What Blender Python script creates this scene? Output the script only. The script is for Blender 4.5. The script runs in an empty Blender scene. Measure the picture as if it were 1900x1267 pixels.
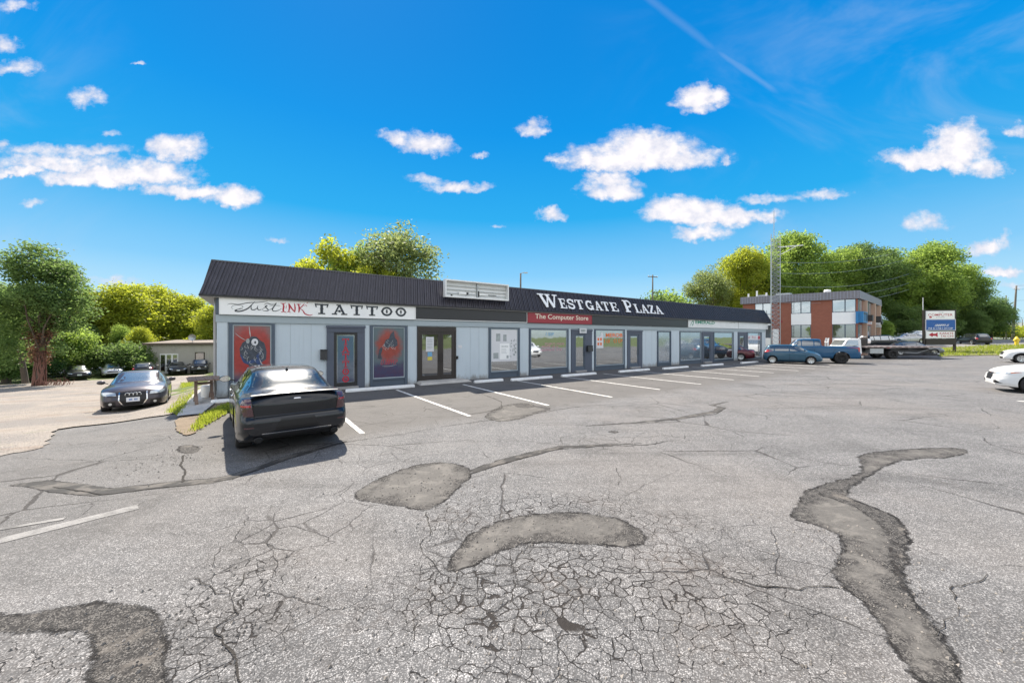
import bpy, bmesh, math, random
import numpy as np
from mathutils import Vector, Matrix
from mathutils.bvhtree import BVHTree
from mathutils.geometry import tessellate_polygon
R = math.radians
C = bpy.context.scene.collection
# ------------------------------------------------------------------ camera
FPX = 689.0; HC = 2.1; HOR = 626.0
cam_d = bpy.data.cameras.new('camera'); cam = bpy.data.objects.new('camera', cam_d); C.objects.link(cam)
cam.location = (0, 0, HC); cam.rotation_euler = (R(90), 0, 0)
cam_d.sensor_width = 36; cam_d.lens = 36 * FPX / 1900; cam_d.shift_y = -7.5 / 1900
cam_d.clip_start = .05; cam_d.clip_end = 4000
bpy.context.scene.camera = cam
# ------------------------------------------------------------------ light and exposure
vs = bpy.context.scene.view_settings
vs.view_transform = 'Standard'; vs.look = 'None'; vs.gamma = 1; vs.exposure = 1.1
SUN = Vector((-.37, .735, 1.0)).normalized()
sl = bpy.data.lights.new('sun', 'SUN'); sl.energy = 4.9; sl.angle = R(.9); sl.color = (1, .92, .80)
so = bpy.data.objects.new('sun', sl); C.objects.link(so); so.rotation_euler = (SUN).to_track_quat('Z', 'Y').to_euler()
w = bpy.data.worlds.new('World'); bpy.context.scene.world = w; w.use_nodes = True
NT = w.node_tree; NT.nodes.clear()

class NB:
    """tiny node-building helper"""
    def __init__(s, nt): s.nt = nt
    def n(s, t, **k):
        o = s.nt.nodes.new(t)
        for a, b in k.items(): setattr(o, a, b)
        return o
    def put(s, sock, v):
        if v is None: return
        if isinstance(v, bpy.types.NodeSocket): s.nt.links.new(v, sock)
        elif isinstance(v, (tuple, list)) and len(v) == 3 and len(getattr(sock, 'default_value', (0, 0, 0))) == 4: sock.default_value = (*v, 1)
        else: sock.default_value = v
    def m(s, op, a, b=None, c=None, clamp=False):
        o = s.n('ShaderNodeMath', operation=op, use_clamp=clamp)
        for i, v in enumerate((a, b, c)): s.put(o.inputs[i], v)
        return o.outputs[0]
    def vm(s, op, a, b=None, c=None, scale=None):
        o = s.n('ShaderNodeVectorMath', operation=op)
        for i, v in enumerate((a, b, c)):
            if v is not None: s.put(o.inputs[i], v)
        if scale is not None: s.put(o.inputs['Scale'], scale)
        return o.outputs['Value'] if op in ('DOT_PRODUCT', 'LENGTH', 'DISTANCE') else o.outputs[0]
    def mix(s, f, a, b, bt='MIX'):
        o = s.n('ShaderNodeMix', data_type='RGBA', blend_type=bt)
        s.put(o.inputs[0], f); s.put(o.inputs[6], a); s.put(o.inputs[7], b)
        return o.outputs[2]
    def noise(s, vec, scale, detail=3, rough=.55, dist=0, out='Fac'):
        o = s.n('ShaderNodeTexNoise'); s.put(o.inputs['Vector'], vec)
        o.inputs['Scale'].default_value = scale; o.inputs['Detail'].default_value = detail
        o.inputs['Roughness'].default_value = rough; o.inputs['Distortion'].default_value = dist
        return o.outputs[out]
    def vor(s, vec, scale, feature='F1', out='Distance', rnd=1):
        o = s.n('ShaderNodeTexVoronoi', feature=feature); s.put(o.inputs['Vector'], vec)
        s.put(o.inputs['Scale'], scale); o.inputs['Randomness'].default_value = rnd
        return o.outputs[out]
    def ramp(s, f, stops):
        o = s.n('ShaderNodeValToRGB'); s.put(o.inputs[0], f); cr = o.color_ramp
        while len(cr.elements) > 1: cr.elements.remove(cr.elements[-1])
        cr.elements[0].position = stops[0][0]; cr.elements[0].color = (*stops[0][1], 1)
        for p, c in stops[1:]:
            e = cr.elements.new(p); e.color = (*c, 1)
        return o.outputs[0]
    def ss(s, v, a, b):
        o = s.n('ShaderNodeMapRange', interpolation_type='SMOOTHSTEP')
        s.put(o.inputs[0], v); o.inputs[1].default_value = a; o.inputs[2].default_value = b
        return o.outputs[0]

def build_world():
    b = NB(NT)
    sky = b.n('ShaderNodeTexSky', sky_type='NISHITA', sun_disc=False)
    sky.sun_elevation = math.asin(SUN.z); sky.sun_rotation = math.atan2(SUN.x, SUN.y)
    sky.air_density = 1.0; sky.dust_density = .25; sky.ozone_density = 4.0; sky.altitude = 100
    hs = b.n('ShaderNodeHueSaturation'); hs.inputs['Saturation'].default_value = 1.22; hs.inputs['Hue'].default_value = .49
    hs.inputs['Value'].default_value = .72
    b.put(hs.inputs['Color'], sky.outputs[0])
    tc = b.n('ShaderNodeTexCoord').outputs['Generated']
    d = b.vm('NORMALIZE', tc)
    sp = b.n('ShaderNodeSeparateXYZ'); b.put(sp.inputs[0], d)
    X, Y, Z = sp.outputs
    y = b.m('MAXIMUM', Y, .02)
    u = b.m('DIVIDE', X, y); v = b.m('DIVIDE', Z, y)
    cu = b.n('ShaderNodeCombineXYZ'); b.put(cu.inputs[0], u); b.put(cu.inputs[1], v); uv = cu.outputs[0]
    nz = b.noise(uv, 9, 6, .62, out='Color'); nzo = b.vm('SUBTRACT', nz, (.5, .5, .5))
    uv2 = b.vm('MULTIPLY_ADD', nzo, (.12, .075, 0), uv)
    nzb = b.noise(uv, 34, 5, .6, out='Color'); uv2 = b.vm('MULTIPLY_ADD', b.vm('SUBTRACT', nzb, (.5, .5, .5)), (.03, .026, 0), uv2)
    sp2 = b.n('ShaderNodeSeparateXYZ'); b.put(sp2.inputs[0], uv2)
    u2, v2 = sp2.outputs[0], sp2.outputs[1]
    # cumulus: (azimuth px, height px, half width, half height, strength) read off the photograph as sky directions
    cl = [(1190, 288, 150, 34, 1), (1200, 270, 90, 40, 1), (1110, 300, 70, 16, .8), (1305, 180, 50, 28, .95), (1305, 195, 30, 20, .8),
          (1780, 270, 62, 55, 1), (1740, 290, 110, 26, 1), (1830, 305, 40, 26, .8), (1135, 345, 55, 30, .9), (1130, 325, 40, 18, .8),
          (1270, 388, 80, 30, 1), (1330, 400, 75, 26, .9), (1400, 398, 60, 12, .7), (1300, 428, 60, 18, .8), (1025, 393, 30, 16, .75),
          (1040, 292, 28, 10, .6), (988, 235, 30, 18, .65), (1345, 297, 10, 14, .6), (1420, 370, 60, 12, .5), (1530, 362, 55, 13, .55),
          (1710, 408, 48, 24, .65), (1825, 455, 36, 22, .75), (1858, 440, 14, 26, .6), (1860, 500, 45, 14, .75), (1885, 240, 22, 16, .6),
          (200, 325, 130, 26, 1), (110, 300, 110, 22, .8), (280, 318, 80, 34, .9), (40, 318, 60, 12, .8), (350, 352, 90, 18, .9),
          (325, 268, 55, 32, .85), (120, 278, 120, 18, .6), (432, 362, 50, 26, .9), (30, 125, 50, 20, .6), (165, 180, 36, 22, .55),
          (8, 82, 34, 20, .6), (790, 265, 50, 28, .8), (735, 256, 30, 16, .6), (850, 345, 60, 14, .7), (800, 332, 40, 14, .6),
          (885, 286, 16, 9, .6), (258, 120, 18, 5, .5), (205, 245, 14, 10, .45), (65, 376, 26, 9, .5), (10, 270, 22, 10, .5),
          (206, 520, 60, 14, .42), (512, 445, 18, 7, .5), (925, 420, 12, 6, .4), (30, 8, 40, 14, .5), (1880, 530, 40, 10, .45)]
    msk = None
    for px, py, rx, ry, st in cl:
        a = b.m('MULTIPLY', b.m('SUBTRACT', u2, (px - 950) / FPX), FPX / rx / 1.2)
        # flatter below than above
        c0 = b.m('SUBTRACT', v2, (HOR - py - ry * .25) / FPX)
        c = b.m('MULTIPLY', b.m('MAXIMUM', c0, b.m('MULTIPLY', c0, -1.6)), FPX / ry / 1.2)
        r2 = b.m('MULTIPLY_ADD', a, a, b.m('MULTIPLY', c, c))
        mm = b.m('MULTIPLY', b.m('SUBTRACT', 1.0, r2), st)
        msk = mm if msk is None else b.m('MAXIMUM', msk, mm)
    fine = b.noise(b.vm('MULTIPLY', uv, (1, 1.5, 1)), 22, 8, .62)
    dens = b.m('ADD', msk, b.m('MULTIPLY', b.m('SUBTRACT', fine, .54), 1.35))
    cm = b.m('MULTIPLY', b.ss(dens, -.05, .75), .97)
    front = b.ss(Y, .05, .15); cm = b.m('MULTIPLY', cm, front)
    # thin high veil and a contrail
    vn = b.noise(b.vm('MULTIPLY', uv, (1.0, 1.6, 1)), 1.7, 5, .6, 1.2)
    side = b.m('ADD', b.ss(u, .1, .9), b.m('MULTIPLY', b.ss(b.m('MULTIPLY', u, -1), .9, 1.4), .8), clamp=True)
    veil = b.m('MULTIPLY', b.m('MULTIPLY', b.ss(vn, .42, .75), side), .22)
    def seg(x0, y0, x1, y1, wd, st):
        ax, ay = (x0 - 950) / FPX, (HOR - y0) / FPX; bx, by = (x1 - 950) / FPX, (HOR - y1) / FPX
        L = math.hypot(bx - ax, by - ay); dx, dy = (bx - ax) / L, (by - ay) / L
        pu = b.m('SUBTRACT', u, ax); pv = b.m('SUBTRACT', v, ay)
        t = b.m('ADD', b.m('MULTIPLY', pu, dx), b.m('MULTIPLY', pv, dy))
        n_ = b.m('ABSOLUTE', b.m('ADD', b.m('MULTIPLY', pu, -dy), b.m('MULTIPLY', pv, dx)))
        wob = b.m('MULTIPLY', b.m('SUBTRACT', b.noise(uv, 12, 3), .5), .012)
        n_ = b.m('ABSOLUTE', b.m('ADD', n_, wob))
        return b.m('MULTIPLY', b.m('MULTIPLY', b.m('SUBTRACT', 1, b.ss(n_, 0, wd / FPX)), st), b.m('MULTIPLY', b.ss(t, -.02, .03), b.ss(b.m('SUBTRACT', L, t), -.02, .03)))
    trail = b.m('MAXIMUM', seg(1180, -20, 1330, 95, 12, .10), seg(1330, 95, 1440, 170, 9, .16))
    veil = b.m('MAXIMUM', veil, b.m('MULTIPLY', trail, front))
    lit = b.ss(b.m('ADD', dens, b.m('MULTIPLY', b.m('SUBTRACT', b.noise(uv, 26, 4), .5), 1.6)), .1, 1.3)
    ccol = b.mix(lit, (3.4, 3.5, 4.1), (5.4, 5.1, 5.0))
    # away from the view: bright clouds added to light the shaded shopfront and reflections
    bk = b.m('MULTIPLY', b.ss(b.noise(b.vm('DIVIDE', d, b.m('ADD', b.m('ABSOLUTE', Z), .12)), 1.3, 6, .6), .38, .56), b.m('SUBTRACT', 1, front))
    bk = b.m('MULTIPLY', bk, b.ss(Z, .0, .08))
    grad = b.ramp(b.ss(Z, 0.0, .75), [(0, (2.6, 3.9, 4.6)), (.12, (1.15, 2.9, 4.5)), (.35, (.10, 2.0, 4.15)), (.7, (.0, 1.45, 3.9)), (1, (.0, 1.1, 3.4))])
    sky_c = b.mix(b.m('MULTIPLY_ADD', b.ss(Y, -.35, .3), .5, .45), hs.outputs[0], grad)
    col = b.mix(veil, sky_c, (2.9, 3.3, 4.0))
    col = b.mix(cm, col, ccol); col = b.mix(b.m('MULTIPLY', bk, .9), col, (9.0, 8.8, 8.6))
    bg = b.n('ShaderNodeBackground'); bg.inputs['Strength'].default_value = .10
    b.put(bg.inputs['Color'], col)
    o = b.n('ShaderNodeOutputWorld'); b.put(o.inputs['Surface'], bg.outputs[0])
build_world()

# ------------------------------------------------------------------ frames and pixel helpers
P0 = Vector((-10.27, 12.92, 0)); U = Vector((.8267, .5622, 0)).normalized(); N = Vector((U.y, -U.x, 0))
ANG = math.atan2(U.y, U.x)
FAC = Matrix.Translation(P0) @ Matrix.Rotation(ANG, 4, 'Z')          # x = along the shopfront, -y = out of it
I4 = Matrix.Identity(4)
def sm(t): t = min(1, max(0, t)); return t * t * (3 - 2 * t)
def gz(x, y):
    dx, dy = x - P0.x, y - P0.y
    u = dx * U.x + dy * U.y; b = -(dx * N.x + dy * N.y)
    drop = sm((.4 - u) / 2.6) * min(2.4, max(0, .25 + .045 * b + .2 * sm((b + 3.5) / 3.5)))
    d = .8 * x + .6 * y
    rise = min(1.7, .03 * max(0, d - 54)) * sm((x - 12) / 20)
    return rise - drop
def G(px, py):
    a = (px - 950) / FPX; e = (HOR - py) / FPX
    if e > -1e-4: e = -1e-4
    t, z = HC / -e, 0
    for _ in range(40):
        z = gz(a * t, t); t = .5 * t + .5 * (HC - z) / -e
    return Vector((a * t, t, gz(a * t, t)))
def GF(px, py):                                                       # flat lot
    t = HC * FPX / (py - HOR); return Vector(((px - 950) / FPX * t, t, 0))
def fu(px, o=0):
    a = (px - 950) / FPX; k = P0.x * N.x + P0.y * N.y + o
    t = k / (N.x * a + N.y); return (a * t - P0.x) * U.x + (t - P0.y) * U.y
def fz(px, py, o=0):
    a = (px - 950) / FPX; k = P0.x * N.x + P0.y * N.y + o
    t = k / (N.x * a + N.y); return HC + (HOR - py) * t / FPX

# ------------------------------------------------------------------ materials
def newmat(name):
    m = bpy.data.materials.new(name); m.use_nodes = True; nt = m.node_tree; nt.nodes.clear(); b = NB(nt)
    bs = b.n('ShaderNodeBsdfPrincipled'); out = b.n('ShaderNodeOutputMaterial'); b.put(out.inputs[0], bs.outputs[0])
    return m, b, bs, out
def mat(name, col, rough=.6, metal=0, var=.12, scale=6, bump=0, bscale=60, coat=0, spec=.5, dirt=0, coords='Object', splash=0, streak=0):
    m, b, bs, _ = newmat(name)
    tc = b.n('ShaderNodeTexCoord').outputs[coords]
    n1 = b.noise(tc, scale, 5, .6)
    f = b.m('MULTIPLY_ADD', b.m('SUBTRACT', n1, .5), var * 2.4, 1.0)
    c = b.vm('SCALE', tuple(col), scale=f)
    if dirt:
        n2 = b.noise(b.vm('MULTIPLY', tc, (1, 1, .35)), scale * .8, 6, .65, .6)
        c = b.mix(b.m('MULTIPLY', b.ss(n2, .48, .75), dirt), c, tuple(x * .45 + .02 for x in col))
    if splash:
        sz = b.n('ShaderNodeSeparateXYZ'); b.put(sz.inputs[0], tc); hn = b.noise(b.vm('MULTIPLY', tc, (1.5, 1.5, .6)), 3, 6, .7)
        sf = b.m('MULTIPLY', b.m('SUBTRACT', 1, b.ss(b.m('ADD', sz.outputs[2], b.m('MULTIPLY', b.m('SUBTRACT', hn, .5), -.9)), -.05, .32)), splash); c = b.mix(sf, c, (.20, .185, .165))
        rn = b.noise(b.vm('MULTIPLY', tc, (5, 5, .22)), 1.6, 5, .65); c = b.mix(b.m('MULTIPLY', b.ss(rn, .55, .75), .3), c, tuple(x * .62 for x in col))
    if streak:
        rn = b.noise(b.vm('MULTIPLY', tc, (6, 6, .25)), 1.5, 5, .7); c = b.mix(b.m('MULTIPLY', b.ss(rn, .45, .75), streak), c, tuple(x * 2.0 for x in col))
    b.put(bs.inputs['Base Color'], c)
    b.put(bs.inputs['Roughness'], b.m('MULTIPLY_ADD', b.m('SUBTRACT', n1, .5), .15 * (rough > .02), rough, clamp=True))
    bs.inputs['Metallic'].default_value = metal; bs.inputs['Specular IOR Level'].default_value = spec
    if coat: bs.inputs['Coat Weight'].default_value = coat; bs.inputs['Coat Roughness'].default_value = .04
    if bump:
        bp = b.n('ShaderNodeBump'); bp.inputs['Strength'].default_value = bump; bp.inputs['Distance'].default_value = .01
        b.put(bp.inputs['Height'], b.noise(tc, bscale, 4, .6)); b.put(bs.inputs['Normal'], bp.outputs[0])
    return m
def paint(name, col, metal=.0, rough=.35):
    m = mat(name, col, rough, metal, .05, 1.5, coat=.7, spec=.25, dirt=.06)
    return m
def glassy(name, base=(.02, .025, .028), mixf=.3, rough=.02, tint=(.9, .95, 1)):
    m, b, bs, out = newmat(name)
    tc = b.n('ShaderNodeTexCoord').outputs['Object']
    b.put(bs.inputs['Base Color'], b.mix(b.noise(tc, 1.3, 4), tuple(x * .6 for x in base), tuple(x * 1.5 for x in base)))
    bs.inputs['Roughness'].default_value = .25
    gl = b.n('ShaderNodeBsdfGlossy'); gl.inputs['Roughness'].default_value = rough; gl.inputs['Color'].default_value = (*tint, 1)
    bp = b.n('ShaderNodeBump'); bp.inputs['Strength'].default_value = .04; bp.inputs['Distance'].default_value = .05
    b.put(bp.inputs['Height'], b.noise(tc, 1.1, 2)); b.put(gl.inputs['Normal'], bp.outputs[0])
    fr = b.n('ShaderNodeFresnel'); fr.inputs[0].default_value = 1.5
    f = b.m('MULTIPLY_ADD', fr.outputs[0], 1 - mixf, mixf, clamp=True)
    mx = b.n('ShaderNodeMixShader'); b.put(mx.inputs[0], f); b.put(mx.inputs[1], bs.outputs[0]); b.put(mx.inputs[2], gl.outputs[0])
    b.put(out.inputs[0], mx.outputs[0])
    return m
def leafmat(name, dark, light, trans=.45):
    m, b, bs, out = newmat(name)
    at = b.n('ShaderNodeAttribute', attribute_name='v').outputs['Fac']
    col = b.mix(at, dark, light)
    b.put(bs.inputs['Base Color'], col); bs.inputs['Roughness'].default_value = .55; bs.inputs['Specular IOR Level'].default_value = .25
    tr = b.n('ShaderNodeBsdfTranslucent'); b.put(tr.inputs['Color'], b.mix(.5, col, tuple(min(1, x * 2.4) for x in light)))
    mx = b.n('ShaderNodeMixShader'); mx.inputs[0].default_value = trans
    b.put(mx.inputs[1], bs.outputs[0]); b.put(mx.inputs[2], tr.outputs[0]); b.put(out.inputs[0], mx.outputs[0])
    return m
def wpos(b):
    return b.n('ShaderNodeNewGeometry').outputs['Position']
def asphalt_mat():
    m, b, bs, _ = newmat('old_asphalt')
    p = wpos(b)
    crk = b.n('ShaderNodeAttribute', attribute_name='crack').outputs['Fac']
    ton = b.n('ShaderNodeAttribute', attribute_name='tone').outputs['Fac']     # sealed, smoother stalls
    wob = b.vm('MULTIPLY_ADD', b.vm('SUBTRACT', b.noise(p, 3.0, 4, .6, out='Color'), (.5, .5, .5)), (.16, .16, 0), p)
    wob2 = b.vm('MULTIPLY_ADD', b.vm('SUBTRACT', b.noise(p, 22, 3, .6, out='Color'), (.5, .5, .5)), (.025, .025, 0), wob)
    flat = b.vm('MULTIPLY', wob2, (1, 1, 0))
    d1 = b.vor(flat, 8.0, 'DISTANCE_TO_EDGE'); d2 = b.vor(b.vm('ADD', flat, (7.3, 2.1, 0)), 13, 'DISTANCE_TO_EDGE')
    d3 = b.vor(b.vm('MULTIPLY', wob2, (.8, 1, 0)), .52, 'DISTANCE_TO_EDGE')
    wn = b.noise(p, 1.7, 4, .6)
    w1 = b.m('MULTIPLY', b.m('SUBTRACT', b.m('MULTIPLY', crk, b.m('MULTIPLY_ADD', wn, 1.3, .2)), .12), b.m('MULTIPLY_ADD', b.noise(p, 9, 3, .7), .13, -.012))
    c1 = b.m('MULTIPLY', b.m('SUBTRACT', w1, d1), 60, clamp=True)
    w2 = b.m('MULTIPLY', b.m('SUBTRACT', b.m('MULTIPLY', crk, b.noise(p, 1.1, 3)), .52), .07)
    c2 = b.m('MULTIPLY', b.m('SUBTRACT', w2, d2), 30, clamp=True)
    w3 = b.m('MULTIPLY', b.m('SUBTRACT', b.noise(p, .35, 4, .6), .44), .06)
    c3 = b.m('MULTIPLY', b.m('MULTIPLY', b.m('SUBTRACT', w3, d3), 160, clamp=True), .75)
    c4w = b.m('MULTIPLY', b.m('SUBTRACT', b.noise(b.vm('ADD', p, (31, 5, 0)), .5, 4, .6), .5), .12)
    d4 = b.vor(b.vm('ADD', flat, (3.3, 12, 0)), 1.9, 'DISTANCE_TO_EDGE')
    c4 = b.m('MULTIPLY', b.m('MULTIPLY', b.m('SUBTRACT', c4w, d4), 70, clamp=True), .6)
    brk = b.ss(b.noise(p, 6, 4, .7), .36, .50); ck = b.m('MAXIMUM', b.m('MAXIMUM', b.m('MULTIPLY', c1, brk), c2), b.m('MAXIMUM', c3, c4))
    # aggregate: pale stones in dark binder
    v1 = b.vor(p, 95, 'F1', 'Distance'); vc = b.vor(p, 95, 'F1', 'Color'); v2 = b.vor(p, 42, 'F1', 'Distance')
    st = b.m('SUBTRACT', 1, b.ss(v1, .30, .62))
    sep = b.n('ShaderNodeSeparateColor'); b.put(sep.inputs[0], vc)
    stone = b.mix(sep.outputs[0], (.155, .15, .148), (.45, .434, .424))
    stone = b.mix(b.ss(sep.outputs[1], .82, .9), stone, (.10, .09, .085))
    patchy = b.noise(p, .55, 6, .62)
    stf = b.m('MULTIPLY', st, b.m('MULTIPLY_ADD', b.ss(b.noise(p, 14, 3), .3, .7), .55, .45))
    base = b.mix(stf, b.mix(patchy, (.056, .056, .058), (.118, .115, .114)), stone)
    base = b.mix(b.m('MULTIPLY', b.ss(b.noise(b.vm('MULTIPLY', p, (1, .5, 1)), .9, 7, .7, .5), .46, .72), .5), base, b.vm('SCALE', base, scale=.62))
    base = b.mix(b.m('MULTIPLY', b.ss(b.noise(b.vm('ADD', p, (4, 9, 0)), .22, 5, .6, .3), .42, .66), .24), base, (.20, .175, .155))
    # long faint drive streaks across the lot
    rot = b.n('ShaderNodeMapping'); rot.inputs['Rotation'].default_value = (0, 0, -.75); rot.inputs['Scale'].default_value = (.10, 1.0, 1); b.put(rot.inputs['Vector'], p)
    sk = b.noise(rot.outputs[0], 1.4, 7, .68, .8)
    base = b.mix(b.m('MULTIPLY', b.ss(sk, .53, .66), .38), base, b.vm('SCALE', base, scale=.6)); base = b.mix(b.m('MULTIPLY', b.ss(sk, .50, .36), .30), base, b.vm('SCALE', base, scale=1.35))
    # sealed stalls: finer and darker
    base = b.mix(b.m('MULTIPLY', ton, .85), base, b.mix(b.noise(p, 30, 5, .7), (.062, .058, .056), (.14, .13, .12)))
    # brownish dust beside the cracks
    near = b.m('MULTIPLY', b.m('SUBTRACT', 1, b.ss(d1, .0, .22)), b.m('MULTIPLY', crk, b.ss(b.noise(p, .9, 3), .45, .7)))
    base = b.mix(b.m('MULTIPLY', near, .45), base, (.13, .10, .08))
    # oil drips
    oil = b.m('MULTIPLY', b.m('SUBTRACT', 1, b.ss(b.vor(b.vm('MULTIPLY_ADD', b.vm('SUBTRACT', b.noise(p, 5, 3, out='Color'), (.5, .5, .5)), (.3, .3, 0), p), .8), .03, .10)), ton)
    base = b.mix(b.m('MULTIPLY', oil, .6), base, (.05, .048, .045))
    blot = b.noise(b.vm('ADD', p, (17, 3, 0)), .75, 7, .72, .4); base = b.mix(b.m('MULTIPLY', b.ss(blot, .50, .66), .42), base, b.vm('SCALE', base, scale=.55)); base = b.mix(b.m('MULTIPLY', b.ss(blot, .46, .32), .35), base, b.vm('SCALE', base, scale=1.3))
    cellc = b.n('ShaderNodeSeparateColor'); b.put(cellc.inputs[0], b.vor(flat, 8.0, 'F1', 'Color'))
    base = b.mix(b.m('MULTIPLY', crk, .8, clamp=True), base, b.vm('SCALE', base, scale=b.m('MULTIPLY_ADD', cellc.outputs[0], .5, .72)))
    # repairs: distance to their outline is carried by the mesh, the edge is broken up here
    def A(n_): return b.n('ShaderNodeAttribute', attribute_name=n_).outputs['Fac']
    e1 = b.m('ADD', b.m('MULTIPLY', b.m('SUBTRACT', b.noise(p, 5, 7, .8), .5), .24), b.m('MULTIPLY', b.m('SUBTRACT', b.noise(p, 45, 3), .5), .05))
    pa = b.m('ADD', A('pa'), e1); pb = b.m('ADD', A('pb'), e1); ts = b.m('ADD', A('ts'), b.m('MULTIPLY', e1, .45))
    dustn = b.noise(b.vm('ADD', p, (2, 7, 0)), 2.6, 6, .68, .5)
    inn = b.ss(b.m('ADD', pa, b.m('MULTIPLY', b.m('SUBTRACT', dustn, .5), 1.3)), .0, .26)
    grav = b.mix(b.m('MULTIPLY', st, b.ss(b.noise(p, 18, 4, .7), .35, .6)), (.022, .020, .019), (.16, .148, .135))
    dust = b.mix(b.noise(p, 24, 7, .78), (.045, .042, .039), (.15, .139, .127)); dust = b.mix(b.m('MULTIPLY', b.ss(b.noise(p, 3.3, 7, .75, .6), .48, .60), .6), dust, (.165, .152, .137))
    pcol = b.mix(inn, grav, dust)
    ma = b.ss(pa, -.006, .012); mb_ = b.ss(pb, -.006, .012); mt_ = b.ss(ts, -.004, .01)
    base = b.mix(ma, base, pcol)
    base = b.mix(mt_, base, b.mix(b.ss(dustn, .45, .6), (.04, .038, .036), (.11, .10, .09)))
    base = b.mix(mb_, base, b.mix(b.m('MULTIPLY', b.ss(dustn, .52, .66), .6), grav, (.17, .15, .13)))
    anyp = b.m('MAXIMUM', b.m('MAXIMUM', ma, mb_), mt_)
    edge = b.m('MAXIMUM', b.m('MAXIMUM', b.m('SUBTRACT', 1, b.ss(b.m('ABSOLUTE', pa), .004, .02)), b.m('SUBTRACT', 1, b.ss(b.m('ABSOLUTE', pb), .004, .02))), b.m('SUBTRACT', 1, b.ss(b.m('ABSOLUTE', ts), .003, .014)))
    edge = b.m('MULTIPLY', edge, b.ss(b.noise(p, 3.5, 4, .7), .38, .58))
    ck = b.m('MULTIPLY', ck, b.m('SUBTRACT', 1, anyp)); ck = b.m('MAXIMUM', ck, edge)
    base = b.mix(ck, base, (.022, .018, .016))
    b.put(bs.inputs['Base Color'], base); bs.inputs['Roughness'].default_value = .88; bs.inputs['Specular IOR Level'].default_value = .3
    h = b.m('SUBTRACT', b.m('MULTIPLY', b.m('SUBTRACT', 1, v1), .35), b.m('MULTIPLY', ck, 2.2))
    h = b.m('ADD', h, b.m('MULTIPLY', b.m('SUBTRACT', 1, v2), .3))
    h = b.m('MULTIPLY', h, b.m('MULTIPLY_ADD', ton, -.6, 1)); h = b.m('MULTIPLY', h, b.m('MULTIPLY_ADD', ma, -.4, 1))
    h = b.m('MULTIPLY_ADD', anyp, .9, h)
    bp = b.n('ShaderNodeBump'); bp.inputs['Strength'].default_value = .9; bp.inputs['Distance'].default_value = .008
    b.put(bp.inputs['Height'], h); b.put(bs.inputs['Normal'], bp.outputs[0])
    return m
def granular(name, c0, c1, scale=70, blotch=(.6, .6), bump=.8, rough=.9, c2=None):
    m, b, bs, _ = newmat(name); p = wpos(b)
    v = b.vor(p, scale); big = b.noise(p, blotch[0], 6, .65, .4); mid = b.noise(p, scale * .12, 5, .7)
    col = b.mix(b.m('ADD', b.m('MULTIPLY', mid, .55), b.m('MULTIPLY', b.m('SUBTRACT', 1, v), .45), clamp=True), c0, c1)
    col = b.mix(b.m('MULTIPLY', b.ss(big, .42, .68), blotch[1]), col, c2 or tuple(x * .55 for x in c0))
    b.put(bs.inputs['Base Color'], col); bs.inputs['Roughness'].default_value = rough; bs.inputs['Specular IOR Level'].default_value = .3
    bp = b.n('ShaderNodeBump'); bp.inputs['Strength'].default_value = bump; bp.inputs['Distance'].default_value = .012
    b.put(bp.inputs['Height'], b.m('ADD', v, mid)); b.put(bs.inputs['Normal'], bp.outputs[0])
    return m
def gravel_mat():
    m, b, bs, _ = newmat('gravel'); p = wpos(b)
    v = b.vor(p, 30); mid = b.noise(p, 5, 6, .7)
    col = b.mix(b.m('ADD', b.m('MULTIPLY', mid, .6), b.m('MULTIPLY', b.m('SUBTRACT', 1, v), .4), clamp=True), (.15, .13, .115), (.47, .415, .36))
    big = b.noise(p, .3, 6, .65, .5); col = b.mix(b.m('MULTIPLY', b.ss(big, .42, .60), .7), col, (.21, .195, .185))
    tn2 = b.noise(b.vm('MULTIPLY', p, (.35, 1, 1)), .9, 7, .7, .4); col = b.mix(b.m('MULTIPLY', b.ss(tn2, .5, .68), .5), col, (.24, .17, .125))
    wd = b.noise(b.vm('ADD', p, (9, 3, 0)), .7, 6, .7); col = b.mix(b.m('MULTIPLY', b.ss(wd, .6, .7), .5), col, (.13, .16, .05))
    b.put(bs.inputs['Base Color'], col); bs.inputs['Roughness'].default_value = .92; bs.inputs['Specular IOR Level'].default_value = .2
    bp = b.n('ShaderNodeBump'); bp.inputs['Strength'].default_value = 1; bp.inputs['Distance'].default_value = .03
    b.put(bp.inputs['Height'], b.m('ADD', v, b.m('MULTIPLY', mid, 2))); b.put(bs.inputs['Normal'], bp.outputs[0])
    return m
ANG_T = 2.35
def brick_mat(name, c0, c1, mortar):
    m, b, bs, _ = newmat(name); tc = b.n('ShaderNodeTexCoord').outputs['Object']
    sp = b.n('ShaderNodeSeparateXYZ'); b.put(sp.inputs[0], tc)
    cb = b.n('ShaderNodeCombineXYZ'); b.put(cb.inputs[0], b.m('ADD', sp.outputs[0], sp.outputs[1])); b.put(cb.inputs[1], sp.outputs[2])
    br = b.n('ShaderNodeTexBrick'); b.put(br.inputs['Vector'], cb.outputs[0]); br.inputs['Scale'].default_value = 1
    br.inputs['Brick Width'].default_value = .24; br.inputs['Row Height'].default_value = .085; br.inputs['Mortar Size'].default_value = .008
    br.inputs['Color1'].default_value = (*c0, 1); br.inputs['Color2'].default_value = (*c1, 1); br.inputs['Mortar'].default_value = (*mortar, 1)
    col = b.mix(b.m('MULTIPLY', b.noise(tc, 1.2, 6, .65), .55), br.outputs[0], tuple(x * .6 for x in c0))
    b.put(bs.inputs['Base Color'], col); bs.inputs['Roughness'].default_value = .85
    return m
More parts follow.
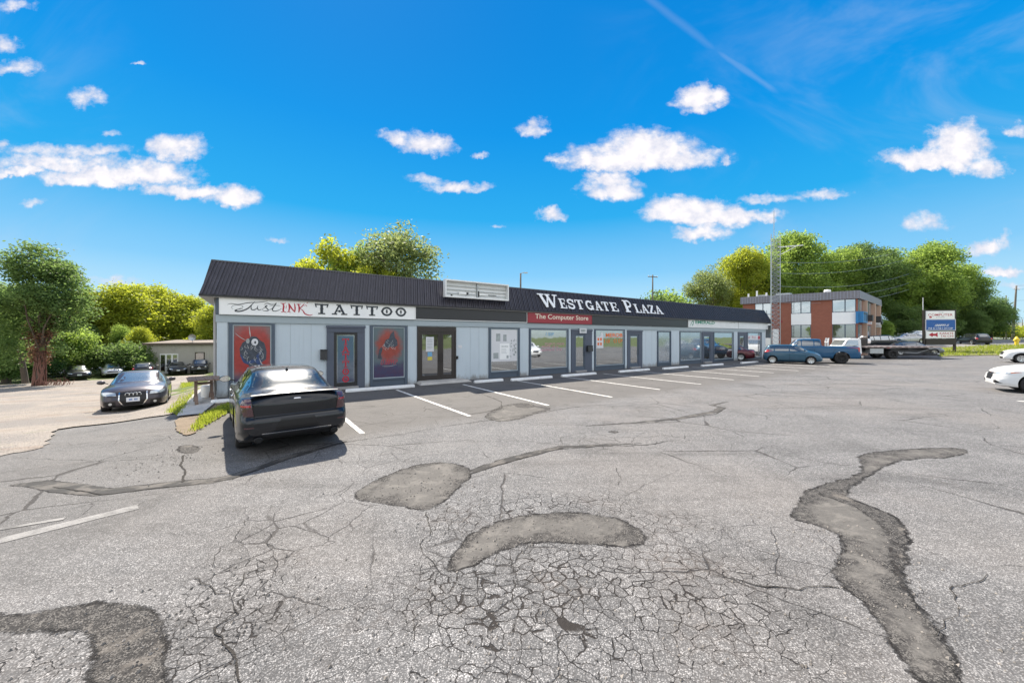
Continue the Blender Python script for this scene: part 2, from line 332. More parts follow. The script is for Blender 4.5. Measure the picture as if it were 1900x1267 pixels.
def mural_mat(name, seed, cx, cz, r, base, blob, low):
    m, b, bs, out = newmat(name); tc = b.n('ShaderNodeTexCoord').outputs['Object']
    wv = b.vm('MULTIPLY_ADD', b.vm('SUBTRACT', b.noise(b.vm('ADD', tc, (seed, 0, 0)), 3.5, 6, .65, out='Color'), (.5, .5, .5)), (.5, 0, .5), tc)
    dd = b.vm('LENGTH', b.vm('MULTIPLY', b.vm('SUBTRACT', wv, (cx, 0, cz)), (1, 0, .75)))
    f = b.m('SUBTRACT', 1, b.ss(dd, r * .6, r * 1.15))
    col = b.mix(f, base, b.mix(b.noise(tc, 9, 5), blob, tuple(x * .45 for x in blob)))
    sp = b.n('ShaderNodeSeparateXYZ'); b.put(sp.inputs[0], wv)
    col = b.mix(b.m('SUBTRACT', 1, b.ss(sp.outputs[2], low - .25, low + .15)), col, b.mix(b.noise(tc, 5, 5), (.02, .05, .13), (.07, .02, .06)))
    b.put(bs.inputs['Base Color'], col); bs.inputs['Roughness'].default_value = .3; bs.inputs['Coat Weight'].default_value = .3
    return m

M = {}
M['asphalt'] = asphalt_mat()
M['patch'] = granular('patch_asphalt', (.085, .076, .068), (.21, .19, .17), 60, (1.9, .7), .9, c2=(.27, .24, .21))
M['patch_dark'] = granular('dark_patch_asphalt', (.05, .047, .045), (.12, .11, .105), 60, (1.8, .45), .9, c2=(.15, .135, .12))
M['crackfill'] = granular('crack_dirt', (.022, .02, .018), (.06, .052, .045), 80, (3, .4), 1)
M['silt'] = granular('dry_silt', (.30, .28, .25), (.42, .39, .36), 90, (3, .4), .2)
M['gravel'] = gravel_mat()
M['dirtedge'] = granular('dirt_edge', (.12, .09, .06), (.26, .2, .14), 35, (1.5, .5), 1)
M['grass'] = granular('grass_ground', (.055, .085, .02), (.13, .16, .04), 12, (.2, .6), 1, c2=(.10, .11, .04))
M['drygrass'] = granular('dry_grass_ground', (.10, .11, .035), (.21, .21, .08), 14, (.5, .5), 1, c2=(.22, .2, .09))
M['road'] = granular('road_surface', (.16, .155, .15), (.25, .24, .23), 40, (.1, .4), .3)
M['linepaint'] = granular('worn_white_paint', (.58, .57, .54), (.82, .80, .76), 70, (6, .65), .5, c2=(.30, .285, .27))
M['faint'] = granular('faded_paint', (.17, .163, .158), (.36, .345, .33), 60, (3, .9), .7, c2=(.13, .125, .12))
M['concrete'] = granular('concrete', (.40, .38, .35), (.56, .53, .49), 60, (1.2, .4), .4)
M['concrete2'] = granular('grit', (.10, .09, .08), (.42, .38, .34), 25, (9, .7), .2)
M['stopconc'] = granular('painted_concrete', (.74, .74, .74), (.88, .88, .87), 50, (2.5, .35), .5, c2=(.45, .44, .42))
M['wall'] = mat('grey_blue_stucco', (.53, .60, .65), .8, 0, .05, .8, .25, 45, dirt=.18, splash=.8)
M['trim'] = mat('beam_paint', (.36, .42, .45), .6, 0, .05, 2)
M['frame'] = mat('slate_frame_paint', (.075, .10, .135), .5, 0, .1, 2)
M['surround'] = mat('slate_surround_paint', (.085, .10, .135), .6, 0, .1, 3)
M['bronze'] = mat('dark_bronze_metal', (.04, .033, .03), .4, .3, .1, 4)
M['mansard'] = mat('charcoal_ribbed_metal', (.046, .043, .054), .42, .15, .22, 1.2, dirt=.25, streak=.5)
M['mansard_trim'] = mat('charcoal_trim', (.10, .10, .105), .45, .2, .1, 3)
M['soffit'] = mat('grey_soffit', (.34, .33, .32), .7, 0, .1, 3)
M['roofing'] = mat('roof_membrane', (.25, .24, .23), .9, 0, .1, 2)
M['white'] = mat('white_sign_face', (.88, .88, .87), .45, 0, .03, 2)
M['offwhite'] = mat('weathered_white_panel', (.74, .75, .75), .5, 0, .06, 2, dirt=.15)
M['whitemetal'] = mat('white_painted_metal', (.80, .80, .79), .45, .1, .05, 3, dirt=.15)
M['black'] = mat('black_plastic', (.02, .02, .022), .45, 0, .1, 5)
M['blackpanel'] = mat('black_sign_panel', (.022, .023, .028), .32, 0, .25, 1.1, dirt=.2)
M['red'] = mat('red_sign_face', (.30, .022, .035), .4, 0, .06, 2)
M['redpaint'] = mat('red_lettering', (.45, .02, .04), .5, 0, .1, 8)
M['ink'] = mat('ink_lettering', (.022, .03, .04), .45, 0, .15, 8)
M['cream'] = mat('cream_lettering', (.80, .72, .58), .5, 0, .05, 8)
M['letter'] = mat('white_letter', (.85, .85, .85), .4, 0, .03, 5)
M['green'] = mat('green_lettering', (.03, .27, .17), .5, 0, .15, 6)
M['orange'] = mat('orange_lettering', (.75, .16, .03), .5, 0, .1, 6)
M['pink'] = mat('pink_lettering', (.6, .3, .36), .5, 0, .1, 6)
M['pane'] = glassy('shop_glass', (.05, .05, .048), .42)
M['panedark'] = glassy('dark_door_glass', (.03, .022, .018), .32)
M['panegrey'] = glassy('pale_window_glass', (.16, .20, .24), .3, .08)
M['paneoff'] = glassy('office_glass', (.20, .24, .25), .35, .05)
M['brick'] = brick_mat('red_brick', (.34, .105, .062), (.28, .08, .048), (.32, .21, .16))
M['beige'] = mat('beige_column', (.45, .32, .24), .8, 0, .08, 2)
M['fascia'] = mat('grey_metal_fascia', (.20, .19, .21), .5, .2, .1, 2)
M['fascialight'] = mat('pale_metal_fascia', (.34, .36, .42), .4, .3, .1, 2)
M['shedwall'] = mat('shed_siding', (.42, .40, .36), .7, 0, .08, 2, dirt=.25)
M['shedroof'] = mat('shed_roof', (.13, .10, .08), .8, 0, .1, 2)
M['galv'] = mat('galvanised_steel', (.42, .44, .45), .45, .7, .1, 6)
M['wood'] = mat('weathered_brown_wood', (.20, .135, .10), .75, 0, .25, 7, .4, 40)
M['pole'] = mat('utility_pole_wood', (.15, .13, .11), .9, 0, .2, 4, .5, 30)
M['bark'] = mat('bark', (.11, .085, .065), .95, 0, .35, 5, .9, 18)
M['vine'] = mat('dead_vine', (.20, .10, .075), .95, 0, .35, 9, .9, 18)
M['bluesign'] = mat('blue_sign_face', (.012, .10, .36), .4, 0, .12, 3)
M['cyansign'] = mat('cyan_sign', (.015, .18, .42), .4, 0, .12, 3)
M['yellow'] = mat('yellow_enamel', (.75, .55, .04), .4, 0, .05, 5)
M['poster'] = mat('poster_paper', (.66, .66, .68), .5, 0, .04, 3)
M['posterg'] = mat('poster_grey_print', (.33, .36, .36), .5, 0, .45, 6)
M['stickery'] = mat('yellow_sticker', (.6, .5, .08), .5)
M['stickerb'] = mat('blue_sticker', (.15, .35, .55), .5)
M['tyre'] = mat('tyre_rubber', (.022, .021, .021), .85, 0, .2, 12)
M['rim'] = mat('silver_alloy', (.55, .56, .57), .25, .9, .05, 6)
M['rimdark'] = mat('dark_alloy', (.04, .04, .042), .35, .7, .1, 6)
M['dark'] = mat('dark_underbody', (.008, .008, .008), .9)
M['carglass'] = glassy('tinted_car_glass', (.02, .024, .022), .16, .015)
M['carglassd'] = glassy('dark_rear_glass', (.03, .035, .028), .05, .04, (.85, .9, .8))
M['carglassb'] = glassy('pale_car_glass', (.10, .13, .13), .28, .03)
M['redlens'] = mat('red_tail_lens', (.38, .008, .012), .15, 0, .2, 14, coat=1)
M['smokelens'] = mat('smoked_tail_lens', (.06, .022, .028), .12, 0, .2, 14, coat=1)
M['lens'] = mat('headlight_lens', (.50, .53, .54), .12, .5, .35, 16, coat=1)
M['plate'] = mat('white_number_plate', (.70, .72, .76), .4, 0, .12, 30)
M['chrome'] = mat('chrome', (.75, .75, .75), .12, 1, .03, 6)
M['grille'] = mat('grille_black', (.012, .012, .013), .4, .2, .2, 30)
M['mirror'] = mat('mirror_glass', (.8, .82, .8), .05, 1, .02, 3)
M['deckwood'] = mat('worn_steel_deck', (.46, .38, .35), .6, .2, .15, 2, dirt=.3)
M['p_black'] = paint('black_car_paint', (.006, .008, .012), .0, .3)
M['p_char'] = paint('charcoal_car_paint', (.055, .048, .056), .5, .35)
M['p_blue'] = paint('steel_blue_car_paint', (.028, .085, .14), .3, .35)
M['p_navy'] = paint('deep_blue_truck_paint', (.004, .075, .175), .0, .3)
M['p_white'] = paint('white_car_paint', (.78, .78, .77), 0, .35)
M['p_silver'] = paint('silver_car_paint', (.42, .43, .45), .7, .35)
M['p_grey'] = paint('grey_car_paint', (.14, .15, .165), .6, .35)
M['p_wine'] = paint('wine_red_car_paint', (.10, .012, .02), .3, .3)
M['lf_y'] = leafmat('yellow_green_leaves', (.085, .135, .025), (.38, .40, .035), .48)
M['lf_m'] = leafmat('mid_green_leaves', (.06, .115, .032), (.28, .37, .07), .5)
M['lf_d'] = leafmat('deep_green_leaves', (.04, .08, .032), (.165, .24, .065), .48)
M['lf_p'] = leafmat('pale_green_leaves', (.06, .10, .04), (.24, .28, .09), .45)
M['lf_r'] = leafmat('dead_brown_leaves', (.09, .045, .03), (.25, .13, .08), .3)
M['lf_o'] = leafmat('autumn_leaves', (.16, .08, .02), (.35, .2, .04), .4)
M['blade'] = leafmat('grass_blades', (.07, .12, .015), (.30, .34, .04), .45)

# ------------------------------------------------------------------ mesh building
class MB:
    def __init__(s): s.v = []; s.f = []; s.mi = []; s.cur = 0
    def quadgrid(s, P, closed_u=False):
        """P: list of rows of points"""
        r, c = len(P), len(P[0]); o = len(s.v)
        for row in P: s.v += [tuple(p) for p in row]
        for i in range(r - 1):
            for j in range(c if closed_u else c - 1):
                a = o + i * c + j; b_ = o + i * c + (j + 1) % c
                s.f.append((a, b_, b_ + c, a + c)); s.mi.append(s.cur)
        return s
    def poly(s, pts):
        o = len(s.v); s.v += [tuple(p) for p in pts]; s.f.append(tuple(range(o, o + len(pts)))); s.mi.append(s.cur); return s
    def box(s, x0, x1, y0, y1, z0, z1):
        o = len(s.v)
        s.v += [(x0, y0, z0), (x1, y0, z0), (x1, y1, z0), (x0, y1, z0), (x0, y0, z1), (x1, y0, z1), (x1, y1, z1), (x0, y1, z1)]
        for q in ((0, 3, 2, 1), (4, 5, 6, 7), (0, 1, 5, 4), (1, 2, 6, 5), (2, 3, 7, 6), (3, 0, 4, 7)):
            s.f.append(tuple(o + i for i in q)); s.mi.append(s.cur)
        return s
    def hexa(s, P):
        """8 points: bottom loop 4, top loop 4"""
        o = len(s.v); s.v += [tuple(p) for p in P]
        for q in ((0, 3, 2, 1), (4, 5, 6, 7), (0, 1, 5, 4), (1, 2, 6, 5), (2, 3, 7, 6), (3, 0, 4, 7)):
            s.f.append(tuple(o + i for i in q)); s.mi.append(s.cur)
        return s
    def extrude(s, pts, d):
        """polygon pts (3D) extruded by vector d"""
        n = len(pts); o = len(s.v); d = Vector(d)
        s.v += [tuple(p) for p in pts] + [tuple(Vector(p) + d) for p in pts]
        s.f.append(tuple(range(o, o + n))[::-1]); s.f.append(tuple(range(o + n, o + 2 * n))); s.mi += [s.cur] * 2
        for i in range(n):
            j = (i + 1) % n; s.f.append((o + i, o + j, o + n + j, o + n + i)); s.mi.append(s.cur)
        return s
    def tube(s, pts, rad, seg=8, cap=True):
        pts = [Vector(p) for p in pts]; n = len(pts)
        if not hasattr(rad, '__len__'): rad = [rad] * n
        o = len(s.v); ref = None
        for i, p in enumerate(pts):
            t = (pts[min(n - 1, i + 1)] - pts[max(0, i - 1)]).normalized()
            if ref is None: ref = Vector((0, 0, 1)) if abs(t.z) < .9 else Vector((1, 0, 0))
            a = t.cross(ref).normalized(); b_ = t.cross(a).normalized(); ref = -b_.cross(t) if False else ref
            for k in range(seg):
                th = 2 * math.pi * k / seg; s.v.append(tuple(p + (a * math.cos(th) + b_ * math.sin(th)) * rad[i]))
        for i in range(n - 1):
            for k in range(seg):
                a = o + i * seg + k; b_ = o + i * seg + (k + 1) % seg
                s.f.append((a, b_, b_ + seg, a + seg)); s.mi.append(s.cur)
        if cap:
            s.f.append(tuple(range(o, o + seg))[::-1]); s.f.append(tuple(range(o + (n - 1) * seg, o + n * seg))); s.mi += [s.cur] * 2
        return s
    def lathe(s, prof, seg=28, axis='Z', c=(0, 0, 0)):
        """prof: (radius, along axis)"""
        o = len(s.v)
        for r, h in prof:
            for k in range(seg):
                t = 2 * math.pi * k / seg; a, b_ = r * math.cos(t), r * math.sin(t)
                p = (a, b_, h) if axis == 'Z' else ((a, h, b_) if axis == 'Y' else (h, a, b_))
                s.v.append((p[0] + c[0], p[1] + c[1], p[2] + c[2]))
        n = len(prof)
        for i in range(n - 1):
            for k in range(seg):
                a = o + i * seg + k; b_ = o + i * seg + (k + 1) % seg
                s.f.append((a, b_, b_ + seg, a + seg)); s.mi.append(s.cur)
        return s
    def move(s, v):
        s.v = [(a + v[0], b_ + v[1], c + v[2]) for a, b_, c in s.v]; return s
    def mesh(s, name, mats, smooth=False, recalc=True):
        me = bpy.data.meshes.new(name); me.from_pydata(s.v, [], s.f)
        for m in (mats if isinstance(mats, (list, tuple)) else [mats]): me.materials.append(m)
        if any(s.mi): me.polygons.foreach_set('material_index', s.mi)
        if recalc:
            bm = bmesh.new(); bm.from_mesh(me); bmesh.ops.recalc_face_normals(bm, faces=bm.faces); bm.to_mesh(me); bm.free()
        if smooth:
            me.shade_smooth()
            if smooth is not True: me.set_sharp_from_angle(angle=R(smooth))
        me.update(); return me
class Th:
    """a thing: Empty at its base, parts are children; geometry is given in frame coordinates"""
    def __init__(s, name, label, cat, base=(0, 0, 0), F=I4, group=None, kind=None):
        s.base = Vector(base); s.F = F
        s.e = bpy.data.objects.new(name, None); C.objects.link(s.e); s.e.empty_display_size = .3
        s.e.matrix_world = F @ Matrix.Translation(s.base); tag(s.e, label, cat, group, kind)
    def part(s, name, mb, mats, smooth=False, parent=None, label=None, recalc=True):
        mb.move(-s.base); me = mb.mesh(name, mats, smooth, recalc)
        o = bpy.data.objects.new(name, me); C.objects.link(o); o.parent = parent or s.e
        if label: o['label'] = label
        return o
def tag(o, label=None, cat=None, group=None, kind=None):
    if label: o['label'] = label
    if cat: o['category'] = cat
    if group: o['group'] = group
    if kind: o['kind'] = kind
    return o
def single(name, label, cat, mb, mats, F=I4, group=None, kind=None, smooth=False, base=None, recalc=True):
    vs_ = np.array(mb.v); bs = Vector(((vs_[:, 0].min() + vs_[:, 0].max()) / 2, (vs_[:, 1].min() + vs_[:, 1].max()) / 2, vs_[:, 2].min())) if base is None else Vector(base)
    mb.move(-bs); o = bpy.data.objects.new(name, mb.mesh(name, mats, smooth, recalc)); C.objects.link(o)
    o.matrix_world = F @ Matrix.Translation(bs); return tag(o, label, cat, group, kind)
def copy_thing(root, mw, label=None, group=None):
    r = root.copy(); C.objects.link(r); r.matrix_world = mw
    if label: r['label'] = label
    if group: r['group'] = group
    def rec(a, b_):
        for ch in a.children:
            c = ch.copy(); C.objects.link(c); c.parent = b_; c.matrix_parent_inverse = ch.matrix_parent_inverse.copy(); rec(ch, c)
    rec(root, r); return r

# ------------------------------------------------------------------ the ground
rnd = random.Random(7)
def resample(pts, step, closed=True):
    out = []; n = len(pts)
    for i in range(n if closed else n - 1):
        a, b_ = Vector(pts[i]), Vector(pts[(i + 1) % n]); k = max(1, int((b_ - a).length / step))
        for j in range(k): out.append(a.lerp(b_, j / k))
    if not closed: out.append(Vector(pts[-1]))
    return out
def jag(pts, amp, step=.06, grow=0, seed=1):
    """roughen a closed outline on the ground"""
    from mathutils import noise as mn
    q = resample(smoothpoly(pts), step); n = len(q); out = []
    area = sum(q[i].x * q[(i + 1) % n].y - q[(i + 1) % n].x * q[i].y for i in range(n)); sg = 1 if area > 0 else -1
    for i, p in enumerate(q):
        t = (q[(i + 1) % n] - q[i - 1]); nn = Vector((t.y, -t.x, 0)).normalized() * sg
        d = amp * (mn.noise(p * 3 + Vector((seed, 0, 0))) * 1.3 + mn.noise(p * 11 + Vector((0, seed, 0))) * .8 + mn.noise(p * 30) * .35) + grow * (1 + mn.noise(p * 5 + Vector((seed, 9, 0))))
        out.append(p + nn * d)
    return out
def smoothpoly(pts, it=2):
    q = [Vector(p) for p in pts]
    for _ in range(it):
        n = len(q); r = []
        for i in range(n):
            a, b_ = q[i], q[(i + 1) % n]; r += [a.lerp(b_, .25), a.lerp(b_, .75)]
        q = r
    return q
def zslope(x, y): return .012 + .02 * sm(-gz(x, y) * 10)
def sheet_mb(pts, z, mb=None, maxlen=None):
    mb = mb or MB(); P = [Vector((p[0], p[1], 0)) for p in pts]
    tris = tessellate_polygon([P])
    V = list(P); F = [tuple(t) for t in tris]
    if maxlen:
        for _ in range(7):
            mid = {}; nf = []; done = True
            def md(a, b_):
                k = (min(a, b_), max(a, b_))
                if k not in mid: mid[k] = len(V); V.append((V[a] + V[b_]) / 2)
                return mid[k]
            for a, b_, c in F:
                if max((V[a] - V[b_]).length, (V[b_] - V[c]).length, (V[a] - V[c]).length) > maxlen: done = False
            if done: break
            for a, b_, c in F:
                x, y, z_ = md(a, b_), md(b_, c), md(c, a); nf += [(a, x, z_), (x, b_, y), (z_, y, c), (x, y, z_)]
            F = nf
            if len(F) > 60000: break
    o = len(mb.v)
    for p in V: mb.v.append((p.x, p.y, (gz(p.x, p.y) if maxlen else 0) + (z if not callable(z) else z(p.x, p.y))))
    for a, b_, c in F:
        nrm = (V[b_] - V[a]).cross(V[c] - V[a])
        mb.f.append((o + a, o + b_, o + c) if nrm.z > 0 else (o + a, o + c, o + b_)); mb.mi.append(mb.cur)
    return mb
def struct(name, mb, mats, recalc=False, smooth=False):
    o = bpy.data.objects.new(name, mb.mesh(name, mats, smooth, recalc)); C.objects.link(o); o['kind'] = 'structure'; return o
def inpoly(x, y, P):
    c = False; n = len(P); j = n - 1
    for i in range(n):
        if (P[i][1] > y) != (P[j][1] > y) and x < (P[j][0] - P[i][0]) * (y - P[i][1]) / (P[j][1] - P[i][1]) + P[i][0]: c = not c
        j = i
    return c
def axis_pts(segs):
    out = [segs[0][0]]
    for a, b_, st in segs:
        n = max(1, int(round((b_ - a) / st)))
        out += [a + (b_ - a) * (i + 1) / n for i in range(n)]
    return out
PATCHES = [
    ('pa', [(655, 917), (690, 893), (760, 865), (810, 857), (850, 860), (882, 876), (850, 905), (822, 932), (790, 948), (740, 938), (700, 932), (665, 930)]),
    ('pa', [(824, 1056), (868, 990), (930, 965), (1010, 950), (1090, 952), (1160, 965), (1203, 995), (1190, 1012), (1100, 1012), (1010, 1003), (945, 1014), (895, 1040), (850, 1060)]),
    ('pb', [(-120, 1130), (0, 1142), (70, 1138), (160, 1118), (250, 1120), (302, 1138), (308, 1200), (302, 1330), (160, 1330), (180, 1200), (150, 1168), (90, 1170), (0, 1178), (-120, 1180)]),
    ('pa', [(1590, 842), (1700, 832), (1808, 830), (1780, 848), (1680, 852), (1640, 864), (1604, 888), (1562, 915), (1600, 935), (1662, 958), (1690, 990), (1675, 1050), (1682, 1098), (1722, 1138), (1762, 1200), (1800, 1300), (1730, 1300), (1680, 1232), (1640, 1172), (1600, 1112), (1568, 1092), (1543, 1060), (1572, 1000), (1520, 975), (1466, 962), (1480, 935), (1500, 905), (1598, 882), (1600, 862)]),
    ('pa', [(895, 772), (940, 748), (990, 752), (1030, 758), (990, 768), (960, 780), (915, 782)]),
    ('pb', [(330, 828), (350, 824), (372, 830), (365, 840), (345, 842), (332, 838)]),
    ('pb', [(1510, 915), (1560, 905), (1560, 917), (1620, 940), (1662, 958), (1688, 990), (1676, 1050), (1686, 1100), (1668, 1080), (1650, 1020), (1655, 990), (1620, 965), (1590, 940), (1545, 925)]),
    ('pb', [(950, 750), (968, 747), (992, 750), (988, 757), (960, 756)]),
    ('pb', [(1128, 801), (1138, 799), (1150, 801), (1140, 804)]),
]
TARS = [
    ([(15, 900), (70, 897), (125, 905), (190, 913), (260, 905), (330, 897), (395, 892), (430, 884), (480, 868), (530, 850), (590, 833), (640, 819)], [.05, .25, .32, .22, .26, .24, .2, .2, .16, .12, .08]),
    ([(880, 873), (930, 857), (985, 842), (1040, 829), (1120, 826), (1190, 822)], [.14, .2, .22, .16, .1, .1, .04]),
    ([(1090, 790), (1180, 784), (1260, 776), (1330, 763), (1340, 756), (1320, 752), (1350, 745)], [.06, .1, .16, .2, .2, .1, .05]),
]
def sdf_poly(X, Y, P):
    P = np.array([(p.x, p.y) for p in P]); n = len(P); d = np.full(X.shape, 1e9); ins = np.zeros(X.shape, bool)
    for i in range(n):
        a, b_ = P[i], P[(i + 1) % n]; ab = b_ - a; t = np.clip(((X - a[0]) * ab[0] + (Y - a[1]) * ab[1]) / max(1e-9, ab @ ab), 0, 1)
        d = np.minimum(d, np.hypot(X - a[0] - t * ab[0], Y - a[1] - t * ab[1]))
        c = ((a[1] > Y) != (b_[1] > Y)); q = (b_[0] - a[0]) * (Y - a[1]) / (b_[1] - a[1] if abs(b_[1] - a[1]) > 1e-9 else 1e-9) + a[0]; ins ^= c & (X < q)
    return np.where(ins, d, -d)
def sdf_line(X, Y, P, W):
    best = np.full(X.shape, -1e9); n = len(P)
    for i in range(n - 1):
        a, b_ = P[i], P[i + 1]; abx, aby = b_.x - a.x, b_.y - a.y; t = np.clip(((X - a.x) * abx + (Y - a.y) * aby) / (abx * abx + aby * aby), 0, 1)
        best = np.maximum(best, (W[i] + (W[i + 1] - W[i]) * t) / 2 - np.hypot(X - a.x - t * abx, Y - a.y - t * aby))
    return best
def build_ground():
    xs = axis_pts([(-3000, -400, 650), (-400, -80, 40), (-80, 90, 2.5), (90, 400, 40), (400, 3000, 650)])
    ys = axis_pts([(-2000, -60, 485), (-60, 100, 2.5), (100, 400, 50), (400, 3500, 620)])
    mb = MB(); mb.quadgrid([[(x, y, gz(x, y) - .12) for x in xs] for y in ys]); struct('ground', mb, M['grass'])
    # asphalt of the lot, with attributes that say where it is alligator-cracked and where it was sealed
    xs = axis_pts([(-17, -10.5, .25), (-10.5, 8.4, .065), (8.4, 20, .4), (20, 60, 2)]); ys = axis_pts([(-9, 1.6, 1), (1.6, 12.4, .065), (12.4, 20, .25), (20, 44, 1.0)])
    mb = MB(); mb.quadgrid([[(x, y, gz(x, y)) for x in xs] for y in ys]); ob = struct('parking_lot', mb, M['asphalt'])
    cr = [(950, 1110, 1.15, .85, 1.25), (1100, 1080, 1.1, .75, 1.15), (1260, 1090, 1.2, .8, .9), (1350, 1180, 1, .6, .6), (800, 1220, .5, .3, .6), (850, 960, .5, .7, .8), (920, 950, 1.0, .6, .7), (1060, 935, 1.1, .5, .8), (1220, 975, .8, .5, .7),
          (1300, 1000, .8, .6, .45), (420, 1160, .6, .5, .95), (350, 1220, .6, .35, 1.0), (450, 1080, .55, .6, .8), (480, 1000, .5, .7, .45), (440, 960, .6, .5, .3), (520, 1060, .3, .5, .35),
          (1640, 1080, .5, 1.2, .35), (60, 1230, .7, .3, .6), (300, 905, .8, .6, .25), (1560, 800, 2, 1, .25), (830, 1120, .4, .9, .5), (1500, 1150, .5, .6, .4), (430, 900, 1.2, .5, .3), (700, 1250, .6, .2, .3), (1000, 1200, 1.2, .5, .8), (1200, 1230, 1, .3, .55), (620, 960, .7, .5, .3), (1400, 950, 1.5, .8, .22), (1750, 900, 1.5, 1, .25), (1250, 850, 2, 1, .22), (560, 1180, .4, .3, .25)]
    cr = [(GF(a, b_), rx, ry, s) for a, b_, rx, ry, s in cr]
    n = len(mb.v); V = np.array(mb.v); ck = np.zeros(n); tn = np.zeros(n)
    for c, rx, ry, s in cr:
        ck = np.maximum(ck, s * np.exp(-(((V[:, 0] - c.x) / rx) ** 2 + ((V[:, 1] - c.y) / ry) ** 2) * 1.1))
    uu = (V[:, 0] - P0.x) * U.x + (V[:, 1] - P0.y) * U.y; oo = (V[:, 0] - P0.x) * N.x + (V[:, 1] - P0.y) * N.y
    def sst(t): t = np.clip(t, 0, 1); return t * t * (3 - 2 * t)
    tn = sst((8.6 - oo) / 1.2) * sst((uu + 1) / 2)
    # the left bay was laid separately, smooth and bluish
    lf = sst((-3.6 - V[:, 0]) / 1.5) * .5
    tn = np.maximum(tn, lf)
    X_, Y_ = V[:, 0], V[:, 1]; f_ = {'pa': np.full(n, -1.0), 'pb': np.full(n, -1.0), 'ts': np.full(n, -1.0)}
    for kd, px in PATCHES: f_[kd] = np.maximum(f_[kd], sdf_poly(X_, Y_, smoothpoly([GF(*q) for q in px], 1)))
    for px, wd in TARS:
        P = [GF(*q) for q in px]; W_ = np.interp(np.linspace(0, 1, len(P)), np.linspace(0, 1, len(wd)), wd); f_['ts'] = np.maximum(f_['ts'], sdf_line(X_, Y_, P, W_))
    for nm, a in (('crack', ck), ('tone', tn), ('pa', f_['pa']), ('pb', f_['pb']), ('ts', f_['ts'])):
        at = ob.data.attributes.new(nm, 'FLOAT', 'POINT'); at.data.foreach_set('value', a.astype(np.float32))
build_ground()
def patch(name, px, matn, rim=.022, amp=.035, z=.012, seed=1, grow=0):
    P = [GF(a, b_) for a, b_ in px]
    inner = jag(P, amp, .05, 0, seed); outer = jag(P, amp, .05, rim, seed)
    mb = MB(); mb.cur = 1; sheet_mb(outer, .004 + z * .1, mb); mb.cur = 0; sheet_mb(inner, z, mb)
    return struct(name, mb, [M[matn], M['crackfill']])
def seam(px, wd, matn='crackfill', z=.007, seed=1, name='crack_seam', amp=.03):
    from mathutils import noise as mn
    P = resample([GF(a, b_) for a, b_ in px], .07, False); n = len(P); L, Rr = [], []
    if not hasattr(wd, '__len__'): wd = [wd] * 2
    for i, p in enumerate(P):
        t = (P[min(n - 1, i + 1)] - P[max(0, i - 1)]); nn = Vector((-t.y, t.x, 0)).normalized(); s_ = i / (n - 1) * (len(wd) - 1); k = min(int(s_), len(wd) - 2)
        w_ = (wd[k] + (wd[k + 1] - wd[k]) * (s_ - k)) * (.6 + .6 * mn.noise(p * 4 + Vector((seed, 1, 0))) + .5 * mn.noise(p * 17)) * (.6 if matn == 'crackfill' else 1); w_ = max(.003, w_)
        c = p + nn * amp * (mn.noise(p * 2.3 + Vector((seed, 0, 0))) * 1.5 + mn.noise(p * 9) * .8 + mn.noise(p * 25) * .3)
        L.append((c + nn * w_ / 2 + Vector((0, 0, z)))); Rr.append((c - nn * w_ / 2 + Vector((0, 0, z))))
    mb = MB(); mb.quadgrid([L, Rr]); mb.f = [f[::-1] for f in mb.f]
    return struct(name, mb, M[matn])
seam([(100, 903), (190, 917), (330, 902), (430, 889), (530, 853), (640, 821), (760, 803), (830, 790), (920, 778), (1010, 765), (1060, 756), (1130, 750), (1250, 743)], [.03, .05, .04, .05, .03, .03, .04, .05, .06, .04, .03, .02], seed=2)
seam([(870, 880), (935, 860), (985, 846), (1040, 833), (1120, 828), (1200, 826), (1260, 815)], [.05, .05, .06, .05, .05, .02], seed=4)
seam([(1180, 788), (1260, 778), (1330, 768), (1340, 760)], [.03, .05, .06, .04], seed=6)
seam([(340, 845), (333, 865), (344, 880), (335, 895)], [.08, .05, .06, .08], seed=7)
seam([(0, 878), (120, 862), (230, 850), (330, 842)], [.015, .02, .01], seed=8)
seam([(370, 828), (400, 823), (440, 820)], [.03, .02], seed=9)
seam([(460, 960), (440, 1000), (415, 1015), (405, 1050)], [.01, .018, .01], seed=10, amp=.06)
seam([(350, 1075), (400, 1090), (425, 1100), (450, 1060), (500, 1050), (512, 1045)], [.012, .02, .015], seed=11, amp=.05)
seam([(425, 1100), (440, 1140), (395, 1165), (430, 1200), (447, 1240), (450, 1290)], [.015, .03, .04, .04], seed=12, amp=.04)
seam([(440, 1140), (470, 1100), (500, 1070), (512, 1050), (500, 990), (470, 975)], [.015, .015, .01], seed=13, amp=.05)
seam([(790, 950), (800, 985), (785, 1010), (810, 1060), (800, 1080), (815, 1110), (770, 1150), (765, 1190)], [.03, .018, .02, .015, .01], seed=14, amp=.04)
seam([(1830, 1065), (1780, 1100), (1750, 1150), (1755, 1165), (1720, 1180)], [.012, .02, .015, .01], seed=15, amp=.05)
seam([(1140, 865), (1150, 885), (1148, 900)], [.01, .012], seed=16)
seam([(1152, 925), (1200, 897), (1260, 872)], [.01, .012, .005], seed=17)
seam([(1320, 1075), (1400, 1085), (1500, 1080), (1560, 1095)], [.01, .03, .02, .03], seed=18, amp=.06)
seam([(850, 772), (900, 765), (930, 757), (930, 745), (885, 727)], [.03, .04, .05, .05, .02], seed=19)
seam([(640, 795), (760, 775), (850, 772), (925, 760)], [.02, .02, .03], seed=20)
seam([(1430, 840), (1500, 852), (1560, 862), (1590, 862)], [.015, .02, .015], seed=21)
seam([(1100, 790), (1040, 788), (975, 790)], [.02, .015], seed=22)
seam([(1045, 826), (1040, 812), (1080, 803), (1130, 800)], [.02, .015, .01], seed=23)
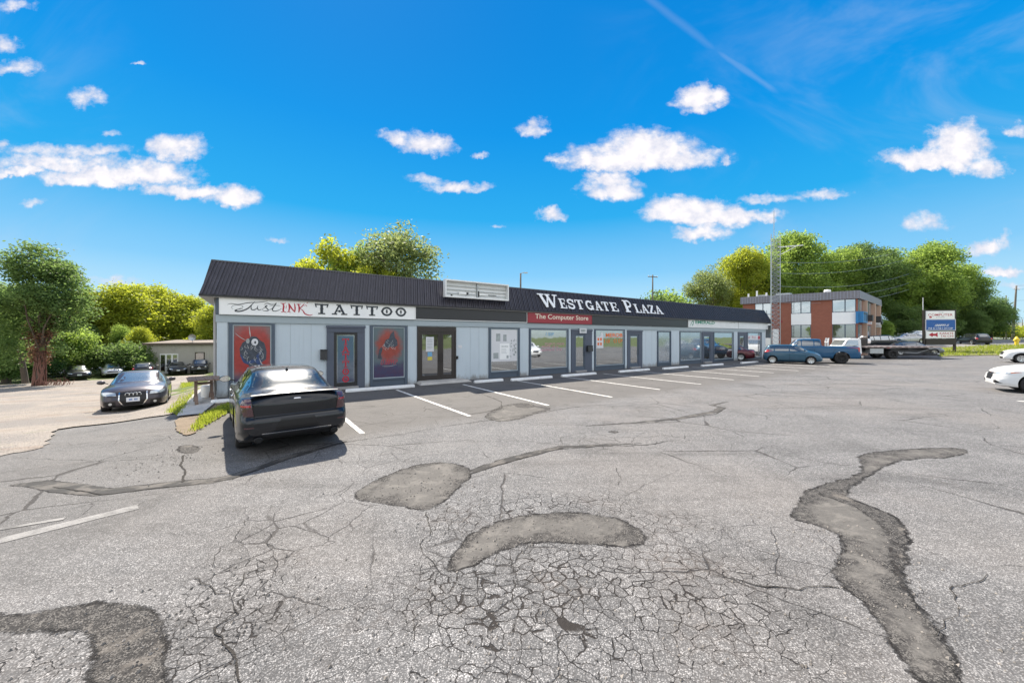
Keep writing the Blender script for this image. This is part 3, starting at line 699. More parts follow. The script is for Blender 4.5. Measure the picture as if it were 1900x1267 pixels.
def debris():
    r = random.Random(5); V, F = [], []
    spots = [(950, 1100, 1.3, 1.0), (430, 1150, .7, .6), (250, 1180, .7, .4), (1600, 1050, .5, 1.3), (800, 900, .8, .6), (1000, 980, 1.0, .4), (1100, 1200, 2.5, .5), (330, 850, .6, .8)]
    for i in range(2600):
        px, py, rx, ry = spots[r.randrange(len(spots))]; c = GF(px, py); x, y = c.x + r.gauss(0, rx * .7), c.y + r.gauss(0, ry * .7)
        if y < 1.7: continue
        q = r.choice((.003, .004, .005, .006, .009, .013)) * r.uniform(.7, 1.3); o = len(V); a = r.uniform(0, 6.28)
        for k in range(4): V.append((x + q * math.cos(a + k * 1.6) * r.uniform(.7, 1.3), y + q * math.sin(a + k * 1.6) * r.uniform(.7, 1.3), .002))
        V.append((x + q * .3, y, .002 + q * r.uniform(.7, 1.2))); F += [(o + k, o + (k + 1) % 4, o + 4) for k in range(4)]
    me = bpy.data.meshes.new('loose_stones'); me.from_pydata(V, [], F); me.materials.append(M['concrete2']); o = bpy.data.objects.new('loose_stones', me); C.objects.link(o); o['kind'] = 'stuff'; o['label'] = 'loose grit and small stones scattered over the cracked asphalt'; o['category'] = 'gravel'
debris()
# markings
def line(ax, ay, bx, by, wd, matn='linepaint', z=.0045, name='parking_line'):
    a, b_ = Vector((ax, ay, 0)), Vector((bx, by, 0)); t = (b_ - a).normalized(); nn = Vector((-t.y, t.x, 0)); P = []
    k = max(2, int((b_ - a).length / .25)); L, Rr = [], []
    for i in range(k + 1):
        p = a.lerp(b_, i / k); w_ = wd / 2 * (1 + rnd.uniform(-.08, .08)); L.append(p + nn * w_ + Vector((0, 0, z))); Rr.append(p - nn * w_ + Vector((0, 0, z)))
    mb = MB(); mb.quadgrid([L, Rr]); mb.f = [f[::-1] for f in mb.f]; return struct(name, mb, M[matn])
def fw(u, o): v = P0 + U * u + N * o; return v.x, v.y
for u0, o0, u1, o1 in [(2.95, 2.0, 3.09, 7.9), (5.77, 1.55, 5.87, 7.63), (8.75, 1.5, 8.61, 7.6), (11.58, 1.75, 11.48, 7.64), (14.66, 1.6, 14.57, 7.44), (17.7, 1.66, 17.6, 7.46), (20.6, 1.8, 20.6, 7.45),
                       (23.6, 1.8, 23.5, 7.4), (26.5, 1.9, 26.4, 7.0), (29.4, 2.0, 29.2, 7.3), (32.2, 2.0, 32.0, 7.3), (35.1, 2.0, 34.9, 7.3), (38.0, 2.2, 37.8, 7.3)]:
    line(*fw(u0, o0), *fw(u1, o1), .11)
a, b_ = GF(-60, 1018), GF(256, 940); line(a.x, a.y, b_.x, b_.y, .17, 'faint', name='faded_line')
a, b_ = GF(-60, 992), GF(120, 962); line(a.x, a.y, b_.x, b_.y, .07, 'faint', z=.0055, name='faded_line')
a, b_ = GF(1888, 744), GF(1990, 748); line(a.x, a.y, b_.x, b_.y, .12)
# gravel yard on the left, running down behind the plaza
gr = [(-80, 862), (0, 845), (60, 838), (92, 822), (88, 806), (130, 794), (190, 788), (260, 778), (335, 768)]
g0 = [G(a, b_) for a, b_ in gr]
gp = [Vector((p.x, p.y, 0)) for p in g0]
lb = P0 - U * .9 - N * 1.0; lb2 = P0 - U * .9 - N * 30; 
gp += [lb, lb2, P0 + U * 6 - N * 34, P0 + U * 8 - N * 41, P0 - U * 24 - N * 34, P0 - U * 26 - N * 22, P0 - U * 34 - N * 10, P0 - U * 26 + N * 4, P0 - U * 9 + N * 10]
gp = [Vector((p.x, p.y, 0)) for p in gp]
mb = sheet_mb(jag(gp, .12, .5, 0, 31), zslope, maxlen=.8); struct('gravel_yard', mb, M['gravel'])
# dirt and grass apron between the asphalt and the left wall
ap = [G(a, b_) for a, b_ in [(328, 774), (322, 800), (350, 813), (378, 790), (432, 764), (436, 742), (402, 746), (372, 772)]]
struct('dirt_apron', sheet_mb(jag(ap, .04, .12, 0, 21), lambda x, y: zslope(x, y) + .012, maxlen=.4), M['dirtedge'])
gs = [G(a, b_) for a, b_ in [(312, 768), (334, 772), (366, 728), (374, 712), (338, 712), (329, 748)]]
struct('grass_strip', sheet_mb(jag(gs, .05, .15, 0, 22), lambda x, y: zslope(x, y) + .014, maxlen=.4), M['drygrass'])
# right: verge, road, kerb
ve = [(1742, 662), (1780, 660.5), (1830, 659.5), (1900, 660), (2100, 662), (2200, 655), (2100, 641), (1900, 641), (1860, 641), (1800, 643.5), (1740, 646)]
vp = [G(a, b_) for a, b_ in ve]
struct('grass_verge', sheet_mb(resample([Vector((p.x, p.y, 0)) for p in vp], 2), .05, maxlen=2), M['drygrass'])
rp = [G(a, b_) for a, b_ in [(1600, 646), (1740, 646.3), (1800, 643.7), (1870, 641), (2000, 638), (2000, 634), (1880, 633.5), (1700, 633.5), (1600, 636)]]
struct('road', sheet_mb(resample([Vector((p.x, p.y, 0)) for p in rp], 3), .03, maxlen=3), M['road'])
def tufts(name, poly, n, hmin, hmax, seed, label, z=.05):
    r = random.Random(seed); xs = [p.x for p in poly]; ys = [p.y for p in poly]; V, F, A = [], [], []
    k = 0
    while k < n:
        x, y = r.uniform(min(xs), max(xs)), r.uniform(min(ys), max(ys))
        if not inpoly(x, y, poly): continue
        k += 1; z0 = gz(x, y) + z; cv = r.random()
        for _ in range(5):
            a = r.uniform(0, 6.28); h = r.uniform(hmin, hmax); w_ = h * .07 + .006; dx, dy = math.cos(a), math.sin(a); l = h * r.uniform(.2, .7); o = len(V)
            bx, by = x + r.gauss(0, .05), y + r.gauss(0, .05)
            V += [(bx - dy * w_, by + dx * w_, z0 - .02), (bx + dy * w_, by - dx * w_, z0 - .02), (bx + dx * l, by + dy * l, z0 + h)]; F.append((o, o + 1, o + 2)); A += [min(1, max(0, cv * .7 + r.uniform(0, .3)))] * 3
    me = bpy.data.meshes.new(name); me.from_pydata(V, [], F); me.materials.append(M['blade'])
    at = me.attributes.new('v', 'FLOAT', 'POINT'); at.data.foreach_set('value', np.array(A, dtype=np.float32))
    o = bpy.data.objects.new(name, me); C.objects.link(o); o['kind'] = 'stuff'; o['label'] = label; o['category'] = 'grass'; return o
tufts('grass', gs, 900, .04, .14, 3, 'yellow green grass strip beside the parked charcoal hatchback')
tufts('grass', [G(a, b_) for a, b_ in [(352, 806), (380, 772), (425, 750), (434, 760), (392, 784)]], 420, .03, .10, 4, 'green grass at the foot of the left corner of the plaza')
tufts('grass', vp, 2600, .08, .30, 5, 'long yellow green grass on the verge under the pylon sign')
# ------------------------------------------------------------------ lettering
_tc = {}
def text_geo(body, size=1, bold=0, spacing=1.0, shear=0):
    cu = bpy.data.curves.new('t', 'FONT'); cu.body = body; cu.size = size; cu.offset = bold; cu.space_character = spacing; cu.shear = shear; cu.resolution_u = 3
    ob = bpy.data.objects.new('t', cu); C.objects.link(ob); dg = bpy.context.evaluated_depsgraph_get(); dg.update()
    me = ob.evaluated_get(dg).to_mesh(); V = [tuple(v.co) for v in me.vertices]; F = [tuple(p.vertices) for p in me.polygons]
    ob.evaluated_get(dg).to_mesh_clear(); bpy.data.objects.remove(ob); bpy.data.curves.remove(cu); return V, F
def text_mb(body, x0, x1, z0, z1, y, bold=.0, spacing=1.0, shear=0, mb=None):
    """letters stretched to the box x0..x1, z0..z1 in the plane y"""
    V, F = text_geo(body, 1, bold, spacing, shear); A = np.array(V); mn, mx = A.min(0), A.max(0); mb = mb or MB(); o = len(mb.v)
    for v in V: mb.v.append((x0 + (v[0] - mn[0]) / (mx[0] - mn[0]) * (x1 - x0), y, z0 + (v[1] - mn[1]) / (mx[1] - mn[1]) * (z1 - z0)))
    for f in F: mb.f.append(tuple(o + i for i in f)); mb.mi.append(mb.cur)
    return mb
# hand drawn slab-serif capitals: strokes are (polyline, width); unit box 0..w x 0..1
def arc(cx, cz, rx, rz, a0, a1, n=14): return [(cx + rx * math.cos(R(a0 + (a1 - a0) * i / n)), cz + rz * math.sin(R(a0 + (a1 - a0) * i / n))) for i in range(n + 1)]
GLY = {
 'W': (1.35, [([(.18, .97), (.46, .03)], .22), ([(.46, .03), (.68, .90)], .10), ([(.62, .97), (.92, .03)], .22), ([(.92, .03), (1.2, .97)], .10), ([(0, .96), (.42, .96)], .09), ([(.50, .96), (.84, .96)], .09), ([(1.03, .96), (1.36, .96)], .09)]),
 'E': (.82, [([(.22, 0), (.22, 1)], .2), ([(.02, .95), (.78, .95)], .1), ([(.02, .05), (.8, .05)], .1), ([(.3, .5), (.6, .5)], .09), ([(.75, 1), (.75, .70)], .07), ([(.78, 0), (.78, .32)], .07), ([(.6, .62), (.6, .38)], .06)]),
 'S': (.74, [([(.64, .70)] + arc(.37, .73, .27, .22, 10, 270, 14) + arc(.37, .27, .28, .22, 90, -170, 14), .17), ([(.66, .98), (.66, .66)], .07), ([(.07, .02), (.07, .36)], .07)]),
 'T': (.90, [([(.45, 0), (.45, .95)], .2), ([(.02, .95), (.88, .95)], .1), ([(.05, 1), (.05, .68)], .07), ([(.85, 1), (.85, .68)], .07), ([(.24, .05), (.66, .05)], .1)]),
 'G': (.95, [(arc(.47, .5, .36, .42, 45, 325, 20), .19), ([(.78, 0.02), (.78, .42)], .18), ([(.55, .44), (.93, .44)], .09), ([(.76, .98), (.76, .66)], .07)]),
 'A': (.95, [([(.46, .98), (.17, .03)], .1), ([(.44, .98), (.76, .03)], .22), ([(.26, .33), (.66, .33)], .09), ([(0, .05), (.34, .05)], .1), ([(.56, .05), (.95, .05)], .1)]),
 'P': (.82, [([(.22, 0), (.22, 1)], .2), ([(.02, .05), (.46, .05)], .1), ([(.02, .95), (.42, .95)], .1), ([(.4, .95)] + arc(.42, .70, .27, .25, 90, -90, 12) + [(.25, .45)], .13)]),
 'L': (.80, [([(.22, 0), (.22, 1)], .2), ([(.02, .95), (.44, .95)], .1), ([(.02, .05), (.76, .05)], .1), ([(.74, 0), (.74, .36)], .07)]),
 'Z': (.80, [([(.66, .93), (.12, .07)], .21), ([(.05, .95), (.74, .95)], .1), ([(.04, .05), (.76, .05)], .1), ([(.08, 1), (.08, .68)], .07), ([(.73, 0), (.73, .34)], .07)]),
 'O': (1.0, [(arc(.5, .5, .37, .40, 0, 360, 26), .2), ([(.5, .30), (.5, .70)], .11), ([(.42, .5), (.58, .5)], .1), ([(.02, .5), (.1, .5)], .12), ([(.9, .5), (.98, .5)], .12)]),
}
GLY['t'] = (1.0, [([(.5, .02), (.5, .9)], .19), ([(.06, .93), (.94, .93)], .13), ([(.05, 1.02), (.13, .66)], .1), ([(.95, 1.02), (.87, .66)], .1), ([(.26, .05), (.74, .05)], .12), ([(.38, .5), (.62, .5)], .07)])
GLY['a'] = (1.15, [([(.55, .98), (.22, .05)], .15), ([(.55, .98), (.90, .05)], .2), ([(.36, .34), (.78, .34)], .08), ([(.02, .05), (.40, .05)], .12), ([(.68, .05), (1.13, .05)], .12), ([(.34, .95), (.66, .95)], .1), ([(.56, .24), (.56, .46)], .13)])
def ribbon(mb, pts, wd, y, dep, taper=False):
    n = len(pts); L, Rr = [], []; closed = n > 3 and math.hypot(pts[0][0] - pts[-1][0], pts[0][1] - pts[-1][1]) < 1e-6
    for i, p in enumerate(pts):
        a = pts[i - 1] if i > 0 else (pts[-2] if closed else pts[0]); b_ = pts[i + 1] if i < n - 1 else (pts[1] if closed else pts[-1])
        tx, tz = b_[0] - a[0], b_[1] - a[1]; l = math.hypot(tx, tz) or 1; w_ = wd / 2
        if hasattr(taper, '__len__'): w_ = taper[i] / 2
        L.append((p[0] - tz / l * w_, p[1] + tx / l * w_)); Rr.append((p[0] + tz / l * w_, p[1] - tx / l * w_))
    rows = [[(q[0], y, q[1]) for q in L], [(q[0], y - dep, q[1]) for q in L], [(q[0], y - dep, q[1]) for q in Rr], [(q[0], y, q[1]) for q in Rr], [(q[0], y, q[1]) for q in L]]
    mb.quadgrid(rows)
    if not closed:
        for i in (0, -1): mb.poly([(L[i][0], y, L[i][1]), (L[i][0], y - dep, L[i][1]), (Rr[i][0], y - dep, Rr[i][1]), (Rr[i][0], y, Rr[i][1])])
def glyph(mb, ch, x, z, h, y, dep=.03, sx=1.0, shear=0):
    wd, st = GLY[ch]
    for k, (pts, w_) in enumerate(st):
        P = [(x + (p[0] * sx) * h, z + p[1] * h) for p in pts]; ribbon(mb, P, w_ * h * (sx if abs(pts[0][0] - pts[-1][0]) < .05 and len(pts) == 2 else 1), y, dep + k * .0012)
    return wd * h * sx
def stroke(mb, pts, w0, w1, y, dep, n=6):
    """smooth brush stroke through pts with width profile"""
    Q = []; m = len(pts)
    for i in range(m - 1):
        p0, p1, p2, p3 = pts[max(0, i - 1)], pts[i], pts[i + 1], pts[min(m - 1, i + 2)]
        for k in range(n):
            t = k / n; Q.append(tuple(.5 * (2 * p1[j] + (p2[j] - p0[j]) * t + (2 * p0[j] - 5 * p1[j] + 4 * p2[j] - p3[j]) * t * t + (3 * p1[j] - p0[j] - 3 * p2[j] + p3[j]) * t ** 3) for j in (0, 1)))
    Q.append(pts[-1]); L = len(Q); tp = [w0 + (w1 - w0) * math.sin(math.pi * i / (L - 1)) for i in range(L)]
    ribbon(mb, Q, w1, y, dep, tp)

def scribble(mb, x0, x1, z0, z1, y, n, seed, slant=0.0):
    """writing too small to read in the photo: rows of letter-sized pen strokes"""
    r = random.Random(seed); w_ = (x1 - x0) / n; h = z1 - z0; k = 0
    for i in range(n):
        if r.random() < .1: continue
        x = x0 + (i + .15) * w_; c = r.randrange(4); k += 1; q = w_ * .62; th = min(h, w_) * .22
        P = {0: [(0, 0), (0, 1)], 1: [(0, 0), (0, 1), (1, .9), (1, .5), (0, .45)], 2: [(1, .85), (.4, 1), (0, .6), (0, .3), (.5, 0), (1, .15)], 3: [(0, 1), (0, 0), (1, 0), (1, 1)]}[c]
        ribbon(mb, [(x + a * q + b_ * h * slant, z0 + b_ * h) for a, b_ in P], th, y, .0012 + .0002 * (k % 3))
    return mb
# ------------------------------------------------------------------ the plaza
ZE, ZT, ULEN, DEP = 3.55, 4.82, 43.0, 13.0
def plaza():
    T = Th('plaza_building', 'long single storey plaza with grey blue walls and charcoal ribbed mansard roof', 'building', (ULEN / 2, DEP / 2, 0), FAC)
    T.part('wall', MB().box(0, ULEN, 0, DEP, -2.2, 3.7), M['wall'])
    T.part('beam', MB().box(-.03, ULEN + .03, -.06, -.002, 2.635, 2.885), M['trim'])
    T.part('sign_backing', MB().box(-.02, ULEN + .4, -.045, -.003, 2.89, ZE), M['frame'])
    # pilasters, proud of the wall
    for a, b_ in [(.0, .30), (4.9, 5.08), (6.74, 7.14), (12.92, 13.5), (16.48, 16.66), (18.44, 18.64), (21.6, 21.82), (26.9, 28.0), (31.12, 31.24), (36.42, 37.26), (42.08, 42.98)]: T.part('pilaster', MB().box(a, b_, -.035, -.001, 0, 2.634), M['wall'])
    for x in (2.2, 2.9, 9.9, 10.4, 23.9, 24.6): T.part('wall_joint', MB().box(x - .006, x + .006, -.004, -.001, .02, 2.63), M['trim'])
    # mansard: ribbed front, ends and soffit
    ob, ot = -.24, .42; xl, xlt, xr, xrt = -.46, -.14, 44.1, 43.82
    mb = MB(); mb.quadgrid([[(xl, ob, ZE), (xlt, ot, ZT)], [(xr, ob, ZE), (xrt, ot, ZT)]])
    mb.quadgrid([[(xl, ob, ZE), (xlt, ot, ZT)], [(xl, DEP + .2, ZE), (xlt, DEP - .3, ZT)]]); mb.quadgrid([[(xr, ob, ZE), (xrt, ot, ZT)], [(xr, DEP + .2, ZE), (xrt, DEP - .3, ZT)]])
    mb.quadgrid([[(xl, DEP + .2, ZE), (xlt, DEP - .3, ZT)], [(xr, DEP + .2, ZE), (xrt, DEP - .3, ZT)]])
    nrm = Vector((0, -(ZT - ZE), -(ot - ob))).normalized(); nrm = Vector((0, -(ZT - ZE), (ot - ob))).normalized() * .045
    k = 0; x = xl + .06
    while x < xr - .05:
        t = (x - xl) / (xr - xl); xt = xlt + t * (xrt - xlt)
        if k % 3 == 0: w_ = .03
        else: w_ = .018
        a, b_ = Vector((x - w_, ob, ZE + .002)), Vector((x + w_, ob, ZE + .002)); c, d = Vector((xt + w_, ot, ZT - .002)), Vector((xt - w_, ot, ZT - .002)); n_ = nrm * (1 if k % 3 == 0 else .6)
        mb.quadgrid([[a, a + n_, b_ + n_, b_], [d, d + n_, c + n_, c]]); mb.poly([a, a + n_, b_ + n_, b_]); k += 1; x += .105
    y = 0.2
    while y < DEP:
        for xa, xb, s in ((xl, xlt, -1), (xr, xrt, 1)):
            n_ = Vector((s * .025, 0, .008)); a, b_ = Vector((xa, y - .02, ZE + .002)), Vector((xa, y + .02, ZE + .002)); c, d = Vector((xb, y + .02, ZT - .002)), Vector((xb, y - .02, ZT - .002))
            mb.quadgrid([[a, a + n_, b_ + n_, b_], [d, d + n_, c + n_, c]])
        y += .2
    T.part('mansard_roof', mb, M['mansard'])
    T.part('soffit', MB().box(xl + .01, xr - .01, ob + .01, DEP + .19, ZE - .07, ZE - .004), M['soffit'])
    T.part('roof_cap', MB().box(xlt - .03, xrt + .03, ot - .03, ot + .14, ZT - .005, ZT + .045).box(xlt - .03, xlt + .14, ot + .141, DEP - .2, ZT - .005, ZT + .045).box(xrt - .14, xrt + .03, ot + .141, DEP - .2, ZT - .005, ZT + .045), M['mansard_trim'])
    T.part('flat_roof', MB().box(xlt + .15, xrt - .15, ot + .15, DEP - .31, 4.4, 4.55), M['roofing'])
    T.part('eave_trim', MB().box(xl - .005, xr + .005, ob - .012, ob + .03, ZE - .05, ZE + .012), M['black'])
    # downspout and meter pipes on the left corner
    mb = MB(); mb.tube([(-.055, .12, 3.0), (-.06, .10, 2.8), (-.06, .10, .12), (-.08, -.02, .04)], .045, 10); T.part('downspout', mb, M['soffit'], True)
    mb = MB(); mb.tube([(-.06, .1, 3.5), (-.06, .1, 2.7)], .03, 8); T.part('conduit', mb, M['galv'], True)
    def window(px0, px1, gz0, gz1, zb, matn='pane', base=True, fw=.11, mull=None, light=False):
        a, b_ = fu(px0), fu(px1); fm = M['frame']; f = MB(); z1 = gz1 + .05
        f.box(a, a + fw, -.075, -.003, zb, z1).box(b_ - fw, b_, -.075, -.003, zb, z1).box(a + fw, b_ - fw, -.075, -.003, gz1, z1)
        f.box(a + fw, b_ - fw, -.085, -.003, gz0 - .07, gz0)
        if base: f.box(a + fw, b_ - fw, -.045, -.003, zb, gz0 - .0702)
        o = T.part('window', f, fm)
        inn = MB(); i0, i1 = a + fw, b_ - fw; t = .035
        inn.box(i0, i0 + t, -.05, -.004, gz0, gz1).box(i1 - t, i1, -.05, -.004, gz0, gz1).box(i0 + t, i1 - t, -.05, -.004, gz0, gz0 + t).box(i0 + t, i1 - t, -.05, -.004, gz1 - t, gz1)
        if mull:
            for q in mull: inn.box(i0 + (i1 - i0) * q - .02, i0 + (i1 - i0) * q + .02, -.048, -.004, gz0 + t, gz1 - t)
        if light or matn == 'pane': T.part('sash', inn, M['trim'], parent=o)
        else: T.part('sash', inn, fm, parent=o)
        T.part('pane', MB().box(i0 + t, i1 - t, -.02, -.0045, gz0 + t, gz1 - t), M[matn], parent=o)
        return o, i0, i1
    w1, a, b_ = window(424.5, 510, .38, 2.56, 0, 'pane')
    mural1(T, w1, a, b_); 
    w2, a, b_ = window(686.3, 754.7, .33, 2.56, 0, 'pane'); mural2(T, w2, a, b_)
    w3, a, b_ = window(906.3, 963, .32, 2.55, 0, 'pane')
    poster(T, w3, a, b_)
    w4, a, b_ = window(981, 1053.7, .34, 2.54, 0, 'pane')
    w5, a5, b5 = window(1102, 1158, .30, 2.57, 0, 'pane')
    window(1219, 1244, .22, 2.52, 0, 'panegrey', fw=.09)
    window(1260, 1300.5, .30, 2.52, 0, 'panegrey', fw=.1, light=True)
    window(1322.5, 1360, .22, 2.52, 0, 'pane', fw=.14, light=True)
    w9, a9, b9 = window(1384.5, 1412, .2, 2.54, 0, 'pane', fw=.22, light=True)
    # window lettering
    mb = scribble(MB(), a + (b_ - a) * .40, a + (b_ - a) * .74, 2.2, 2.38, -.024, 6, 1, .2); T.part('window_lettering', mb, M['stickerb'], parent=w4, recalc=False)
    mb = MB()
    for z, x0, x1 in ((1.72, .38, .92), (1.56, .30, .80), (1.38, .26, .86)): scribble(mb, a + (b_ - a) * x0, a + (b_ - a) * x1, z - .05, z + .06, -.024, int(26 * (x1 - x0)), int(z * 100))
    T.part('window_lettering', mb, M['pink'], parent=w4, recalc=False)
    mb = text_mb('MEROB', a5 + .95, b5 - .08, 2.12, 2.38, -.024, .03); scribble(mb, a5 + .80, b5 - .06, 1.76, 1.98, -.0245, 8, 4)
    T.part('window_lettering', mb, M['orange'], parent=w5, recalc=False)
    mb = MB(); mb.extrude([(a5 + .08, -.024, 1.42), (a5 + .72, -.024, 1.42), (a5 + .72, -.024, 2.2), (a5 + .58, -.024, 2.5), (a5 + .42, -.024, 2.15), (a5 + .08, -.024, 2.15)], (0, -.003, 0))
    e = T.part('window_emblem', mb, M['poster'], parent=w5)
    mb = MB()
    for x, z in ((.18, 1.9), (.18, 1.6), (.42, 1.9), (.42, 1.6)): mb.box(a5 + x, a5 + x + .16, -.031, -.0275, z, z + .17)
    T.part('window_emblem_print', mb, M['orange'], parent=w5)
    mb = MB(); mb.box(a9 + .04, b9 - .05, -.027, -.0205, 1.86, 2.30); T.part('poster', mb, M['poster'], parent=w9)
    mb = scribble(MB(), a9 + .12, a9 + (b9 - a9) * .62, 2.0, 2.2, -.029, 6, 8); mb2 = MB(); mb2.box(b9 - .5, b9 - .08, -.031, -.0275, 1.92, 2.24)
    T.part('poster_print', mb, M['redpaint'], parent=w9, recalc=False); T.part('poster_block', mb2, M['redpaint'], parent=w9)
    # double glass door
    a, b_ = fu(774), fu(845); f = MB(); f.box(a, a + .08, -.09, -.003, .1, 2.6).box(b_ - .08, b_, -.09, -.003, .1, 2.6).box(a + .08, b_ - .08, -.09, -.003, 2.36, 2.6)
    fr = T.part('door_frame', f, M['bronze'])
    mid = fu(816.5)
    for x0, x1, hs in ((a + .085, mid - .004, 1), (mid + .004, b_ - .085, 0)):
        f = MB(); st = .13; f.box(x0, x0 + st, -.075, -.006, .13, 2.35).box(x1 - st, x1, -.075, -.006, .13, 2.35).box(x0 + st, x1 - st, -.075, -.006, 2.23, 2.35).box(x0 + st, x1 - st, -.075, -.006, .13, .34)
        d = T.part('door', f, M['bronze']); T.part('pane', MB().box(x0 + st, x1 - st, -.04, -.0065, .34, 2.23), M['panedark'], parent=d)
        hx = x1 - .07 if hs else x0 + .07
        hb = MB(); hb.tube([(hx, -.075, .95), (hx, -.13, .95), (hx, -.13, 1.35), (hx, -.075, 1.35)], .014, 8); T.part('handle', hb, M['black'], True, parent=d)
        if hs:
            T.part('notice', MB().box(x0 + .32, x0 + .70, -.048, -.0405, 1.45, 2.12), M['poster'], parent=d)
            mbn = MB()
            for i in range(7): mbn.box(x0 + .37, x0 + .64, -.0515, -.0485, 2.0 - i * .07, 2.025 - i * .07)
            T.part('notice_print', mbn, M['posterg'], parent=d)
            T.part('sticker', MB().box(x0 + .40, x0 + .62, -.047, -.0405, 1.22, 1.42), M['stickerb'], parent=d); T.part('sticker', MB().box(x0 + .40, x0 + .62, -.0475, -.0405, 1.04, 1.20), M['stickery'], parent=d)
    # single doors: surround, frame, leaf with glass
    def sdoor(p0, p1, l0, l1, g0, g1, ztop=2.58, leaf='frame', gmat='pane', zl=2.3, zg0=.32, zg1=2.18, cap=True):
        a, b_, c, d, e, g_ = (fu(q) for q in (p0, p1, l0, l1, g0, g1))
        f = MB(); f.box(a, c, -.07, -.003, 0, ztop).box(d, b_, -.07, -.003, 0, ztop).box(c, d, -.07, -.003, zl, ztop)
        if cap: f.box(a - .03, b_ + .03, -.11, -.0705, ztop - .09, ztop).box(a, b_, -.09, -.0708, zl + .02, zl + .05)
        T.part('door_surround', f, M['surround'])
        f = MB(); f.box(c, e, -.05, -.004, .1, zl - .001).box(g_, d, -.05, -.004, .1, zl - .001).box(e, g_, -.05, -.004, zg1, zl - .001).box(e, g_, -.05, -.004, .1, zg0)
        dr = T.part('door', f, M[leaf]); T.part('pane', MB().box(e, g_, -.025, -.0045, zg0, zg1), M[gmat], parent=dr)
        hb = MB(); hb.tube([(d - .06, -.05, .95), (d - .06, -.10, .95), (d - .06, -.10, 1.2), (d - .06, -.05, 1.2)], .013, 8); T.part('handle', hb, M['black'], True, parent=dr)
        T.part('threshold', MB().box(c - .02, d + .02, -.22, -.002, 0, .095), M['soffit'])
        return dr, e, g_
    d1, e, g_ = sdoor(606, 676, 619, 662.6, 624.5, 657.4, leaf='black', gmat='panegrey', zg0=.26, zg1=2.2)
    T.part('door_artwork', MB().box(e + .03, g_ - .03, -.03, -.0255, .29, 2.17), M['artblue'], parent=d1)
    mb = MB(); zz = 2.05
    hgt = .26
    for ch in 'taTTOO'.replace('T', 't'):
        glyph(mb, ch, (e + g_) / 2 - .5 * GLY[ch][0] * hgt * 1.05, zz - hgt, hgt, -.0305, .006, 1.05); zz -= .305
    T.part('door_lettering', mb, M['redpaint'], parent=d1)
    sdoor(1059, 1097, 1065.5, 1084, 1067.5, 1082)
    sdoor(1163, 1190.5, 1167, 1183.5, 1168.8, 1182)
    sdoor(1302, 1322, 1304, 1316.5, 1305.5, 1315.5, cap=False)
    d5, e, g_ = sdoor(1368.4, 1384, 1370.5, 1380.5, 1372, 1379.5, cap=False, gmat='pane', zg0=1.25, zg1=2.2)
    T.part('concrete_slab', MB().hexa([(7.0, -.9, .01), (9.55, -.85, .01), (9.4, -.002, .01), (7.12, -.002, .01), (7.1, -.8, .11), (9.4, -.75, .11), (9.3, -.002, .12), (7.2, -.002, .12)]), M['concrete'])
    # mail boxes, lock box, small notice, loose cable
    def mail(px, z0, z1, w_, o=.0):
        u0 = fu(px); mb = MB(); mb.hexa([(u0, -.16 - o, z0), (u0 + w_, -.16 - o, z0), (u0 + w_, -.002 - o, z0), (u0, -.002 - o, z0), (u0, -.12 - o, z1), (u0 + w_, -.12 - o, z1), (u0 + w_, -.002 - o, z1), (u0, -.002 - o, z1)])
        mb.box(u0 - .01, u0 + w_ + .01, -.17 - o, -.001 - o, z1 + .001, z1 + .02); return mb
    T.part('mailbox', mail(594, 1.22, 1.6, .24), M['black']); T.part('mailbox', mail(1086, 1.24, 1.58, .42, .11), M['black'])
    T.part('lock_box', MB().box(9.12, 9.2, -.11, -.036, 1.05, 1.2), M['black'])
    T.part('wall_notice', MB().box(9.24, 9.45, -.012, -.001, 1.58, 1.72), M['poster'])
    o = T.part('hanging_notice', MB().box(fu(1073), fu(1086), -.118, -.1101, 2.36, 2.66), M['poster']); T.part('notice_print', MB().box(fu(1075), fu(1084), -.1215, -.1185, 2.44, 2.60), M['posterg'], parent=o)
    mb = MB(); pts = [(19.95, -.07, 3.5), (20.0, -.08, 3.1), (20.05, -.08, 2.93), (20.6, -.09, 2.90), (21.4, -.09, 2.93), (22.3, -.09, 2.90), (23.4, -.09, 2.92), (24.5, -.08, 2.90)]; mb.tube(pts, .012, 6); T.part('loose_cable', mb, M['whitemetal'], True)
    return T
M['artblue'] = mural_mat('door_art_blue', 3, -17.35, 0.5, .6, (.06, .12, .18), (.16, .2, .26), .4)
M['mural1'] = mural_mat('mural_red_blue', 1, -20.5, 1.6, .85, (.15, .16, .165), (.46, .045, .04), .75)
M['mural2'] = mural_mat('mural_red_teal', 5, -15.6, 1.75, .58, (.09, .13, .15), (.40, .06, .045), 1.0)
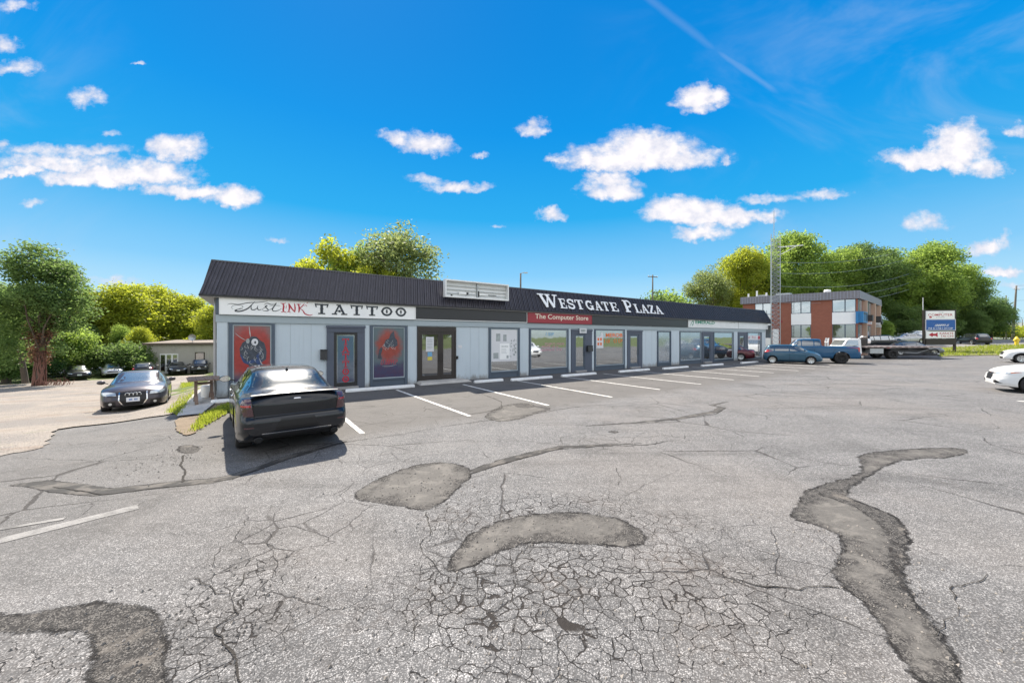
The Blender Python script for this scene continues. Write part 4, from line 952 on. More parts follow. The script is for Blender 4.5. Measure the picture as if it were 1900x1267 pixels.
def mural1(T, w, a, b_):
    """airbrushed window picture: dark hunched masked figure with goggles on a red glow"""
    cx = (a + b_) / 2; W_ = (b_ - a) / 2
    o = T.part('mural', MB().box(a + .036, b_ - .036, -.026, -.0205, .42, 2.52), M['mural1'], parent=w)
    # object texture space is centred at the thing's base; the shapes below are real cut vinyl
    y = -.0265
    mb = MB(); mb.extrude([(cx + p * W_, y, q) for p, q in [(-.62, 1.42), (-.66, 1.7), (-.5, 1.92), (-.25, 2.02), (-.05, 2.14), (.2, 2.13), (.38, 2.0), (.62, 1.9), (.74, 1.6), (.72, 1.3), (.5, 1.2), (.3, 1.02), (.1, 1.1), (-.1, .95), (-.2, 1.1), (-.42, 1.2)]], (0, -.002, 0)); T.part('mural_figure', mb, M['artdark'], parent=w)
    for gx, gz_, ra, rb, mt in ((.12, 1.93, .24, .17, 'ink'), (.12, 1.93, .18, .13, 'poster'), (.14, 1.92, .05, .05, 'ink'), (-.24, 1.97, .09, .09, 'posterg')):
        mb = MB(); mb.extrude([(cx + W_ * (gx + ra * math.cos(t)), y - .0022 - .0006 * (mt != 'ink') - .0012 * (ra < .06), gz_ + rb * math.sin(t)) for t in np.linspace(0, 6.1, 18)], (0, -.001, 0)); T.part('mural_goggle', mb, M[mt], parent=w)
    mb = MB(); stroke(mb, [(cx - .35, 1.5), (cx - .2, 1.2), (cx + .1, 1.25), (cx + .25, 1.0), (cx + .1, .8)], .02, .12, y - .0022, .0014); stroke(mb, [(cx + .3, 1.6), (cx + .15, 1.4), (cx + .3, 1.2)], .01, .08, y - .0022, .0018); T.part('mural_folds', mb, M['artblue2'], parent=w)
    mb = MB(); r = random.Random(4)
    for i in range(26):
        t = r.uniform(0, 6.28); rr = r.uniform(.35, .7); x = cx + W_ * rr * math.cos(t) * .95; z = 1.6 + .5 * rr * math.sin(t)
        stroke(mb, [(x, z), (x + r.uniform(-.06, .06), z - r.uniform(.05, .12)), (x + r.uniform(-.1, .1), z - r.uniform(.1, .22))], .002, .014, y - .0022, .0012 + i * .0001, 3)
    stroke(mb, [(cx - .1, 2.5), (cx - .08, 2.3), (cx - .06, 2.12)], .01, .03, y, .003); stroke(mb, [(cx - .5, 2.25), (cx - .35, 2.1), (cx - .2, 2.0)], .01, .02, y, .004); stroke(mb, [(cx + .2, 1.35), (cx + .3, 1.1), (cx + .5, 1.0)], .005, .03, y - .0022, .004)
    T.part('mural_highlight', mb, M['artpale'], parent=w)
def mural2(T, w, a, b_):
    cx = (a + b_) / 2; W_ = (b_ - a) / 2; o = T.part('mural', MB().box(a + .036, b_ - .036, -.026, -.0205, .37, 2.52), M['mural2'], parent=w); y = -.0265
    mb = MB(); mb.extrude([(cx + p * W_, y, q) for p, q in [(-.35, 1.72), (-.2, 2.0), (.0, 2.05), (.1, 2.25), (.3, 2.38), (.38, 2.1), (.52, 1.98), (.55, 1.75), (.35, 1.66), (.1, 1.7), (-.1, 1.64)]], (0, -.002, 0)); mb.extrude([(cx + p * W_, y, q) for p, q in [(-.7, 1.2), (-.62, 1.55), (-.48, 1.7), (-.4, 1.6), (-.5, 1.35), (-.42, 1.15)]], (0, -.002, 0)); T.part('mural_figure', mb, M['artdark'], parent=w)
    mb = MB(); r = random.Random(9)
    for i in range(22):
        x = cx + W_ * r.uniform(-.35, .5); z = r.uniform(1.65, 2.0); stroke(mb, [(x, z), (x + r.uniform(-.05, .05), z - .05), (x + r.uniform(-.1, .1), z - .12)], .002, .012, y - .0022, .0012 + i * .0001, 3)
    T.part('mural_highlight', mb, M['artpale'], parent=w)
    mb = scribble(MB(), cx - W_ * .55, cx + W_ * .5, .92, 1.14, y, 8, 12, .3); T.part('mural_lettering', mb, M['redpaint'], parent=w, recalc=False)
    mb = MB(); stroke(mb, [(cx - .3, .86), (cx, .84), (cx + .35, .9)], .003, .014, y, .002); T.part('mural_flourish', mb, M['artpale'], parent=w)
def poster(T, w, a, b_):
    a += .04; b_ -= .04; T.part('poster', MB().box(a, b_, -.028, -.0205, .84, 2.5), M['poster'], parent=w, label='large white picture poster filling the window'); y = -.0285; W_ = b_ - a
    mb = MB(); mb.box(a + W_ * .18, a + W_ * .34, y - .002, y, 1.9, 2.3); mb.box(a + W_ * .45, a + W_ * .58, y - .002, y, 1.9, 2.25); mb.box(a + W_ * .08, a + W_ * .27, y - .002, y, 1.0, 1.3)
    r = random.Random(2)
    for i in range(30):
        x = a + W_ * r.uniform(.66, .97); z = r.uniform(1.0, 2.0); q = r.uniform(.02, .05); mb.extrude([(x + q * math.cos(t) * r.uniform(.6, 1.3), y, z + q * 1.3 * math.sin(t) * r.uniform(.6, 1.3)) for t in np.linspace(0, 5.5, 7)], (0, -.002 - i * .00008, 0))
    T.part('poster_print', mb, M['posterg'], parent=w)
    T.part('price_sheet', MB().box(a + W_ * .32, a + W_ * .70, -.0345, -.0312, .95, 1.78), M['white'], parent=w)
    mb = scribble(MB(), a + W_ * .38, a + W_ * .64, 1.58, 1.66, -.0355, 7, 3); 
    for i in range(4): mb.box(a + W_ * .38, a + W_ * (.56 + .02 * (i % 2)), -.0375, -.0348, 1.48 - i * .07, 1.495 - i * .07)
    mb.box(a + W_ * .58, a + W_ * .66, -.0375, -.0348, 1.0, 1.15); T.part('price_sheet_print', mb, M['posterg'], parent=w, recalc=False)
M['artblue2'] = mat('art_deep_blue', (.03, .06, .16), .5, 0, .6, 9)
M['artdark'] = mat('art_black_blue', (.05, .06, .08), .5, 0, .8, 9)
M['artpale'] = mat('art_pale_grey', (.42, .42, .42), .5, 0, .5, 12)
plaza()
# signs over the shops, each its own thing
def board(name, label, cat, p0, p1, face, z0=2.9, z1=3.53, o=.12, frame='whitemetal', x0=None, x1=None):
    a = fu(p0) if x0 is None else x0; b_ = fu(p1) if x1 is None else x1
    T = Th(name, label, cat, ((a + b_) / 2, -.05, z0), FAC); t = .03; y0, y1 = -o, -.046
    T.part('frame', MB().box(a, a + t, y0, y1, z0, z1).box(b_ - t, b_, y0, y1, z0, z1).box(a + t, b_ - t, y0, y1, z0, z0 + t).box(a + t, b_ - t, y0, y1, z1 - t, z1), M[frame])
    T.part('face', MB().box(a + t, b_ - t, y0 + .008, y1, z0 + t, z1 - t), M[face]); return T, a, b_, y0 + .008
def tattoo_sign():
    T, a, b_, y = board('shop_sign', 'long white sign board lettered Just Ink Tattoo in black and red', 'shop sign', 407, 768, 'white', 2.9, 3.535, .15)
    hgt = .40; x = fu(582.5); mb = MB(); tot = fu(752.5) - x; wsum = sum(GLY[c][0] for c in 'tattOO') ; gap = .10
    sx = (tot - gap * 5) / (wsum * hgt)
    for ch in 'tattOO': x += glyph(mb, ch, x, 3.02, hgt, y, .008, sx) + gap
    T.part('lettering', mb, M['ink'], label='TATTOO in black ornamental capitals')
    # the script word, brush strokes; unit = fraction of board, mapped to metres
    X0 = fu(420.5); X1 = fu(518); s = (X1 - X0) / 100
    def Q(l): return [(X0 + p * s, 2.985 + q * .0047) for p, q in l]
    mb = MB(); k = [.004]
    def S(l, w0, w1): k[0] += .0004; stroke(mb, Q(l), w0, w1, y, k[0])
    S([(12, 22), (9, 38), (14, 52), (24, 56), (30, 44), (22, 26), (14, 20)], .004, .012); S([(2, 55), (8, 64), (22, 60), (40, 76), (58, 82), (74, 92), (76, 98)], .006, .026)
    S([(52, 88), (46, 60), (38, 30), (26, 10), (16, 10), (20, 22), (30, 30)], .008, .045); S([(46, 58), (45, 40), (46, 26), (51, 24), (56, 36), (58, 54)], .01, .032); S([(58, 56), (57, 36), (60, 24), (65, 30)], .01, .032)
    S([(66, 30), (72, 46), (76, 60), (72, 52), (76, 36), (78, 22), (70, 18), (66, 26)], .008, .03); S([(80, 26), (88, 48), (94, 84), (90, 60), (86, 30), (90, 18), (98, 26), (104, 40)], .008, .032)
    S([(70, 66), (76, 78), (84, 70), (92, 76)], .006, .024); S([(80, 60), (92, 64), (102, 62)], .004, .014)
    T.part('script_lettering', mb, M['ink'], label='word Just in black flowing script')
    X0 = fu(520); s = (fu(569) - X0) / 100; mb = MB(); k = [.004]
    S([(8, 84), (12, 60), (10, 30), (14, 14)], .02, .055); S([(0, 84), (10, 80), (20, 86)], .01, .03); S([(2, 12), (12, 18), (22, 10)], .01, .03); S([(20, 40), (22, 70)], .005, .02)
    S([(30, 84), (33, 50), (30, 16)], .02, .05); S([(30, 86), (40, 50), (52, 18)], .02, .05); S([(52, 86), (54, 50), (53, 14)], .02, .045); S([(24, 14), (31, 18), (38, 12)], .01, .025)
    S([(66, 86), (70, 50), (68, 14)], .02, .055); S([(60, 82), (68, 78), (76, 84)], .01, .03); S([(90, 90), (78, 60), (70, 48)], .01, .035); S([(72, 50), (84, 30), (92, 6), (110, -6), (122, 2)], .01, .04); S([(86, 70), (96, 76), (100, 66)], .004, .018); S([(98, 92), (104, 100)], .01, .02)
    T.part('red_lettering', mb, M['redpaint'], label='word INK in red blackletter')
tattoo_sign()
board('blank_sign', 'blank black sign panel with thin white frame over the double glass door', 'sign', 768.6, 976, 'blackpanel')
def comp_sign():
    T, a, b_, y = board('shop_sign', 'red sign lettered The Computer Store in cream letters', 'shop sign', 976.5, 1095, 'red', frame='red', z0=2.91, z1=3.52, o=.16)
    T.part('lettering', text_mb('The Computer Store', a + (b_ - a) * .10, a + (b_ - a) * .935, 3.06, 3.42, y - .004, .012), M['cream'], recalc=False)
comp_sign()
board('blank_sign', 'blank black sign panel between the red sign and the green lettered white one', 'sign', 1095.8, 1273.5, 'blackpanel', frame='black')
def em_sign():
    T, a, b_, y = board('shop_sign', 'white sign with leaf logo and green EMERALD lettering', 'shop sign', 1274.5, 1367.5, 'offwhite', z1=3.52)
    W_ = b_ - a; T.part('lettering', text_mb('EMERALD', a + W_ * .125, a + W_ * .49, 3.20, 3.47, y - .004, .03), M['green'], recalc=False)
    mb = MB(); stroke(mb, [(a + W_ * .03, 3.0), (a + W_ * .05, 3.2), (a + W_ * .08, 3.4), (a + W_ * .095, 3.3), (a + W_ * .08, 3.15), (a + W_ * .06, 3.1)], .01, .07, y, .004); stroke(mb, [(a + W_ * .065, 2.98), (a + W_ * .08, 3.08), (a + W_ * .09, 3.18)], .005, .04, y, .005); T.part('leaf_logo', mb, M['green'])
    mb = MB(); 
    for x0, x1 in ((.80, .87), (.89, .93), (.14, .45)): mb.box(a + W_ * x0, a + W_ * x1, y - .004, y - .001, 3.08 if x0 < .5 else 3.38, 3.095 if x0 < .5 else 3.42)
    T.part('small_print', mb, M['posterg'])
em_sign()
board('blank_sign', 'blank weathered white sign panel at the right end of the plaza', 'sign', 0, 0, 'offwhite', x0=fu(1368.2), x1=43.35, z1=3.52)
def lightbox():
    a, b_, z0, z1, y0, y1 = fu(825.5, .3), fu(943, .3), 4.0, 4.84, -.36, -.10; T = Th('light_box_sign', 'empty white framed light box sign without its face on the mansard', 'sign box', ((a + b_) / 2, y1, z0), FAC); t = .06
    T.part('frame', MB().box(a, a + t, y0, y1, z0, z1).box(b_ - t, b_, y0, y1, z0, z1).box(a + t, b_ - t, y0, y1, z0, z0 + t).box(a + t, b_ - t, y0, y1, z1 - t, z1), M['whitemetal'])
    T.part('back_panel', MB().box(a + t, b_ - t, y1 - .03, y1, z0 + t, z1 - t), M['offwhite'])
    mid = (a + b_) / 2; mb = MB()
    for z in (4.2, 4.38, 4.56): mb.box(a + t, mid - .02, y1 - .09, y1 - .031, z, z + .02).box(mid + .02, b_ - t, y1 - .09, y1 - .031, z - .01, z + .01)
    mb.box(mid - .018, mid + .018, y1 - .12, y1 - .031, z0 + t, z1 - t); T.part('rail', mb, M['galv'])
    T.part('ballast', MB().box(a + .75, a + 1.15, y1 - .15, y1 - .092, 4.19, 4.3).box(mid + .1, mid + .6, y1 - .14, y1 - .092, 4.2, 4.29), M['whitemetal']); T.part('wiring', MB().box(a + 1.16, a + 1.28, y1 - .13, y1 - .092, 4.18, 4.30).box(mid + .02, mid + .09, y1 - .13, y1 - .122, 4.1, 4.4).box(mid + .62, mid + 1.1, y1 - .12, y1 - .11, 4.22, 4.25).box(a + .35, a + .42, y1 - .13, y1 - .092, 4.08, 4.14), M['black'])
lightbox()
def plaza_letters():
    lt = Th('plaza_lettering', 'white slab serif letters Westgate Plaza fixed to the ribbed mansard', 'sign letters', (20.2, -.28, 3.8), FAC)
    spec = [('W', 1004, 1040, .80), ('E', 1041, 1053, .60), ('S', 1056, 1069, .60), ('T', 1071, 1086, .60), ('G', 1090, 1104, .60), ('A', 1106, 1120, .60), ('T', 1121, 1133, .60), ('E', 1136, 1149, .60), ('P', 1162, 1178, .84), ('L', 1181, 1192, .62), ('A', 1193, 1206, .62), ('Z', 1207, 1218, .62), ('A', 1219, 1232, .62)]
    for ch, p0, p1, h in spec:
        x0, x1 = fu(p0, .2), fu(p1, .2); mb = MB(); wd = GLY[ch][0] * h; sx = (x1 - x0) / wd
        # letters lean back with the slope of the mansard
        glyph(mb, ch, x0, 0, h, 0, .045, sx)
        sl_ = (.42 + .24) / (ZT - ZE); mb.v = [(x, -.285 + y + (z + .25) * sl_ * .93, 3.80 + z) for x, y, z in mb.v]
        lt.part('letter', mb, M['letter'])
plaza_letters()
# wheel stops
def wheel_stops():
    spec = [(-.05, 2.4, 1.35, 'wheel stop at the left corner of the plaza behind the black sedan'), (3.95, 6.65, 1.12, 'wheel stop in front of the tattoo door'), (9.4, 10.95, 1.36, 'short wheel stop just right of the concrete door slab'), (11.25, 13.8, 1.65, 'wheel stop in front of the poster window'),
            (14.5, 17.1, 1.62, 'wheel stop in front of the big window under the red sign'), (19.0, 21.9, 1.7, 'wheel stop in front of the orange lettered window'), (23.1, 26.0, 1.9, 'wheel stop in front of the narrow pale window'), (27.6, 30.6, 2.0, 'wheel stop under the green lettered sign'), (33.1, 36.0, 2.2, 'wheel stop nearest the blue hatchback')]
    for a, b_, o, lab in spec:
        mb = MB(); Ln = b_ - a; pf = [(-.085, 0), (-.085, .05), (-.06, .115), (.06, .115), (.085, .05), (.085, 0)]
        xs = [0, .02, .05, Ln * .33, Ln * .66, Ln - .05, Ln - .02, Ln]; sc = [.82, .95, 1, 1, 1, 1, .95, .82]
        mb.quadgrid([[(a + x, -o + p[0] * s, p[1] * s + .004) for p in pf] for x, s in zip(xs, sc)])
        for i in (0, -1): mb.poly([(a + xs[i], -o + p[0] * sc[i], p[1] * sc[i] + .004) for p in pf])
        jx, jz = rnd.uniform(-.02, .02), rnd.uniform(-.02, .02)
        single('wheel_stop', 'white ' + lab, 'wheel stop', mb, M['stopconc'], FAC @ Matrix.Rotation(0, 4, 'Z'), 'concrete wheel stops along the shopfront')
wheel_stops()

# ------------------------------------------------------------------ vehicles
def pchip(xk, yk, x):
    xk = np.array(xk, float); yk = np.array(yk, float); h = np.diff(xk); d = np.diff(yk) / h; m = np.zeros(len(xk)); m[0], m[-1] = d[0], d[-1]
    for i in range(1, len(xk) - 1):
        if d[i - 1] * d[i] > 0:
            w1, w2 = 2 * h[i] + h[i - 1], h[i] + 2 * h[i - 1]; m[i] = (w1 + w2) / (w1 / d[i - 1] + w2 / d[i])
    x = np.clip(x, xk[0], xk[-1]); i = np.clip(np.searchsorted(xk, x) - 1, 0, len(h) - 1); t = (x - xk[i]) / h[i]
    return (2 * t**3 - 3 * t**2 + 1) * yk[i] + (t**3 - 2 * t**2 + t) * h[i] * m[i] + (-2 * t**3 + 3 * t**2) * yk[i + 1] + (t**3 - t**2) * h[i] * m[i + 1]
def car_mesh(s):
    """body shell lofted from cross sections, wheel wells cut out; returns mesh and ray tree"""
    wb, fo, ro, W0, B = s['wb'], s['fo'], s['ro'], s['w'], s.get('clr', .2); xr, xf = -wb / 2 - ro, wb / 2 + fo
    top = s['top']; sho = s['sho']; xr0, xr1, xf1, xf0 = s['gh']; wr = s['wr']; zr = max(p[1] for p in top)
    kx = [xr, xr + .012, xr + .04, xr + .09, xr + .16, xr + .26, xr + .4]; kx += [xf - (a - xr) for a in kx][::-1]
    kx += list(np.arange(xr + .5, xf - .45, .11)) + [xr0, xr0 + (xr1 - xr0) * .08, (xr0 + xr1) / 2, xr1, xr1 + .05, xf1 - .05, xf1, (xf0 + xf1) / 2, xf0 + (xf1 - xf0) * .08, xf0]
    kx = sorted(set(round(float(a), 4) for a in kx)); kx = [a for i, a in enumerate(kx) if i == 0 or a - kx[i - 1] > .008]
    tx, tz = zip(*top); sx, sz = zip(*sho)
    T_ = lambda x: float(pchip(tx, tz, np.array([x]))[0]); S_ = lambda x: float(pchip(sx, sz, np.array([x]))[0])
    Tf0, Tr0, Tr1, Tf1 = T_(xf0), T_(xr0), T_(xr1), T_(xf1); rows = []
    pf, pr, ef, er = s.get('pf', .16), s.get('pr', .10), s.get('ef', .9), s.get('er', .7); box = s.get('box', 0)
    for x in kx:
        dF, dR = xf - x, x - xr
        k = 1 - pf * max(0, 1 - dF / ef) ** 2.2 - pr * max(0, 1 - dR / er) ** 2.2 - .055 * (max(0, 1 - dF / .13) ** 2.5 + max(0, 1 - dR / .13) ** 2.5)
        W = W0 * k; e = .045 * (max(0, 1 - dF / .12) ** 2.2 + max(0, 1 - dR / .12) ** 2.2)
        T = T_(x) - e; S = min(S_(x) - e * .8, T - .008); b_ = B + .05 * max(0, 1 - dF / .5) + s.get('rb', .07) * max(0, 1 - dR / .5) + e
        c = 0.0; T0 = T
        if xr1 <= x <= xf1: c = 1.0
        elif xf1 < x < xf0: T0 = Tf0; c = min(1, max(0, (T - Tf0) / (Tf1 - Tf0)))
        elif xr0 < x < xr1: T0 = Tr0; c = min(1, max(0, (T - Tr0) / (Tr1 - Tr0)))
        Tg = T if c == 1 else (Tf1 if x > 0 else Tr1)
        mid = (b_ + S) / 2
        zl_ = np.linspace(b_ + .12, max(b_ + .14, S - .13), 8)
        P = [(0, b_), (.80 * W, b_), (.93 * W, b_ + .03)] + [(W * (.98 + .02 * math.sin(math.pi * min(1, .15 + .75 * i / 7))), z) for i, z in enumerate(zl_)] + [(.972 * W, S - .045), (.94 * W, S - .004)]
        H = [(.94 * W * (1 - q), S + (T0 - S) * (1 - (1 - q) ** 2.6)) for q in (.06, .16, .28, .40, .54, .70, .85, 1)]
        gb, gt = .885 * W, wr * (k if k > .9 else .9)
        Gp = [(gb, S + .03)] + [(gb + (gt - gb) * q + .018 * math.sin(math.pi * q), S + .03 + (Tg - .13 - S - .03) * q) for q in (.33, .67)] + [(gt, Tg - .13), (gt - .035, Tg - .055), (gt - .13, Tg - .018), (gt * .5, Tg - .004), (0, Tg)]
        P += [((1 - c) * h[0] + c * g[0], (1 - c) * h[1] + c * g[1]) for h, g in zip(H, Gp)]
        rows.append([(x, y, z) for y, z in P] + [(x, -y, z) for y, z in P[-2:0:-1]])
    mb = MB(); mb.quadgrid(rows, closed_u=True); n = len(rows[0])
    for r, fl in ((0, 0), (len(rows) - 1, 1)):
        # end caps, slightly bulged
        sg = 1 if fl else -1; half = rows[r][:n // 2 + 1]; xx = half[0][0]; ym = max(p[1] for p in half); NY = 13; grid = []
        zs_ = [p[2] for p in half]; z0_, z1_ = min(zs_), max(zs_)
        for p in half:
            row = []
            for q in range(NY):
                yy = p[1] * (1 - 2 * q / (NY - 1)); edge_ = min(1, (ym - abs(yy)) / (.12 * ym)) if ym else 1; vz = min(1, (p[2] - z0_) / .08, (z1_ - p[2]) / .04 + .0)
                row.append((xx + sg * (.03 * (1 - (yy / ym) ** 2) * max(0, min(1, edge_)) * max(0, vz)), yy, p[2]))
            grid.append(row)
        mb.quadgrid(grid)
    me = mb.mesh('body', [M[s['paint']], M['dark']]); ob = bpy.data.objects.new('b', me); C.objects.link(ob)
    cuts = []
    for x in (wb / 2, -wb / 2):
        for sg in (1, -1):
            r_ = s['rw'] + s.get('arch', .055); yy = W0
            cm = MB(); cm.cur = 1; cm.lathe([(0.001, sg * (yy - .30)), (r_, sg * (yy - .30)), (r_, sg * (yy + .3)), (0.001, sg * (yy + .3))], 30, 'Y', (x, 0, s['rw'] + .005))
            cme = cm.mesh('c', [M[s['paint']], M['dark']]); cob = bpy.data.objects.new('c', cme); C.objects.link(cob); cuts.append(cob)
            md = ob.modifiers.new('c', 'BOOLEAN'); md.operation = 'DIFFERENCE'; md.object = cob; md.solver = 'EXACT'
    if s.get('bed'):
        x0, x1, zf, yw = s['bed']; cm = MB(); cm.cur = 1; cm.box(x0, x1, -yw, yw, zf, zf + 3)
        cme = cm.mesh('c', [M[s['paint']], M['dark']]); cob = bpy.data.objects.new('c', cme); C.objects.link(cob); cuts.append(cob)
        md = ob.modifiers.new('c', 'BOOLEAN'); md.operation = 'DIFFERENCE'; md.object = cob; md.solver = 'EXACT'
    dg = bpy.context.evaluated_depsgraph_get(); dg.update(); full = bpy.data.meshes.new_from_object(ob.evaluated_get(dg))
    for c_ in cuts: bpy.data.objects.remove(c_)
    bpy.data.objects.remove(ob)
    bmw = bmesh.new(); bmw.from_mesh(full); bmesh.ops.remove_doubles(bmw, verts=bmw.verts, dist=.0004); bmw.to_mesh(full); bmw.free()
    rz, ra = s.get('rstep', (B + .47, .045)); fz_, fa = s.get('fstep', (B + .30, .03)); co = np.empty(len(full.vertices) * 3, np.float32); full.vertices.foreach_get('co', co); co = co.reshape(-1, 3)
    def sv(t): t = np.clip(t, 0, 1); return t * t * (3 - 2 * t)
    co[:, 0] += ra * sv((co[:, 2] - rz) / .07) * sv(1 - (co[:, 0] - xr) / .5); co[:, 0] -= fa * sv((co[:, 2] - fz_) / .07) * sv(1 - (xf - co[:, 0]) / .5)
    full.vertices.foreach_set('co', co.ravel()); full.update()
    full.name = 'body'; full.shade_smooth(); full.set_sharp_from_angle(angle=R(38))
    bm = bmesh.new(); bm.from_mesh(full); bv = BVHTree.FromBMesh(bm); bm.free()
    return full, bv, (T_, S_, xr, xf)
def conform(bv, pts, yaw, off=.004, sub=2, mb=None, pitch=0):
    """flat polygon (h, z) seen along a heading, laid onto the body surface; yaw 0 = seen from the front"""
    c, s_ = math.cos(R(yaw)), math.sin(R(yaw)); e = Vector((-s_, c, 0)); d = Vector((-c, -s_, 0)); mb = mb or MB()
    if yaw == 'top': pass
    V = [Vector((p[0], p[1], 0)) for p in pts]; F = [tuple(t) for t in tessellate_polygon([V])]
    for _ in range(sub):
        mid = {}; nf = []
        def md(a, b_):
            k = (min(a, b_), max(a, b_))
            if k not in mid: mid[k] = len(V); V.append((V[a] + V[b_]) / 2)
            return mid[k]
        for a, b_, q in F:
            x, y, z_ = md(a, b_), md(b_, q), md(q, a); nf += [(a, x, z_), (x, b_, y), (z_, y, q), (x, y, z_)]
        F = nf
    o = len(mb.v)
    for p in V:
        og = e * p.x + Vector((0, 0, p.y)) - d * 8; hit, nr, _, _ = bv.ray_cast(og, d)
        if hit is None: hit, nr, _, _ = bv.find_nearest(og + d * 6)
        if nr.dot(d) > 0: nr = -nr
        mb.v.append(tuple(hit + (nr * .6 - d * .6).normalized() * off))
    for a, b_, q in F: mb.f.append((o + a, o + b_, o + q)); mb.mi.append(mb.cur)
    return mb
def ctop(bv, pts, off=.004, sub=2, mb=None):
    mb = mb or MB(); V = [Vector((p[0], p[1], 0)) for p in pts]; F = [tuple(t) for t in tessellate_polygon([V])]
    for _ in range(sub):
        mid = {}; nf = []
        def md(a, b_):
            k = (min(a, b_), max(a, b_))
            if k not in mid: mid[k] = len(V); V.append((V[a] + V[b_]) / 2)
            return mid[k]
        for a, b_, q in F:
            x, y, z_ = md(a, b_), md(b_, q), md(q, a); nf += [(a, x, z_), (x, b_, y), (z_, y, q), (x, y, z_)]
        F = nf
    o = len(mb.v)
    for p in V:
        hit, nr, _, _ = bv.ray_cast(Vector((p.x, p.y, 6)), Vector((0, 0, -1))); mb.v.append(tuple((hit or p) + Vector((0, 0, off))))
    for a, b_, q in F: mb.f.append((o + a, o + b_, o + q)); mb.mi.append(mb.cur)
    return mb
_wh = {}
def wheel_meshes(r, wd, style, spokes=5):
    k = (r, wd, style, spokes)
    if k in _wh: return _wh[k]
    h = wd / 2; rr = r * (.70 if style != 'truck' else .62); mb = MB()
    mb.lathe([(rr - .01, -h * .8), (rr + .004, -h), (r * .90, -h * 1.06), (r * .965, -h * .95), (r, -h * .72), (r, h * .72), (r * .965, h * .95), (r * .90, h * 1.06), (rr + .004, h), (rr - .01, h * .8)], 36, 'Y')
    tyre = mb.mesh('wheel', M['tyre'], 50); rb = MB()
    rb.lathe([(rr + .003, -h * .9), (rr + .003, h * .99), (rr - .018, h * .97), (rr - .03, h * .75), (rr - .035, -h * .2), (.03, -h * .2)], 36, 'Y')   # barrel and back
    rb.lathe([(.001, h * .72), (r * .13, h * .72), (r * .16, h * .55), (r * .16, -h * .1)], 18, 'Y')
    for i in range(spokes):
        a = 2 * math.pi * i / spokes; w0, w1 = (.055, .085) if spokes <= 6 else (.028, .040)
        if style == 'cap': w0, w1 = .05, .13
        ca, sa = math.cos(a), math.sin(a)
        def pt(rad, t, y): return (ca * rad - sa * t, y, sa * rad + ca * t)
        r0, r1 = r * .12, rr - .012
        rb.hexa([pt(r0, -w0 / 2, h * .35), pt(r1, -w1 / 2, h * .45), pt(r1, w1 / 2, h * .45), pt(r0, w0 / 2, h * .35), pt(r0, -w0 / 2, h * .70), pt(r1, -w1 / 2.4, h * .88), pt(r1, w1 / 2.4, h * .88), pt(r0, w0 / 2, h * .70)])
    rim = rb.mesh('rim', M['rimdark'] if style in ('dark', 'truck') else M['rim'], 35); _wh[k] = (tyre, rim); return _wh[k]
def add_wheel(T, x, y, r, wd, style, spokes, name='wheel'):
    ty, rm = wheel_meshes(r, wd, style, spokes); sg = 1 if y > 0 else -1
    o = bpy.data.objects.new(name, ty); C.objects.link(o); o.parent = T.e; o.location = Vector((x, y, r)) - T.base
    if sg < 0: o.rotation_euler = (0, 0, math.pi)
    q = bpy.data.objects.new('rim', rm); C.objects.link(q); q.parent = o; return o
_bodies = {}
